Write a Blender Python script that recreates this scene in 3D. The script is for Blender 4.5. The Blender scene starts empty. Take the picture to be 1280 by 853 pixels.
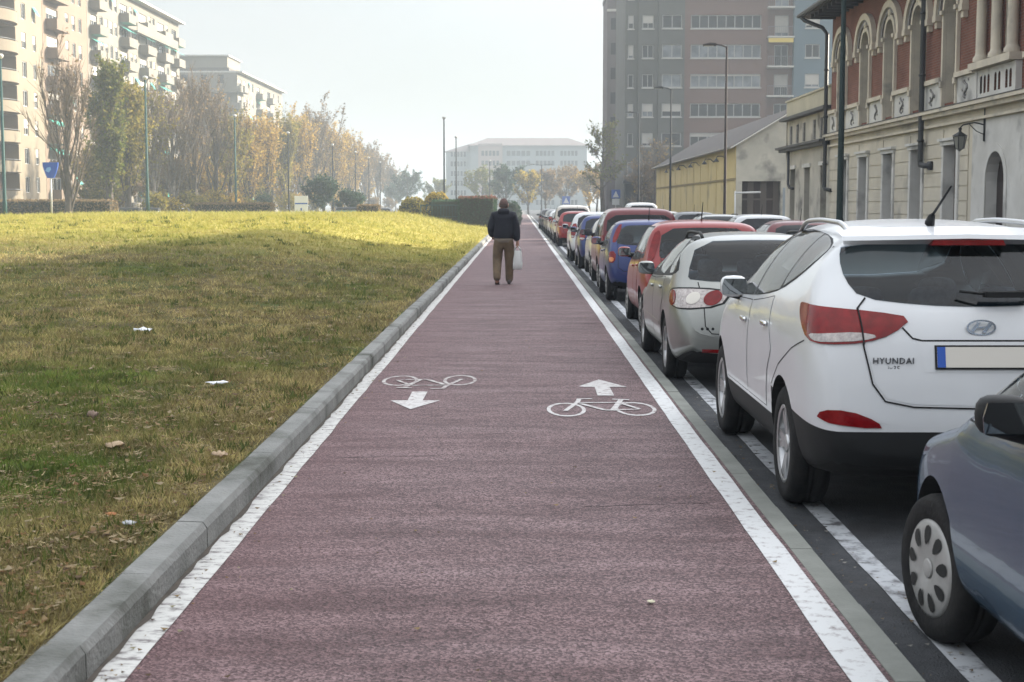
import bpy, bmesh, math, random
import numpy as np
from mathutils import Vector, Matrix
from mathutils.bvhtree import BVHTree
from mathutils.geometry import delaunay_2d_cdt

R = math.radians
SC = bpy.context.scene
COL = SC.collection

# ------------------------------------------------------------------ camera
cam_data = bpy.data.cameras.new('camera')
cam = bpy.data.objects.new('camera', cam_data)
COL.objects.link(cam)
cam.location = (0, 0, 1.65)
cam.rotation_euler = (R(90 - 5.265), 0, R(0.31))
cam_data.sensor_width = 36.0
cam_data.lens = 52.0
cam_data.clip_start = 0.1
cam_data.clip_end = 6000
cam_data.dof.use_dof = True
cam_data.dof.focus_distance = 13.0
cam_data.dof.aperture_fstop = 8.0
SC.camera = cam

# ------------------------------------------------------------------ sky + sun
SUN_EL, SUN_AZ = R(20.3), R(60)          # azimuth clockwise from +Y: ahead and to the right
world = bpy.data.worlds.new('World')
SC.world = world
world.use_nodes = True
nt = world.node_tree
nt.nodes.clear()
N, L = nt.nodes.new, nt.links.new
out = N('ShaderNodeOutputWorld')
bg = N('ShaderNodeBackground')
sky = N('ShaderNodeTexSky')
sky.sky_type = 'NISHITA'
sky.sun_disc = False
sky.sun_elevation = SUN_EL
sky.sun_rotation = SUN_AZ
sky.altitude = 200
sky.air_density = 1.0
sky.dust_density = 2.5
sky.ozone_density = 1.0
tc = N('ShaderNodeTexCoord')
mp = N('ShaderNodeMapping')
mp.inputs['Scale'].default_value = (1.2, 1.2, 4.5)
nz = N('ShaderNodeTexNoise')
nz.inputs['Scale'].default_value = 2.1
nz.inputs['Detail'].default_value = 6
nz.inputs['Roughness'].default_value = 0.55
rmp = N('ShaderNodeValToRGB')
rmp.color_ramp.elements[0].position = 0.40
rmp.color_ramp.elements[0].color = (0.62, 0.62, 0.62, 1)
rmp.color_ramp.elements[1].position = 0.62
rmp.color_ramp.elements[1].color = (0.95, 0.95, 0.95, 1)
mix = N('ShaderNodeMix')
mix.data_type = 'RGBA'
mix.inputs['B'].default_value = (4.30, 4.32, 4.36, 1)     # thin bright cloud veil
L(tc.outputs['Generated'], mp.inputs['Vector'])
L(mp.outputs['Vector'], nz.inputs['Vector'])
L(nz.outputs['Fac'], rmp.inputs['Fac'])
L(rmp.outputs['Color'], mix.inputs['Factor'])
L(sky.outputs['Color'], mix.inputs['A'])
# the veil brightens towards the zenith and in a broad glow round the sun
def wmath(op, a, b=None):
    q = N('ShaderNodeMath'); q.operation = op
    for i, v in enumerate((a, b)):
        if v is None: continue
        if isinstance(v, (int, float)): q.inputs[i].default_value = v
        else: L(v, q.inputs[i])
    return q.outputs[0]
dotn = N('ShaderNodeVectorMath'); dotn.operation = 'DOT_PRODUCT'
dotn.inputs[1].default_value = (math.sin(SUN_AZ) * math.cos(SUN_EL), math.cos(SUN_AZ) * math.cos(SUN_EL), math.sin(SUN_EL))
L(tc.outputs['Generated'], dotn.inputs[0])
glow = wmath('ADD', wmath('MULTIPLY', wmath('POWER', wmath('MAXIMUM', dotn.outputs['Value'], 0.0), 4.0), 3.4), 1.0)
sepw = N('ShaderNodeSeparateXYZ'); L(tc.outputs['Generated'], sepw.inputs['Vector'])
zen = wmath('ADD', wmath('MULTIPLY', wmath('MAXIMUM', sepw.outputs['Z'], 0.0), 2.3), 0.66)
sc_ = N('ShaderNodeVectorMath'); sc_.operation = 'SCALE'
L(mix.outputs['Result'], sc_.inputs[0]); L(wmath('MULTIPLY', glow, zen), sc_.inputs['Scale'])
L(sc_.outputs['Vector'], bg.inputs['Color'])
bg.inputs['Strength'].default_value = 0.055
L(bg.outputs['Background'], out.inputs['Surface'])

sun_data = bpy.data.lights.new('sun', 'SUN')
sun = bpy.data.objects.new('sun', sun_data)
COL.objects.link(sun)
sun_data.energy = 5.0
sun_data.angle = R(0.9)
sun_data.color = (1.0, 0.90, 0.74)
sdir = Vector((math.sin(SUN_AZ) * math.cos(SUN_EL), math.cos(SUN_AZ) * math.cos(SUN_EL), math.sin(SUN_EL)))
sun.rotation_euler = sdir.to_track_quat('Z', 'Y').to_euler()
sun.location = (60, 35, 60)

# ------------------------------------------------------------------ view + render
vs = SC.view_settings
SC.display_settings.display_device = 'sRGB'
vs.view_transform = 'Standard'
vs.look = 'None'
vs.exposure = 1.70
vs.gamma = 1.0
vs.use_curve_mapping = False
SC.render.engine = 'CYCLES'
cy = SC.cycles
cy.use_denoising = True
cy.denoiser = 'OPENIMAGEDENOISE'
cy.max_bounces = 6
cy.diffuse_bounces = 3
cy.glossy_bounces = 3
cy.transmission_bounces = 4
cy.volume_bounces = 1
cy.transparent_max_bounces = 12
cy.sample_clamp_indirect = 6.0
cy.caustics_reflective = False
cy.caustics_refractive = False
SC.render.film_transparent = False

# ------------------------------------------------------------------ helpers
def tag(o, label=None, cat=None, group=None, kind=None):
    if label: o['label'] = label
    if cat: o['category'] = cat
    if group: o['group'] = group
    if kind: o['kind'] = kind
    return o

def link(name, mesh, parent=None):
    o = bpy.data.objects.new(name, mesh)
    COL.objects.link(o)
    if parent is not None:
        o.parent = parent
    return o

def thing(name, label, cat, loc=(0, 0, 0), rz=0.0, group=None):
    o = bpy.data.objects.new(name, None)
    COL.objects.link(o)
    o.location = loc
    o.rotation_euler = (0, 0, rz)
    o.empty_display_size = 0.2
    return tag(o, label, cat, group)

def dup(root, loc, rz=None, label=None, group=None, scale=None):
    def rec(o, p):
        c = o.copy()
        COL.objects.link(c)
        if p is not None:
            c.parent = p
        for ch in [x for x in o.children]:
            rec(ch, c)
        return c
    r = rec(root, None)
    r.location = loc
    if rz is not None: r.rotation_euler = (0, 0, rz)
    if label: r['label'] = label
    if group: r['group'] = group
    if scale: r.scale = scale if not isinstance(scale, (int, float)) else (scale,) * 3
    return r

MATS = {}
def mat(name, col, rough=0.7, col2=None, nscale=6.0, lo=0.35, hi=0.65, bump=0.0, bscale=None, metallic=0.0,
        spec=0.5, coat=0.0, detail=6.0, stretch=None, third=None, translucent=0.0, attr=None, alpha=None):
    if name in MATS: return MATS[name]
    m = bpy.data.materials.new(name)
    m.use_nodes = True
    t = m.node_tree
    b = t.nodes['Principled BSDF']
    n, l = t.nodes.new, t.links.new
    b.inputs['Roughness'].default_value = rough
    b.inputs['Metallic'].default_value = metallic
    b.inputs['Specular IOR Level'].default_value = spec
    if coat:
        b.inputs['Coat Weight'].default_value = coat
        b.inputs['Coat Roughness'].default_value = 0.04
    b.inputs['Base Color'].default_value = (*col, 1)
    src = None
    if col2 is not None or bump:
        co = n('ShaderNodeTexCoord')
        v = co.outputs['Object']
        if stretch:
            mpn = n('ShaderNodeMapping')
            mpn.inputs['Scale'].default_value = stretch
            l(v, mpn.inputs['Vector'])
            v = mpn.outputs['Vector']
    if col2 is not None:
        a = n('ShaderNodeTexNoise')
        a.inputs['Scale'].default_value = nscale
        a.inputs['Detail'].default_value = detail
        a.inputs['Roughness'].default_value = 0.62
        l(v, a.inputs['Vector'])
        r = n('ShaderNodeValToRGB')
        e = r.color_ramp.elements
        e[0].position, e[0].color = lo, (*col, 1)
        e[1].position, e[1].color = hi, (*col2, 1)
        l(a.outputs['Fac'], r.inputs['Fac'])
        src = r.outputs['Color']
        if third is not None:           # (colour, scale, lo, hi): a second layer of stains
            a2 = n('ShaderNodeTexNoise')
            a2.inputs['Scale'].default_value = third[1]
            a2.inputs['Detail'].default_value = 5
            l(v, a2.inputs['Vector'])
            r2 = n('ShaderNodeMapRange')
            r2.inputs['From Min'].default_value = third[2]
            r2.inputs['From Max'].default_value = third[3]
            l(a2.outputs['Fac'], r2.inputs['Value'])
            mx = n('ShaderNodeMix'); mx.data_type = 'RGBA'
            mx.inputs['B'].default_value = (*third[0], 1)
            l(r2.outputs['Result'], mx.inputs['Factor'])
            l(src, mx.inputs['A'])
            src = mx.outputs['Result']
        l(src, b.inputs['Base Color'])
    if attr:
        at = n('ShaderNodeAttribute'); at.attribute_name = attr
        src = at.outputs['Color']
        l(src, b.inputs['Base Color'])
    if bump:
        a3 = n('ShaderNodeTexNoise')
        a3.inputs['Scale'].default_value = bscale or nscale * 3
        a3.inputs['Detail'].default_value = 5
        l(v, a3.inputs['Vector'])
        bp = n('ShaderNodeBump')
        bp.inputs['Strength'].default_value = bump
        bp.inputs['Distance'].default_value = 0.02
        l(a3.outputs['Fac'], bp.inputs['Height'])
        l(bp.outputs['Normal'], b.inputs['Normal'])
    if translucent:
        tr = n('ShaderNodeBsdfTranslucent')
        ms = n('ShaderNodeMixShader')
        ms.inputs['Fac'].default_value = translucent
        if src is not None: l(src, tr.inputs['Color'])
        else: tr.inputs['Color'].default_value = (*col, 1)
        l(b.outputs['BSDF'], ms.inputs[1]); l(tr.outputs['BSDF'], ms.inputs[2])
        l(ms.outputs['Shader'], t.nodes['Material Output'].inputs['Surface'])
    MATS[name] = m
    return m

class MB:
    """collects faces, links them as ONE mesh object"""
    def __init__(s): s.v, s.f, s.m, s.sm = [], [], [], []
    def face(s, pts, m=0, smooth=False):
        i = len(s.v)
        s.v += [tuple(p) for p in pts]
        s.f.append(tuple(range(i, i + len(pts)))); s.m.append(m); s.sm.append(smooth)
    def add(s, verts, faces, m=0, smooth=False):
        i = len(s.v)
        s.v += [tuple(p) for p in verts]
        for f in faces:
            s.f.append(tuple(k + i for k in f)); s.m.append(m); s.sm.append(smooth)
    def box(s, a, b, m=0):
        x0, y0, z0 = a; x1, y1, z1 = b
        if x0 > x1: x0, x1 = x1, x0
        if y0 > y1: y0, y1 = y1, y0
        if z0 > z1: z0, z1 = z1, z0
        V = [(x0, y0, z0), (x1, y0, z0), (x1, y1, z0), (x0, y1, z0), (x0, y0, z1), (x1, y0, z1), (x1, y1, z1), (x0, y1, z1)]
        s.add(V, [(0, 3, 2, 1), (4, 5, 6, 7), (0, 1, 5, 4), (1, 2, 6, 5), (2, 3, 7, 6), (3, 0, 4, 7)], m)
    def obox(s, M, a, b, m=0):
        k = len(s.v); s.box(a, b, m)
        for i in range(k, len(s.v)): s.v[i] = tuple(M @ Vector(s.v[i]))
    def tube(s, pts, rad, n=8, m=0, caps=True, smooth=True):
        pts = [Vector(p) for p in pts]
        if isinstance(rad, (int, float)): rad = [rad] * len(pts)
        k0 = len(s.v); up = None
        for i, p in enumerate(pts):
            d = (pts[min(i + 1, len(pts) - 1)] - pts[max(i - 1, 0)])
            d = d.normalized() if d.length > 1e-9 else Vector((0, 0, 1))
            if up is None: up = d.orthogonal().normalized()
            up = (up - d * up.dot(d))
            up = up.normalized() if up.length > 1e-6 else d.orthogonal().normalized()
            w = d.cross(up)
            for j in range(n):
                a = 2 * math.pi * j / n
                s.v.append(tuple(p + (up * math.cos(a) + w * math.sin(a)) * rad[i]))
        for i in range(len(pts) - 1):
            for j in range(n):
                a, b2 = k0 + i * n + j, k0 + i * n + (j + 1) % n
                s.f.append((a, b2, b2 + n, a + n)); s.m.append(m); s.sm.append(smooth)
        if caps and n > 2:
            s.f.append(tuple(k0 + j for j in range(n))[::-1]); s.m.append(m); s.sm.append(False)
            e = k0 + (len(pts) - 1) * n
            s.f.append(tuple(e + j for j in range(n))); s.m.append(m); s.sm.append(False)
    def lathe(s, prof, M=None, n=24, m=0, smooth=True, close=False):
        """prof: list of (r, h); axis = local Z of M"""
        k0 = len(s.v)
        for r, h in prof:
            for j in range(n):
                a = 2 * math.pi * j / n
                p = Vector((r * math.cos(a), r * math.sin(a), h))
                s.v.append(tuple(M @ p if M else p))
        for i in range(len(prof) - 1):
            for j in range(n):
                a, b2 = k0 + i * n + j, k0 + i * n + (j + 1) % n
                s.f.append((a, b2, b2 + n, a + n)); s.m.append(m); s.sm.append(smooth)
    def prism(s, poly, d0, d1, fn, m=0):
        """poly in (u,v); fn(u,v,d)->xyz"""
        n = len(poly)
        A = [fn(u, v, d0) for u, v in poly]; B = [fn(u, v, d1) for u, v in poly]
        k = len(s.v); s.v += [tuple(p) for p in A + B]
        s.f.append(tuple(k + i for i in range(n))); s.f.append(tuple(k + n + i for i in range(n))[::-1])
        s.m += [m, m]; s.sm += [False, False]
        for i in range(n):
            j = (i + 1) % n
            s.f.append((k + i, k + n + i, k + n + j, k + j)); s.m.append(m); s.sm.append(False)
    def mesh(s, name, mats):
        me = bpy.data.meshes.new(name)
        me.from_pydata(s.v, [], s.f)
        for mm in (mats if isinstance(mats, (list, tuple)) else [mats]): me.materials.append(mm)
        me.polygons.foreach_set('material_index', s.m)
        me.polygons.foreach_set('use_smooth', s.sm)
        bm = bmesh.new(); bm.from_mesh(me)
        bmesh.ops.recalc_face_normals(bm, faces=bm.faces)
        bm.to_mesh(me); bm.free()
        me.update()
        return me
    def build(s, name, mats, parent=None):
        return link(name, s.mesh(name, mats), parent)

def inside(p, poly):
    x, y = p; c = False; n = len(poly); j = n - 1
    for i in range(n):
        xi, yi = poly[i]; xj, yj = poly[j]
        if (yi > y) != (yj > y) and x < (xj - xi) * (y - yi) / (yj - yi) + xi: c = not c
        j = i
    return c

def cdt(poly, holes, extra=()):
    """triangulate poly minus holes -> verts2d, tris"""
    co, ed = [], []
    for loop in [poly] + list(holes):
        k = len(co); n = len(loop)
        co += [Vector(p) for p in loop]
        ed += [(k + i, k + (i + 1) % n) for i in range(n)]
    co += [Vector(p) for p in extra]
    r = delaunay_2d_cdt(co, ed, [], 0, 1e-5)
    V = [tuple(v) for v in r[0]]
    F = []
    for f in r[2]:
        c = (sum(V[i][0] for i in f) / len(f), sum(V[i][1] for i in f) / len(f))
        if inside(c, poly) and not any(inside(c, h) for h in holes): F.append(tuple(f))
    return V, F

def wall(mb, poly, holes, fn, depth=0.2, m=0, mrev=None, thick=None):
    """flat wall with openings: fn(u,v,d)->xyz, d grows INTO the wall; reveals drawn to 'depth'"""
    V, F = cdt(poly, holes)
    mb.add([fn(u, v, 0) for u, v in V], F, m)
    for h in holes:
        n = len(h)
        for i in range(n):
            a, b2 = h[i], h[(i + 1) % n]
            mb.face([fn(*a, 0), fn(*b2, 0), fn(*b2, depth), fn(*a, depth)], m if mrev is None else mrev)

def rect(u0, v0, u1, v1): return [(u0, v0), (u1, v0), (u1, v1), (u0, v1)]
def arch(u0, v0, u1, vs_, n=10, k=1.0):
    """opening with a round head springing at vs_"""
    c, r = (u0 + u1) / 2, (u1 - u0) / 2
    return [(u0, v0), (u1, v0)] + [(c + r * math.cos(math.pi * i / n), vs_ + k * r * math.sin(math.pi * i / n)) for i in range(n + 1)]

def sstep(t):
    t = max(0.0, min(1.0, t)); return t * t * (3 - 2 * t)
# ================================================================== GROUND
ROAD_Z = -0.08
def lawn_z(x, y):
    t = sstep((-1.66 - x) / 7.0)
    r = sstep((y - 12.0) / 50.0)
    z = 0.125 + 0.95 * t * r
    back = sstep((y - 104) / 9.0)
    side = sstep((-26.5 - x) / 6.0)
    return z * (1 - max(back, side)) - 0.16 * max(back, side)

m_ground = mat('asphalt_ground', (0.075, 0.075, 0.075), 0.9, (0.11, 0.108, 0.10), 0.6, bump=0.2, bscale=40)
mb = MB()
mb.face([(-890, -140, -0.16), (890, -140, -0.16), (890, 1790, -0.16), (-890, 1790, -0.16)])
tag(mb.build('ground', m_ground), kind='structure')

# bike path: fine red aggregate, banded across the direction of travel
def path_material():
    m = bpy.data.materials.new('red_path')
    m.use_nodes = True
    t = m.node_tree; b = t.nodes['Principled BSDF']; n, l = t.nodes.new, t.links.new
    co = n('ShaderNodeTexCoord')
    def noise(scale, detail, st=None, rough=0.6):
        v = co.outputs['Object']
        if st:
            q = n('ShaderNodeMapping'); q.inputs['Scale'].default_value = st; l(v, q.inputs['Vector']); v = q.outputs['Vector']
        a = n('ShaderNodeTexNoise'); a.inputs['Scale'].default_value = scale; a.inputs['Detail'].default_value = detail
        a.inputs['Roughness'].default_value = rough
        l(v, a.inputs['Vector']); return a.outputs['Fac']
    def ramp(v, p0, c0, p1, c1):
        r = n('ShaderNodeValToRGB'); e = r.color_ramp.elements
        e[0].position, e[0].color, e[1].position, e[1].color = p0, (*c0, 1), p1, (*c1, 1)
        l(v, r.inputs['Fac']); return r.outputs['Color']
    def mixc(f, a, c, mode='MIX'):
        q = n('ShaderNodeMix'); q.data_type = 'RGBA'; q.blend_type = mode
        if isinstance(f, float): q.inputs['Factor'].default_value = f
        else: l(f, q.inputs['Factor'])
        l(a, q.inputs['A']); l(c, q.inputs['B']); return q.outputs['Result']
    vor = n('ShaderNodeTexVoronoi'); vor.inputs['Scale'].default_value = 105
    l(co.outputs['Object'], vor.inputs['Vector'])
    sep = n('ShaderNodeSeparateColor'); l(vor.outputs['Color'], sep.inputs['Color'])
    stones = ramp(sep.outputs[0], 0.22, (0.018, 0.009, 0.010), 0.92, (0.325, 0.225, 0.230))
    big = ramp(noise(0.55, 5, (0.55, 2.6, 1)), 0.36, (0.105, 0.042, 0.045), 0.62, (0.145, 0.094, 0.099))
    grit = ramp(noise(48, 3, (0.8, 1.5, 1), 0.8), 0.30, (0.035, 0.020, 0.022), 0.72, (0.25, 0.162, 0.168))
    stones = mixc(0.16, stones, grit)
    c1 = mixc(0.20, stones, big)
    worn = ramp(noise(1.9, 9, (0.45, 1.7, 1), 0.72), 0.37, (0.48, 0.40, 0.40), 0.63, (1.0, 0.99, 0.99))
    c2 = mixc(1.0, c1, worn, 'MULTIPLY')
    # redder, less trodden strip along the left edge
    sx = n('ShaderNodeSeparateXYZ'); l(co.outputs['Object'], sx.inputs['Vector'])
    mr = n('ShaderNodeMapRange'); mr.inputs['From Min'].default_value = -0.55; mr.inputs['From Max'].default_value = -1.35
    l(sx.outputs['X'], mr.inputs['Value'])
    mu = n('ShaderNodeMath'); mu.operation = 'MULTIPLY'; mu.inputs[1].default_value = 0.28
    l(mr.outputs['Result'], mu.inputs[0])
    red = n('ShaderNodeRGB'); red.outputs[0].default_value = (0.088, 0.032, 0.034, 1)
    c3 = mixc(mu.outputs[0], c2, red.outputs[0])
    l(c3, b.inputs['Base Color'])
    b.inputs['Roughness'].default_value = 0.72
    b.inputs['Specular IOR Level'].default_value = 0.35
    bp = n('ShaderNodeBump'); bp.inputs['Strength'].default_value = 0.55; bp.inputs['Distance'].default_value = 0.006
    l(vor.outputs['Distance'], bp.inputs['Height']); l(bp.outputs['Normal'], b.inputs['Normal'])
    return m
m_path = path_material()
mb = MB()
mb.box((-1.50, -8, -0.15), (1.304, 250, 0.0))
tag(mb.build('bike_path', m_path), kind='structure')

# worn white paint: flaked lines let the red show through
def paint_material(name, col, under, lo, hi, scale, st=(1, 1, 1)):
    m = bpy.data.materials.new(name)
    m.use_nodes = True
    t = m.node_tree; b = t.nodes['Principled BSDF']; n, l = t.nodes.new, t.links.new
    co = n('ShaderNodeTexCoord'); q = n('ShaderNodeMapping'); q.inputs['Scale'].default_value = st
    l(co.outputs['Object'], q.inputs['Vector'])
    a = n('ShaderNodeTexNoise'); a.inputs['Scale'].default_value = scale; a.inputs['Detail'].default_value = 9; a.inputs['Roughness'].default_value = 0.72
    l(q.outputs['Vector'], a.inputs['Vector'])
    r = n('ShaderNodeValToRGB'); e = r.color_ramp.elements
    e[0].position, e[0].color, e[1].position, e[1].color = lo, (*under, 1), hi, (*col, 1)
    l(a.outputs['Fac'], r.inputs['Fac']); l(r.outputs['Color'], b.inputs['Base Color'])
    b.inputs['Roughness'].default_value = 0.75
    MATS[name] = m
    return m
m_lineL = paint_material('worn_white_line', (0.47, 0.47, 0.45), (0.12, 0.105, 0.105), 0.38, 0.50, 12, (0.7, 1.5, 1))
m_lineR = paint_material('white_line', (0.52, 0.53, 0.53), (0.18, 0.15, 0.15), 0.32, 0.47, 15)
m_lineK = paint_material('grey_parking_line', (0.40, 0.42, 0.44), (0.07, 0.07, 0.075), 0.36, 0.52, 9)

def strip(x0, x1, y0, y1, z, wob=0.006, step=0.35):
    mb = MB(); rng = random.Random(int(x0 * 1000)); pts = []
    y = y0
    while y < y1:
        pts.append((x0 + rng.uniform(-wob, wob), x1 + rng.uniform(-wob, wob), y)); y += step * (1 + max(0, y) / 30)
    pts.append((x0, x1, y1))
    for a, b2 in zip(pts, pts[1:]):
        mb.face([(a[0], a[2], z), (a[1], a[2], z), (b2[1], b2[2], z), (b2[0], b2[2], z)])
    return mb
tag(strip(-1.492, -1.372, -8, 250, 0.004).build('edge_line_marking', m_lineL), kind='structure')
tag(strip(1.148, 1.276, -8, 250, 0.004, 0.004).build('edge_line_marking', m_lineR), kind='structure')

# bicycle symbols and arrows
def seg(mb, pts, w, z=0.0045):
    for (x0, y0), (x1, y1) in zip(pts, pts[1:]):
        d = Vector((x1 - x0, y1 - y0)); 
        if d.length < 1e-6: continue
        p = Vector((-d.y, d.x)).normalized() * w / 2
        mb.face([(x0 + p.x, y0 + p.y, z), (x0 - p.x, y0 - p.y, z), (x1 - p.x, y1 - p.y, z), (x1 + p.x, y1 + p.y, z)])
def ring(mb, cx, cy_, ru, rv, w, z=0.004, n=40):
    for i in range(n):
        a, b2 = 2 * math.pi * i / n, 2 * math.pi * (i + 1) / n
        k0, k1 = 1, 1
        mb.face([(cx + ru * math.cos(a), cy_ + rv * math.sin(a), z), (cx + ru * math.cos(b2), cy_ + rv * math.sin(b2), z),
                 (cx + (ru - w) * math.cos(b2), cy_ + (rv - w * 2.1) * math.sin(b2), z), (cx + (ru - w) * math.cos(a), cy_ + (rv - w * 2.1) * math.sin(a), z)])
def bike_symbol(x0, y0, sx, sy):
    """u to the right, v away; sx, sy = +-1 flips the sign"""
    mb = MB()
    P = lambda u, v: (x0 + sx * u, y0 + sy * v)
    cw, hub1, hub2 = 0.158, (0.16, 0.40), (0.72, 0.44)
    ring(mb, *P(*hub1), cw, 0.40, 0.031); ring(mb, *P(*hub2), cw + 0.01, 0.40, 0.031)
    def S(pts, w, z): seg(mb, [P(*p) for p in pts], w, z)
    S([(0.15, 0.32), (0.27, 0.86), (0.29, 1.06)], 0.040, 0.0046)
    S([(0.27, 1.04), (0.40, 1.06)], 0.040, 0.0050)
    S([(0.27, 0.80), (0.66, 0.82)], 0.042, 0.0054)
    S([(0.29, 0.74), (0.47, 0.36), (0.56, 0.34)], 0.045, 0.0058)
    S([(0.53, 0.34), (0.64, 0.98)], 0.045, 0.0062)
    S([(0.57, 1.02), (0.71, 0.98)], 0.042, 0.0066)
    S([(0.55, 0.36), (0.75, 0.40)], 0.036, 0.0070)
    S([(0.62, 0.76), (0.75, 0.42)], 0.036, 0.0074)
    return mb
m_sym = paint_material('symbol_paint', (0.46, 0.45, 0.44), (0.16, 0.11, 0.11), 0.36, 0.50, 16)
m_symO = paint_material('symbol_paint_worn', (0.43, 0.42, 0.40), (0.15, 0.10, 0.10), 0.40, 0.56, 10)
tag(bike_symbol(0.215, 11.45, 1, 1).build('bicycle_marking', m_sym), kind='structure')
tag(bike_symbol(-0.405, 14.25, -1, -1).build('bicycle_marking', m_symO), kind='structure')
def arrow(xc, yb, yt, w, mm):
    mb = MB(); h = (yt - yb)
    ys = yb + h * 0.52; z = 0.0046
    mb.face([(xc - w * .16, yb, z), (xc + w * .16, yb, z), (xc + w * .15, ys, z), (xc - w * .15, ys, z)])
    mb.face([(xc - w / 2, ys, z), (xc + w / 2, ys, z), (xc, yt, z)])
    tag(mb.build('arrow_marking', mm), kind='structure')
arrow(0.745, 12.72, 13.9, 0.45, m_sym)
arrow(-0.885, 12.98, 11.85, 0.42, m_sym)

# kerbs
m_kerb = mat('kerb_concrete', (0.125, 0.130, 0.122), 0.9, (0.215, 0.218, 0.208), 2.9, lo=.3, hi=.7, third=((0.050, 0.053, 0.042), 2.3, 0.50, 0.70), bump=0.6, bscale=45)
mb = MB(); rng = random.Random(5); y = -8.0
prof = [(-1.503, -0.15), (-1.506, 0.100), (-1.526, 0.129), (-1.648, 0.133), (-1.660, 0.122), (-1.662, -0.15)]
while y < 250:
    ln = 1.0 if y < 60 else 4.0
    dz, dx = rng.uniform(-.002, .002), rng.uniform(-.002, .002)
    for (a, b2) in zip(prof, prof[1:]):
        mb.face([(a[0] + dx, y + .0015, a[1] + dz), (b2[0] + dx, y + .0015, b2[1] + dz), (b2[0] + dx, y + ln - .0015, b2[1] + dz), (a[0] + dx, y + ln - .0015, a[1] + dz)])
    for e in (y + .0015, y + ln - .0015):
        mb.face([(p[0] + dx, e, p[1] + dz) for p in prof])
    y += ln
tag(mb.build('kerb', m_kerb), kind='structure')
m_kerb2 = mat('kerb_flush_stone', (0.140, 0.148, 0.132), 0.85, (0.20, 0.21, 0.19), 3.0, bump=0.2, bscale=70)
mb = MB(); y = -8.0
while y < 250:
    ln = 1.0 if y < 60 else 4.0
    mb.box((1.302, y + .002, -0.15), (1.404 + rng.uniform(-.003, .003), y + ln - .002, 0.003 + rng.uniform(-.002, .002)))
    y += ln
tag(mb.build('kerb', m_kerb2), kind='structure')

# road
m_road = mat('road_asphalt', (0.022, 0.025, 0.030), 0.80, (0.046, 0.050, 0.056), 7.0, third=((0.016, 0.016, 0.018), 1.3, 0.52, 0.68), bump=0.8, bscale=90)
mb = MB(); mb.face([(1.35, -60, ROAD_Z), (10.2, -60, ROAD_Z), (10.2, 420, ROAD_Z), (1.35, 420, ROAD_Z)])
tag(mb.build('road', m_road), kind='structure')
tag(strip(1.635, 1.755, -8, 230, ROAD_Z + 0.004, 0.006).build('parking_line_marking', m_lineK), kind='structure')
m_pave = mat('pavement_asphalt', (0.13, 0.13, 0.13), 0.85, (0.19, 0.19, 0.185), 2.0, bump=0.2, bscale=60)
mb = MB(); mb.box((10.2, -60, -0.15), (10.4, 420, 0.05), 0); mb.box((10.403, -60, -0.15), (12.25, 420, 0.042), 1)
tag(mb.build('pavement', [m_kerb, m_pave]), kind='structure')

# lawn sheet
def lawn_sheet():
    mb = MB(); rng = np.random.default_rng(3)
    ys = list(np.arange(-8, 32, 0.22)) + list(np.arange(32, 60, 0.5)) + list(np.arange(60, 117, 1.0))
    xs = list(-1.655 - np.arange(0, 8, 0.22)) + list(-9.655 - np.arange(0.4, 27, 0.9))
    V = []
    for yy in ys:
        for xx in xs:
            d = -1.66 - xx
            k = min(1, d / 0.25) if d > 0 else 0
            h = 0.010 * (math.sin(xx * 2.1 + 1.3 * math.sin(yy * 1.7)) * math.cos(yy * 2.3 + xx)) + rng.uniform(-.006, .006)
            V.append((xx, yy, lawn_z(xx, yy) + k * h))
    nx = len(xs); F = []
    for j in range(len(ys) - 1):
        for i in range(nx - 1):
            a = j * nx + i
            F.append((a, a + 1, a + 1 + nx, a + nx))
    mb.add(V, F, 0, True)
    return mb
m_soil = mat('lawn_soil', (0.060, 0.052, 0.026), 0.95, (0.110, 0.090, 0.046), 1.4, lo=0.38, hi=0.62, third=((0.055, 0.072, 0.022), 0.45, 0.48, 0.62), bump=0.8, bscale=22, spec=0.05)
def paint_sunlit_lawn(m):  # sunlit yellow-green painted into the lawn colour past the building's shadow
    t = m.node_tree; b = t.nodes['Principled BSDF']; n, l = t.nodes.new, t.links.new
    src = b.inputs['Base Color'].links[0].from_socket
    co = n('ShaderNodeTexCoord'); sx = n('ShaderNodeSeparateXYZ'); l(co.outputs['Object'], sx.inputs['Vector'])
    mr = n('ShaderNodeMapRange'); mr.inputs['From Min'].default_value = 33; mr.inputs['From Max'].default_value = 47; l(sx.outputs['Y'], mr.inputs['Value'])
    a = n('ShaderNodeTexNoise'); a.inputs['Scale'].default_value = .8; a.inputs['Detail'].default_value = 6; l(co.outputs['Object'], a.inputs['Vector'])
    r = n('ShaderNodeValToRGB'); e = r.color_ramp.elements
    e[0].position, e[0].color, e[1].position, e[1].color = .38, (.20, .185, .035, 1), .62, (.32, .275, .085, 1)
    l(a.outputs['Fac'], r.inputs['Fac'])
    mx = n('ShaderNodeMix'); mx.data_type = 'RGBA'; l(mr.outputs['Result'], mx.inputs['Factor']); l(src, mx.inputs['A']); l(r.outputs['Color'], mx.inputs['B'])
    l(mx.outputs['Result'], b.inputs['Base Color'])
paint_sunlit_lawn(m_soil)
tag(lawn_sheet().build('lawn', m_soil), kind='structure')

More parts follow.
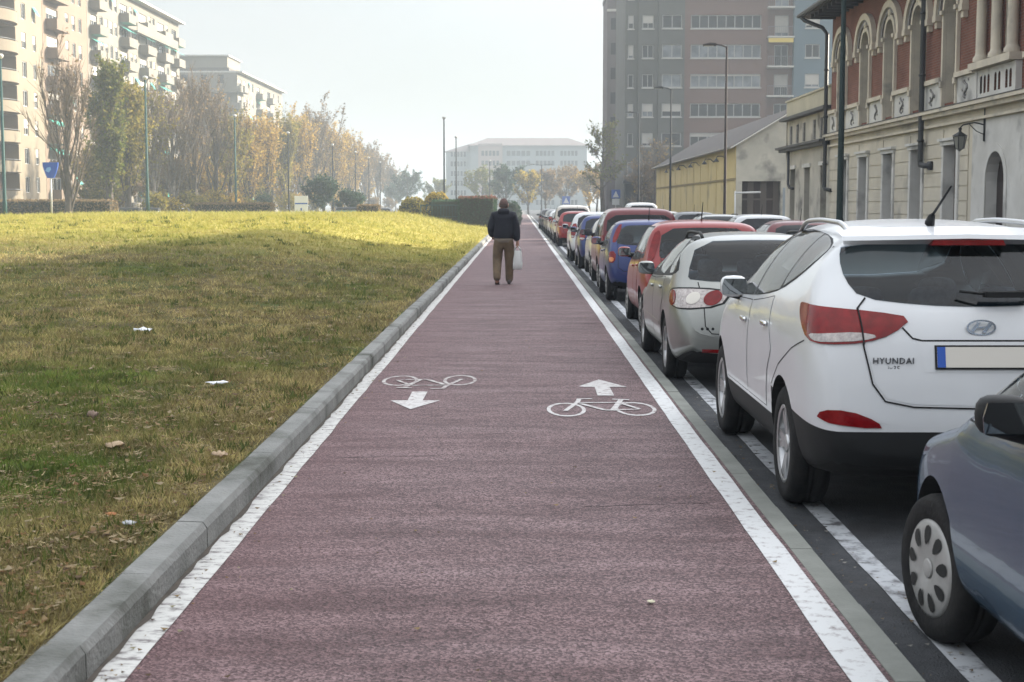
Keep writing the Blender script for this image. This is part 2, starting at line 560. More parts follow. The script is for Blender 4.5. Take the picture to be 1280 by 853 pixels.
# value noise for patchy grass colours (numpy)
def vnoise(x, y, seed):
    g = np.random.default_rng(seed).random((256, 256))
    xi, yi = np.floor(x).astype(int), np.floor(y).astype(int)
    fx, fy = x - xi, y - yi
    fx, fy = fx * fx * (3 - 2 * fx), fy * fy * (3 - 2 * fy)
    a, b2, c, d = g[xi % 256, yi % 256], g[(xi + 1) % 256, yi % 256], g[xi % 256, (yi + 1) % 256], g[(xi + 1) % 256, (yi + 1) % 256]
    return (a * (1 - fx) + b2 * fx) * (1 - fy) + (c * (1 - fx) + d * fx) * fy

def np_mesh(name, V, tris, cols, material):
    me = bpy.data.meshes.new(name)
    nv, nf = len(V), len(tris)
    me.vertices.add(nv); me.loops.add(nf * 3); me.polygons.add(nf)
    me.vertices.foreach_set('co', V.astype(np.float32).ravel())
    me.loops.foreach_set('vertex_index', tris.astype(np.int32).ravel())
    me.polygons.foreach_set('loop_start', np.arange(0, nf * 3, 3, dtype=np.int32))
    me.polygons.foreach_set('loop_total', np.full(nf, 3, dtype=np.int32))
    ca = me.color_attributes.new('tint', 'FLOAT_COLOR', 'POINT')
    ca.data.foreach_set('color', np.c_[cols, np.ones(nv)].astype(np.float32).ravel())
    me.materials.append(material)
    me.update(); me.validate()
    return me

def grass():
    rng = np.random.default_rng(11)
    n = 480000
    u = rng.random(n)
    y0, y1 = 4.0, 106.0
    # density falls with distance: ~ 1/y^1.6
    p = -0.6
    Y = (y0 ** p + u * (y1 ** p - y0 ** p)) ** (1 / p)
    w = 0.40 * Y + 1.5 - 1.66
    w = np.maximum(w, 0.3)
    keep = rng.random(n) < 1.0
    X = -1.70 - rng.random(n) * np.minimum(w, 26)
    # clumps
    X += 0.05 * rng.normal(size=n); Y += 0.05 * rng.normal(size=n)
    X = np.minimum(X, -1.675)
    t = np.clip((-1.66 - X) / 7, 0, 1); t = t * t * (3 - 2 * t)
    r = np.clip((Y - 12) / 50, 0, 1); r = r * r * (3 - 2 * r)
    Z = 0.125 + 0.95 * t * r
    bk = np.clip((Y - 104) / 9, 0, 1); Z = Z * (1 - bk) - .16 * bk
    sc = 0.75 + Y / 26.0
    dry = 0.55 * vnoise(X * 0.55 + 40, Y * 0.40 + 7, 1) + 0.30 * vnoise(X * 1.7 + 9, Y * 1.3, 2) + 0.15 * vnoise(X * 6, Y * 5, 3)
    green_patch = np.exp(-(((X + 2.75) / 0.9) ** 2 + ((Y - 7.9) / 1.0) ** 2))       # lush clover patch near the left edge
    green_patch = np.maximum(green_patch, 0.55 * np.exp(-(((X + 4.2) / 1.6) ** 2 + ((Y - 12.5) / 2.2) ** 2)))
    dry = dry - 0.55 * green_patch + 0.07 * rng.normal(size=n)
    # near the kerb: dry straw
    dry += 0.18 * np.exp(-(-1.66 - X) / 0.35)
    ln = (0.026 + 0.040 * rng.random(n)) * sc * (0.45 + 1.1 * vnoise(X * 3.1, Y * 2.6, 8))
    wd = (0.0042 + 0.004 * rng.random(n)) * sc * (1 + 0.5 * green_patch)
    a = rng.random(n) * 2 * np.pi
    lean = 0.35 + 1.15 * rng.random(n)
    dx, dy, dz = np.cos(a) * np.sin(lean), np.sin(a) * np.sin(lean), np.cos(lean) * 0.85 + 0.1
    b = rng.random(n) * 2 * np.pi
    bx, by = np.cos(b), np.sin(b)
    base = np.c_[X, Y, Z - 0.008]
    V = np.empty((n, 3, 3))
    V[:, 0] = base + np.c_[bx * wd, by * wd, 0 * wd]
    V[:, 1] = base - np.c_[bx * wd, by * wd, 0 * wd]
    V[:, 2] = base + np.c_[dx * ln, dy * ln, dz * ln]
    g1, g2 = np.array([0.072, 0.110, 0.022]), np.array([0.180, 0.190, 0.045])
    s1, s2 = np.array([0.44, 0.375, 0.155]), np.array([0.165, 0.120, 0.060])
    q = rng.random((n, 1))
    green = g1 * q + g2 * (1 - q)
    straw = s1 * q + s2 * (1 - q)
    green = green * (1 - .5 * green_patch[:, None]) + .5 * green_patch[:, None] * np.array([.095, .185, .03])
    dry = dry + .10 * np.exp(-(-1.66 - X) / 1.6) - .05 * np.clip((Y - 12) / 15, 0, 1)
    f = np.clip((dry - 0.27) / 0.34, 0, 1)[:, None]
    col = green * (1 - f) + straw * f
    col *= (0.50 + 1.0 * vnoise(X * 5.3 + 3, Y * 4.1, 14))[:, None]
    far = np.clip((Y - 33) / 14, 0, 1)[:, None]                                      # sunlight painted into the blade colours beyond the shadow edge
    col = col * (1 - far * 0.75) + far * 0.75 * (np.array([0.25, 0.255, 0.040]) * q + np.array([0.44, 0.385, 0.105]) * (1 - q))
    C = np.repeat(col, 3, axis=0)
    tris = np.arange(n * 3).reshape(n, 3)
    m = mat('grass_blade', (0.1, 0.12, 0.03), 0.75, attr='tint', translucent=0.35, spec=0.2)
    o = link('grass', np_mesh('grass', V.reshape(-1, 3), tris, C, m))
    tag(o, 'short patchy green and straw coloured grass on the lawn', 'grass', kind='stuff')
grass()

def tufts():
    """taller tufts, weeds and lying straw that break up the turf"""
    rng = np.random.default_rng(77)
    nc, nb = 4200, 18
    p = -0.75
    Yc = (4.2 ** p + rng.random(nc) * (60.0 ** p - 4.2 ** p)) ** (1 / p)
    Xc = -1.74 - rng.random(nc) * np.maximum(0.365 * Yc + .8 - 1.66, .3)
    kind = rng.random(nc)
    X = np.repeat(Xc, nb) + rng.normal(size=nc * nb) * np.repeat(.018 + .03 * rng.random(nc), nb) * (1 + np.repeat(Yc, nb) / 25)
    Y = np.repeat(Yc, nb) + rng.normal(size=nc * nb) * np.repeat(.018 + .03 * rng.random(nc), nb) * (1 + np.repeat(Yc, nb) / 25)
    X = np.minimum(X, -1.668); n = nc * nb
    t = np.clip((-1.66 - X) / 7, 0, 1); t = t * t * (3 - 2 * t); r = np.clip((Y - 12) / 50, 0, 1); r = r * r * (3 - 2 * r)
    Z = .125 + .95 * t * r
    k = np.repeat(kind, nb)
    lie = k > .72
    ln = (.05 + .06 * rng.random(n)) * (1 + Y / 40) * np.where(lie, .8, np.repeat(.35 + .45 * rng.random(nc), nb)); wd = .0035 * (1 + Y / 14) * np.where(k < .25, 2.0, 1)
    a = rng.random(n) * 6.283; lean = np.where(lie, 1.35 + .2 * rng.random(n), .15 + .9 * rng.random(n)); b = rng.random(n) * 6.283
    base = np.c_[X, Y, Z + np.where(lie, .02, -.008)]; s = np.c_[np.cos(b) * wd, np.sin(b) * wd, 0 * wd]
    V = np.empty((n, 3, 3)); V[:, 0] = base + s; V[:, 1] = base - s
    V[:, 2] = base + np.c_[np.cos(a) * np.sin(lean), np.sin(a) * np.sin(lean), np.cos(lean)] * ln[:, None]
    q = rng.random((n, 1))
    c1 = np.array([.065, .095, .022]) * q + np.array([.13, .145, .038]) * (1 - q); c2 = np.array([.26, .215, .085]) * q + np.array([.14, .125, .042]) * (1 - q); c3 = np.array([.42, .345, .18]) * q + np.array([.22, .165, .085]) * (1 - q)
    C = np.where((k < .4)[:, None], c1, np.where(lie[:, None], c3, c2)) * np.repeat(.7 + .6 * rng.random(nc), nb)[:, None]
    tag(link('grass_tufts', np_mesh('grass_tufts', V.reshape(-1, 3), np.arange(n * 3).reshape(n, 3), np.repeat(C, 3, axis=0), MATS['grass_blade'])), 'taller tufts, weeds and loose straw standing out of the lawn', 'grass', kind='stuff')
tufts()

def leaves():
    """fallen leaves and crumbs of straw on the lawn, too many to count"""
    rng = np.random.default_rng(21)
    n = 7500
    p = -0.6
    Y = (4.0 ** p + rng.random(n) * (40.0 ** p - 4.0 ** p)) ** (1 / p)
    X = -1.72 - rng.random(n) * np.maximum(0.365 * Y + .8 - 1.66, .3)
    t = np.clip((-1.66 - X) / 7, 0, 1); t = t * t * (3 - 2 * t)
    r = np.clip((Y - 12) / 50, 0, 1); r = r * r * (3 - 2 * r)
    Z = 0.125 + 0.95 * t * r + 0.020 + 0.02 * rng.random(n)
    s = (0.009 + 0.022 * rng.random(n) ** 2.2) * (0.8 + Y / 30)
    V = np.empty((n, 4, 3))
    a = rng.random(n) * 6.283
    for k, (u, v, h) in enumerate([(-1, 0, .3), (0, -.6, 0), (1, 0, .4), (0, .6, -.1)]):
        V[:, k] = np.c_[X + s * (u * np.cos(a) - v * np.sin(a)), Y + s * (u * np.sin(a) + v * np.cos(a)), Z + s * h * rng.uniform(-1, 1.4, n)]
    pal = np.array([[.16, .10, .045], [.21, .15, .075], [.10, .065, .035], [.25, .20, .12], [.14, .075, .03]])
    C = np.repeat(pal[rng.integers(0, 5, n)], 4, axis=0)
    i = np.arange(n)[:, None] * 4
    T = np.concatenate([i + [0, 1, 2], i + [0, 2, 3]])
    m = mat('dead_leaf', (0.1, 0.1, 0.03), 0.8, attr='tint', translucent=0.2, spec=0.2)
    tag(link('fallen_leaves', np_mesh('fallen_leaves', V.reshape(-1, 3), T, C, m)), 'small brown fallen leaves scattered over the lawn', 'leaves', kind='stuff')
leaves()
def path_leaves():
    rng = np.random.default_rng(5); n = 420
    Y = 4.5 + 40 * rng.random(n) ** 1.6
    X = np.where(rng.random(n) < .62, -1.46 + .10 * np.abs(rng.normal(size=n)), -1.4 + 2.65 * rng.random(n))
    s = .006 + .012 * rng.random(n) ** 2; a = rng.random(n) * 6.28; Z = .006 + .006 * rng.random(n)
    V = np.empty((n, 4, 3))
    for k, (u, v, h) in enumerate([(-1, 0, .4), (0, -.6, 0), (1, 0, .5), (0, .6, 0)]):
        V[:, k] = np.c_[X + s * (u * np.cos(a) - v * np.sin(a)), Y + s * (u * np.sin(a) + v * np.cos(a)), Z + s * h]
    pal = np.array([[.16, .10, .045], [.21, .15, .075], [.08, .055, .03], [.22, .20, .12]])
    i = np.arange(n)[:, None] * 4
    T = np.concatenate([i + [0, 1, 2], i + [0, 2, 3]])
    tag(link('path_leaves', np_mesh('path_leaves', V.reshape(-1, 3), T, np.repeat(pal[rng.integers(0, 4, n)], 4, axis=0), MATS['dead_leaf'])), 'tiny bits of leaf blown onto the red path and against its left kerb', 'leaves', kind='stuff')
path_leaves()
# grit and leaf bits in the gutter between the flush kerb and the parking line
def gutter_bits():
    rng = np.random.default_rng(15); n = 900
    Y = 4.5 + 45 * rng.random(n) ** 1.5; X = 1.415 + .30 * rng.random(n) ** 1.7
    s = .005 + .011 * rng.random(n) ** 2; a = rng.random(n) * 6.28; Z = ROAD_Z + .006 + .006 * rng.random(n)
    V = np.empty((n, 4, 3))
    for k, (u, v, h) in enumerate([(-1, 0, .4), (0, -.6, 0), (1, 0, .5), (0, .6, 0)]):
        V[:, k] = np.c_[X + s * (u * np.cos(a) - v * np.sin(a)), Y + s * (u * np.sin(a) + v * np.cos(a)), Z + s * h]
    pal = np.array([[.13, .09, .05], [.17, .14, .10], [.05, .045, .04], [.24, .23, .21]])
    i = np.arange(n)[:, None] * 4
    T = np.concatenate([i + [0, 1, 2], i + [0, 2, 3]])
    tag(link('gutter_grit', np_mesh('gutter_grit', V.reshape(-1, 3), T, np.repeat(pal[rng.integers(0, 4, n)], 4, axis=0), MATS['dead_leaf'])), 'grit and leaf bits along the gutter beside the parked cars', 'grit', kind='stuff')
gutter_bits()
# dark transverse joints and cracks in the path
m_joint = mat('path_crack', (0.035, 0.026, 0.027), .95, (0.075, 0.055, 0.057), 14)
def crack(pts, w, seed):
    mb = MB(); rng = random.Random(seed); P = []
    for (x0, y0), (x1, y1) in zip(pts, pts[1:]):
        for i in range(14):
            t = i / 14; P.append((x0 + (x1 - x0) * t, y0 + (y1 - y0) * t + rng.uniform(-.012, .012), w * rng.uniform(.35, 1.2)))
    for a, b2 in zip(P, P[1:]): mb.face([(a[0], a[1] - a[2], .0022), (b2[0], b2[1] - b2[2], .0022), (b2[0], b2[1] + b2[2], .0022), (a[0], a[1] + a[2], .0022)])
    tag(mb.build('path_crack', m_joint), kind='structure')
crack([(.55, 17.45), (1.14, 17.5)], .012, 1); crack([(-1.33, 20.6), (.2, 20.66), (1.14, 20.6)], .014, 2); crack([(-.4, 14.9), (.35, 14.95)], .008, 3); crack([(-1.33, 26.0), (1.14, 26.05)], .018, 4)
crack([(-1.2, 9.55), (-.3, 9.7)], .006, 5); crack([(.35, 8.0), (1.12, 8.12)], .006, 6); crack([(-1.33, 38.0), (1.14, 38.1)], .03, 7)
# dirt gathered between kerb and painted line
mb = MB(); rng = random.Random(9); y = -8.0; prev = None
while y < 120:
    cur = (-1.505, -1.487 + rng.uniform(-.008, .018), y)
    if prev: mb.face([(prev[0], prev[2], .0062), (prev[1], prev[2], .0062), (cur[1], cur[2], .0062), (cur[0], cur[2], .0062)])
    prev = cur; y += .12 * (1 + max(0, y) / 20)
tag(mb.build('path_edge_dirt', mat('edge_dirt', (0.045, 0.038, 0.032), .95, (0.085, 0.07, 0.055), 8)), kind='structure')

# litter that can be told apart
m_litter = mat('white_plastic', (0.62, 0.63, 0.66), 0.45)
m_brownleaf = mat('pale_leaf', (0.36, 0.27, 0.17), 0.8, (0.22, 0.15, 0.09), 30)
m_stone = mat('stone_pinkish', (0.24, 0.17, 0.13), 0.9, (0.17, 0.12, 0.09), 12)
def scrap(name, label, cat, x, y, w, d, h, m, seed, zb=None):
    rng = random.Random(seed); mb = MB(); n, k = 9, 5; V = []
    for j in range(k):
        for i in range(n):
            u, v = i / (n - 1) * 2 - 1, j / (k - 1) * 2 - 1
            s = math.sqrt(max(0.05, 1 - 0.55 * v * v))
            V.append((x + u * w / 2 * s, y + v * d / 2 * (1 - .4 * u * u), 0.5 * h * (1 - abs(v) ** 2) * (1 - u * u * .6) + rng.uniform(0, h * .55)))
    F = [(j * n + i, j * n + i + 1, (j + 1) * n + i + 1, (j + 1) * n + i) for j in range(k - 1) for i in range(n - 1)]
    z0 = (lawn_z(x, y) + 0.025) if zb is None else zb
    mb.add([(a, b2, c + z0) for a, b2, c in V], F, 0, True)
    o = mb.build(name, m)
    md = o.modifiers.new('thickness', 'SOLIDIFY'); md.thickness = 0.002
    return tag(o, label, cat)
scrap('plastic_scrap', 'white crumpled plastic scrap lying on the shaded lawn, farther one', 'litter', -4.45, 17.4, 0.24, .16, .055, m_litter, 1)
scrap('plastic_wrapper', 'flat bluish white wrapper on the lawn nearer the kerb', 'litter', -2.55, 12.35, 0.20, .13, .03, m_litter, 2)
scrap('stone', 'small pinkish stone lying in a bare hollow of the lawn', 'stone', -3.02, 10.35, 0.085, .08, .06, m_stone, 3)
scrap('leaf', 'large pale curled leaf on the lawn beside the green clover patch', 'leaf', -2.52, 9.1, 0.12, .14, .035, m_brownleaf, 4)
scrap('leaf', 'curled tan leaf at the edge of the kerb top', 'leaf', -1.80, 8.75, 0.10, .12, .035, m_brownleaf, 5)
scrap('leaf', 'orange brown leaf lying near the kerb in the foreground', 'leaf', -1.98, 7.05, 0.055, .05, .02, mat('orange_leaf', (0.30, 0.12, 0.04), 0.8), 6)
scrap('paper_scrap', 'grey torn scrap of paper below the orange leaf by the kerb', 'litter', -1.84, 6.86, 0.075, .05, .02, mat('grey_paper', (0.36, 0.37, 0.38), 0.8), 7)
scrap('leaf', 'tiny pale leaf lying on the red path', 'leaf', 0.545, 6.02, 0.035, .03, .012, mat('pale_fleck', (0.55, 0.52, 0.38), 0.8), 8, 0.006)
# ================================================================== BUILDINGS
m_glass = mat('window_glass', (0.012, 0.014, 0.016), 0.10, spec=0.4)
m_glass_far = mat('window_glass_pale', (0.22, 0.24, 0.26), 0.25, (0.07, 0.08, 0.09), 0.35, lo=0.4, hi=0.6)
m_wframe = mat('window_frame_white', (0.55, 0.55, 0.53), 0.6)
m_wframeB = mat('window_frame_brown', (0.11, 0.085, 0.065), 0.6)
m_shutter = mat('roller_shutter', (0.42, 0.40, 0.36), 0.7, (0.30, 0.29, 0.27), 0.5)
m_metal_dk = mat('dark_iron', (0.028, 0.030, 0.030), 0.5, metallic=0.3)
m_gutter = mat('dark_gutter', (0.030, 0.031, 0.033), 0.55)

def brick_mat(name, c1, c2, mortar, axis, bw=0.26, rh=0.075):
    m = bpy.data.materials.new(name); m.use_nodes = True
    t = m.node_tree; b = t.nodes['Principled BSDF']; n, l = t.nodes.new, t.links.new
    co = n('ShaderNodeTexCoord'); s = n('ShaderNodeSeparateXYZ'); c = n('ShaderNodeCombineXYZ')
    l(co.outputs['Object'], s.inputs['Vector']); l(s.outputs[axis], c.inputs['X']); l(s.outputs['Z'], c.inputs['Y'])
    br = n('ShaderNodeTexBrick'); br.inputs['Scale'].default_value = 1.0
    br.inputs['Brick Width'].default_value = bw; br.inputs['Row Height'].default_value = rh
    br.inputs['Mortar Size'].default_value = 0.009
    br.inputs['Color1'].default_value = (*c1, 1); br.inputs['Color2'].default_value = (*c2, 1); br.inputs['Mortar'].default_value = (*mortar, 1)
    l(c.outputs['Vector'], br.inputs['Vector'])
    a = n('ShaderNodeTexNoise'); a.inputs['Scale'].default_value = 0.9; a.inputs['Detail'].default_value = 6
    l(co.outputs['Object'], a.inputs['Vector'])
    r = n('ShaderNodeMapRange'); r.inputs['To Min'].default_value = 0.55; r.inputs['To Max'].default_value = 1.35
    l(a.outputs['Fac'], r.inputs['Value'])
    mx = n('ShaderNodeVectorMath'); mx.operation = 'SCALE'
    l(br.outputs['Color'], mx.inputs[0]); l(r.outputs['Result'], mx.inputs['Scale'])
    l(mx.outputs['Vector'], b.inputs['Base Color']); b.inputs['Roughness'].default_value = 0.9
    b.inputs['Specular IOR Level'].default_value = 0.2
    MATS[name] = m
    return m

def win(parent, fn, u0, v0, u1, v1, d, frame=None, glass=None, nu=2, nv=1, shutter=0.0, head=None, name='window', t=0.06):
    """one window: frame bars and panes at depth d inside the opening"""
    mb = MB()
    f = lambda u, v, k: fn(u, v, d + k)
    def bar(a, b2, c, e, k0=-0.05, k1=0.02, m=0): mb.prism(rect(a, b2, c, e), k0, k1, f, m)
    top = v1 if head is None else head
    mb.face([f(u0, v0, 0.0), f(u1, v0, 0.0), f(u1, top, 0.0), f(u0, top, 0.0)], 1)
    g = 0.003
    bar(u0 + g, v0 + g, u0 + t, v1); bar(u1 - t, v0 + g, u1 - g, v1)
    bar(u0 + t + g, v0 + g, u1 - t - g, v0 + t); bar(u0 + t + g, v1 - t, u1 - t - g, v1 - g)
    for i in range(1, nu):
        c = u0 + (u1 - u0) * i / nu; bar(c - t * .45, v0 + t + g, c + t * .45, v1 - t - g)
    for i in range(1, nv):
        c = v0 + (v1 - v0) * i / nv; bar(u0 + t + g, c - t * .35, u1 - t - g, c + t * .35, -0.04, 0.012)
    if shutter:
        bar(u0 + t + g, v1 - (v1 - v0) * shutter, u1 - t - g, v1 - t - g, -0.075, -0.052, 2)
    return mb.build(name, [frame or m_wframe, glass or m_glass, m_shutter], parent)

# ------------------------------------------------------------------ red brick building on the right
BX = 12.0
def F(u, v, d): return (BX + d, u, v)
m_brick = brick_mat('red_brick', (0.215, 0.082, 0.058), (0.165, 0.062, 0.045), (0.20, 0.15, 0.12), 'Y')
m_stucco = mat('cream_stucco', (0.58, 0.53, 0.43), 0.9, (0.48, 0.44, 0.36), 0.9, third=((0.24, 0.225, 0.20), 0.55, 0.56, 0.75), bump=0.12, bscale=20)
m_stone = mat('pale_stone', (0.62, 0.56, 0.45), 0.85, (0.50, 0.45, 0.37), 1.6, third=((0.24, 0.23, 0.21), 1.0, 0.58, 0.74), bump=0.15, bscale=25)
m_white = mat('white_plaster', (0.62, 0.61, 0.58), 0.9, (0.52, 0.51, 0.48), 1.2, third=((0.25, 0.245, 0.235), 0.8, 0.58, 0.72))
m_tile = mat('dark_roof_tile', (0.055, 0.048, 0.045), 0.85, (0.085, 0.072, 0.064), 1.5, bump=0.5, bscale=9)
m_soffit = mat('dark_soffit', (0.042, 0.034, 0.030), 0.8)
m_relief = mat('grey_relief', (0.17, 0.165, 0.155), 0.9, (0.27, 0.26, 0.25), 9)
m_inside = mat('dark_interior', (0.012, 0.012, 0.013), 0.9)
m_door = mat('dark_door_wood', (0.034, 0.020, 0.017), 0.8, (0.024, 0.015, 0.012), 5, stretch=(1, 1, .15))

rb = thing('brick_building', 'two storey red brick building with cream arched windows and dark overhanging eaves', 'building', (BX, 57.7, 0.04))
RB = Matrix.Translation((-BX, -57.7, -0.04))
def rpart(mb, name, mats, parent=None):
    o = mb.build(name, mats, rb if parent is None else parent)
    if parent is None: o.matrix_parent_inverse = RB
    return o
def rwin(fn, *a, **k):
    o = win(rb, fn, *a, **k); o.matrix_parent_inverse = RB; return o

Y0, Y1 = -22.0, 57.7
up_c = [55.6, 51.9, 48.5, 45.1, 41.7]                  # arched windows of the upper floor
more = [32.0, 28.6, 25.2, 21.8]
lo_c = [55.1, 51.95, 48.45, 45.0, 41.45]
up_h = [arch(c - .6, 4.5, c + .6, 7.0) for c in up_c + more]
log_h = [rect(36.42, 5.3, 37.18, 8.2), rect(37.55, 5.3, 38.35, 8.2)]
lo_h = [rect(c - .6, 0.95, c + .6, 3.3) for c in lo_c + more]
door_h = [arch(36.9, 0.05, 38.4, 2.25)]
mb = MB()
wall(mb, rect(Y0, 0.04, Y1, 4.12), lo_h + door_h, F, 0.34, 0, 1)
rpart(mb, 'ground_floor_wall', [m_stucco, m_white])
mb = MB()
wall(mb, rect(Y0, 4.38, Y1, 9.6), up_h + log_h, F, 0.30, 0, 1)
mb.face([(BX, Y1, 0.04), (24, Y1, 0.04), (24, Y1, 9.6), (BX, Y1, 9.6)], 0)
mb.face([(24, Y0, 0.04), (24, Y1, 0.04), (24, Y1, 9.6), (24, Y0, 9.6)], 0)
mb.face([(BX + .72, Y0, 0.04), (BX + .72, Y1 - .1, 0.04), (BX + .72, Y1 - .1, 9.5), (BX + .72, Y0, 9.5)], 2)
rpart(mb, 'brick_wall', [m_brick, m_stone, m_inside])
# rustication bands between the ground floor windows
edges = [Y1] + [e for c in lo_c for e in (c + .82, c - .82)] + [39.9]
for a, b2 in zip(edges[0::2], edges[1::2]):
    mb = MB()
    for k in range(9):
        z0 = 0.55 + k * 0.405
        if z0 + .38 > 4.0: break
        mb.box((BX - .030, b2, z0), (BX - .003, a, z0 + .375))
    rpart(mb, 'rusticated_pier', m_stucco)
mb = MB(); mb.box((BX - .07, Y0, 0.04), (BX - .003, 36.6, 0.50)); mb.box((BX - .07, 38.7, 0.04), (BX - .003, Y1, 0.50))
rpart(mb, 'plinth', m_relief)
mb = MB()   # string course
mb.box((BX - .30, Y0, 4.24), (BX + .02, Y1 + .1, 4.33)); mb.box((BX - .20, Y0, 4.123), (BX + .02, Y1 + .06, 4.238)); mb.box((BX - .12, Y0, 3.86), (BX - .034, Y1, 3.93))
mb.box((BX - .31, Y0, 4.333), (BX + .02, Y1 + .1, 4.36), 1)
rpart(mb, 'string_course', [m_stone, m_gutter])
# frieze panels with caps between the window jambs, each with a worn carved ornament
rngb = random.Random(4)
pan = [57.6] + [e for c in up_c for e in (c + .74, c - .74)] + [39.35]
pan += [35.4, 32.8]
for a, b2 in zip(pan[0::2], pan[1::2]):
    if a - b2 < .6: continue
    mb = MB(); mb.box((BX - .055, b2, 4.40), (BX - .003, a, 5.10)); mb.box((BX - .16, b2 - .02, 5.105), (BX - .003, a + .02, 5.24), 1)
    c = (a + b2) / 2
    pts = [(BX - .07, c + .14 * math.sin(i * .9) + rngb.uniform(-.03, .03), 4.50 + i * .055) for i in range(10)]
    mb.tube(pts, [.02 + .022 * abs(math.sin(i * 1.7)) for i in range(10)], 6, 2)
    for k in range(5):
        q = Vector((BX - .06, c + rngb.uniform(-.28, .28), rngb.uniform(4.52, 4.98)))
        mb.tube([q, q + Vector((0, rngb.uniform(-.05, .05), .06))], .03, 5, 2)
    rpart(mb, 'frieze_panel', [m_white, m_stone, m_relief])
# arched upper windows
def archivolt(mb, c, zs, ro, ri, k, x0, x1, m, n=16):
    for i in range(n):
        a, b2 = math.pi * i / n, math.pi * (i + 1) / n
        P = lambda r, t: (c + r * math.cos(t), zs + k * r * math.sin(t))
        mb.prism([P(ri, a), P(ro, a), P(ro, b2), P(ri, b2)], x0 - BX, x1 - BX, F, m)
for c in up_c + more:
    w = rwin(F, c - .6, 4.52, c + .6, 7.0, 0.28, m_wframeB, m_glass, 2, 3, head=7.6)
    mb = MB()
    for s in (-1, 1):
        u = c + s * .67
        mb.box((BX - .10, u - .072, 4.42), (BX - .003, u + .072, 7.0)); mb.box((BX - .15, u - .10, 4.95), (BX - .102, u + .10, 5.12))
        mb.box((BX - .17, u - .11, 6.96), (BX - .103, u + .11, 7.08))
    archivolt(mb, c, 7.0, .745, .60, 1.0, BX - .10, BX - .003, 0)
    o = rpart(mb, 'window_surround', [m_stone])
    mb = MB()
    archivolt(mb, c, 7.03, 1.42, 1.16, 0.83, BX - .17, BX - .003, 0)
    archivolt(mb, c, 7.03, 1.15, .98, 0.83, BX - .10, BX - .005, 1)
    for s in (-1, 1):
        u = c + s * 1.27
        mb.box((BX - .19, u - .17, 6.84), (BX - .003, u + .17, 7.027)); mb.box((BX - .13, u - .12, 6.66), (BX - .003, u + .12, 6.838))
    mb.lathe([(.01, 0), (.13, .0), (.15, .06), (.09, .11), (.01, .12)], Matrix.Translation((BX - .02, c, 7.80)) @ Matrix.Rotation(-math.pi / 2, 4, 'Y'), 10, 0)
    rpart(mb, 'archivolt', [m_stone, m_relief])
# columned loggia with a balustrade
mb = MB()
for u in (36.15, 37.37, 38.6):
    M = Matrix.Translation((BX - .16, u, 5.3))
    mb.lathe([(.20, 0), (.20, .10), (.15, .16), (.135, .22), (.13, 1.4), (.12, 2.0), (.15, 2.06), (.20, 2.22), (.21, 2.34)], M, 14)
    mb.box((BX - .40, u - .23, 7.62), (BX - .003, u + .23, 7.80))
rpart(mb, 'column', [m_stone])
mb = MB(); mb.box((BX - .34, 35.8, 5.11), (BX - .003, 39.1, 5.29), 1); mb.box((BX - .16, 35.85, 4.40), (BX - .003, 36.0, 5.1)); mb.box((BX - .16, 38.9, 4.40), (BX - .003, 39.05, 5.1))
V, T_ = cdt(rect(36.0, 4.40, 38.9, 5.1), [arch(u - .09, 4.5, u + .09, 4.86, 6) for u in (36.3, 36.6, 37.15, 37.45, 38.0, 38.3, 38.6)])
mb.add([F(u, v, -.13) for u, v in V], T_, 0)
rpart(mb, 'balustrade', [m_white, m_stone])
for h in log_h:
    rwin(F, h[0][0], 5.32, h[2][0], 8.2, 0.28, m_wframeB, m_glass, 1, 3)
# ground floor windows with hoods and grilles
for c in lo_c + more:
    rwin(F, c - .6, 0.97, c + .6, 3.28, 0.30, m_wframeB, m_glass, 2, 3, shutter=0)
    mb = MB()
    for s in (-1, 1): mb.box((BX - .075, c + s * .70 - .1, 0.85), (BX - .003, c + s * .70 + .1, 3.3))
    mb.box((BX - .11, c - .84, 3.303), (BX - .003, c + .84, 3.42)); mb.box((BX - .18, c - .90, 3.423), (BX - .003, c + .90, 3.50)); mb.box((BX - .16, c - .84, .76), (BX - .003, c + .84, .848))
    rpart(mb, 'window_hood', m_white)
# arched doorway in a pale plastered patch
mb = MB(); V, T_ = cdt(rect(35.2, 0.52, 39.6, 3.84), [arch(36.85, 0.3, 38.45, 2.25)])
V2 = [F(u, v, -.006) for u, v in V]; mb.add(V2, T_, 0)
rpart(mb, 'plaster_patch', m_white)
mb = MB(); archivolt(mb, 37.65, 2.25, .95, .75, 1.0, BX - .03, BX - .008, 0)
for s in (-1, 1): mb.box((BX - .03, 37.65 + s * .85 - .1, .04), (BX - .008, 37.65 + s * .85 + .1, 2.247))
rpart(mb, 'door_surround', m_white)
mb = MB(); dp = arch(36.9, 0.05, 38.4, 2.25)
mb.prism(dp, .29, .33, F, 0)
for u in (37.1, 37.75):
    for z in (.35, 1.15, 1.75): mb.prism(rect(u, z, u + .45, z + .5), .272, .288, F, 0)
d = rpart(mb, 'door', m_door)
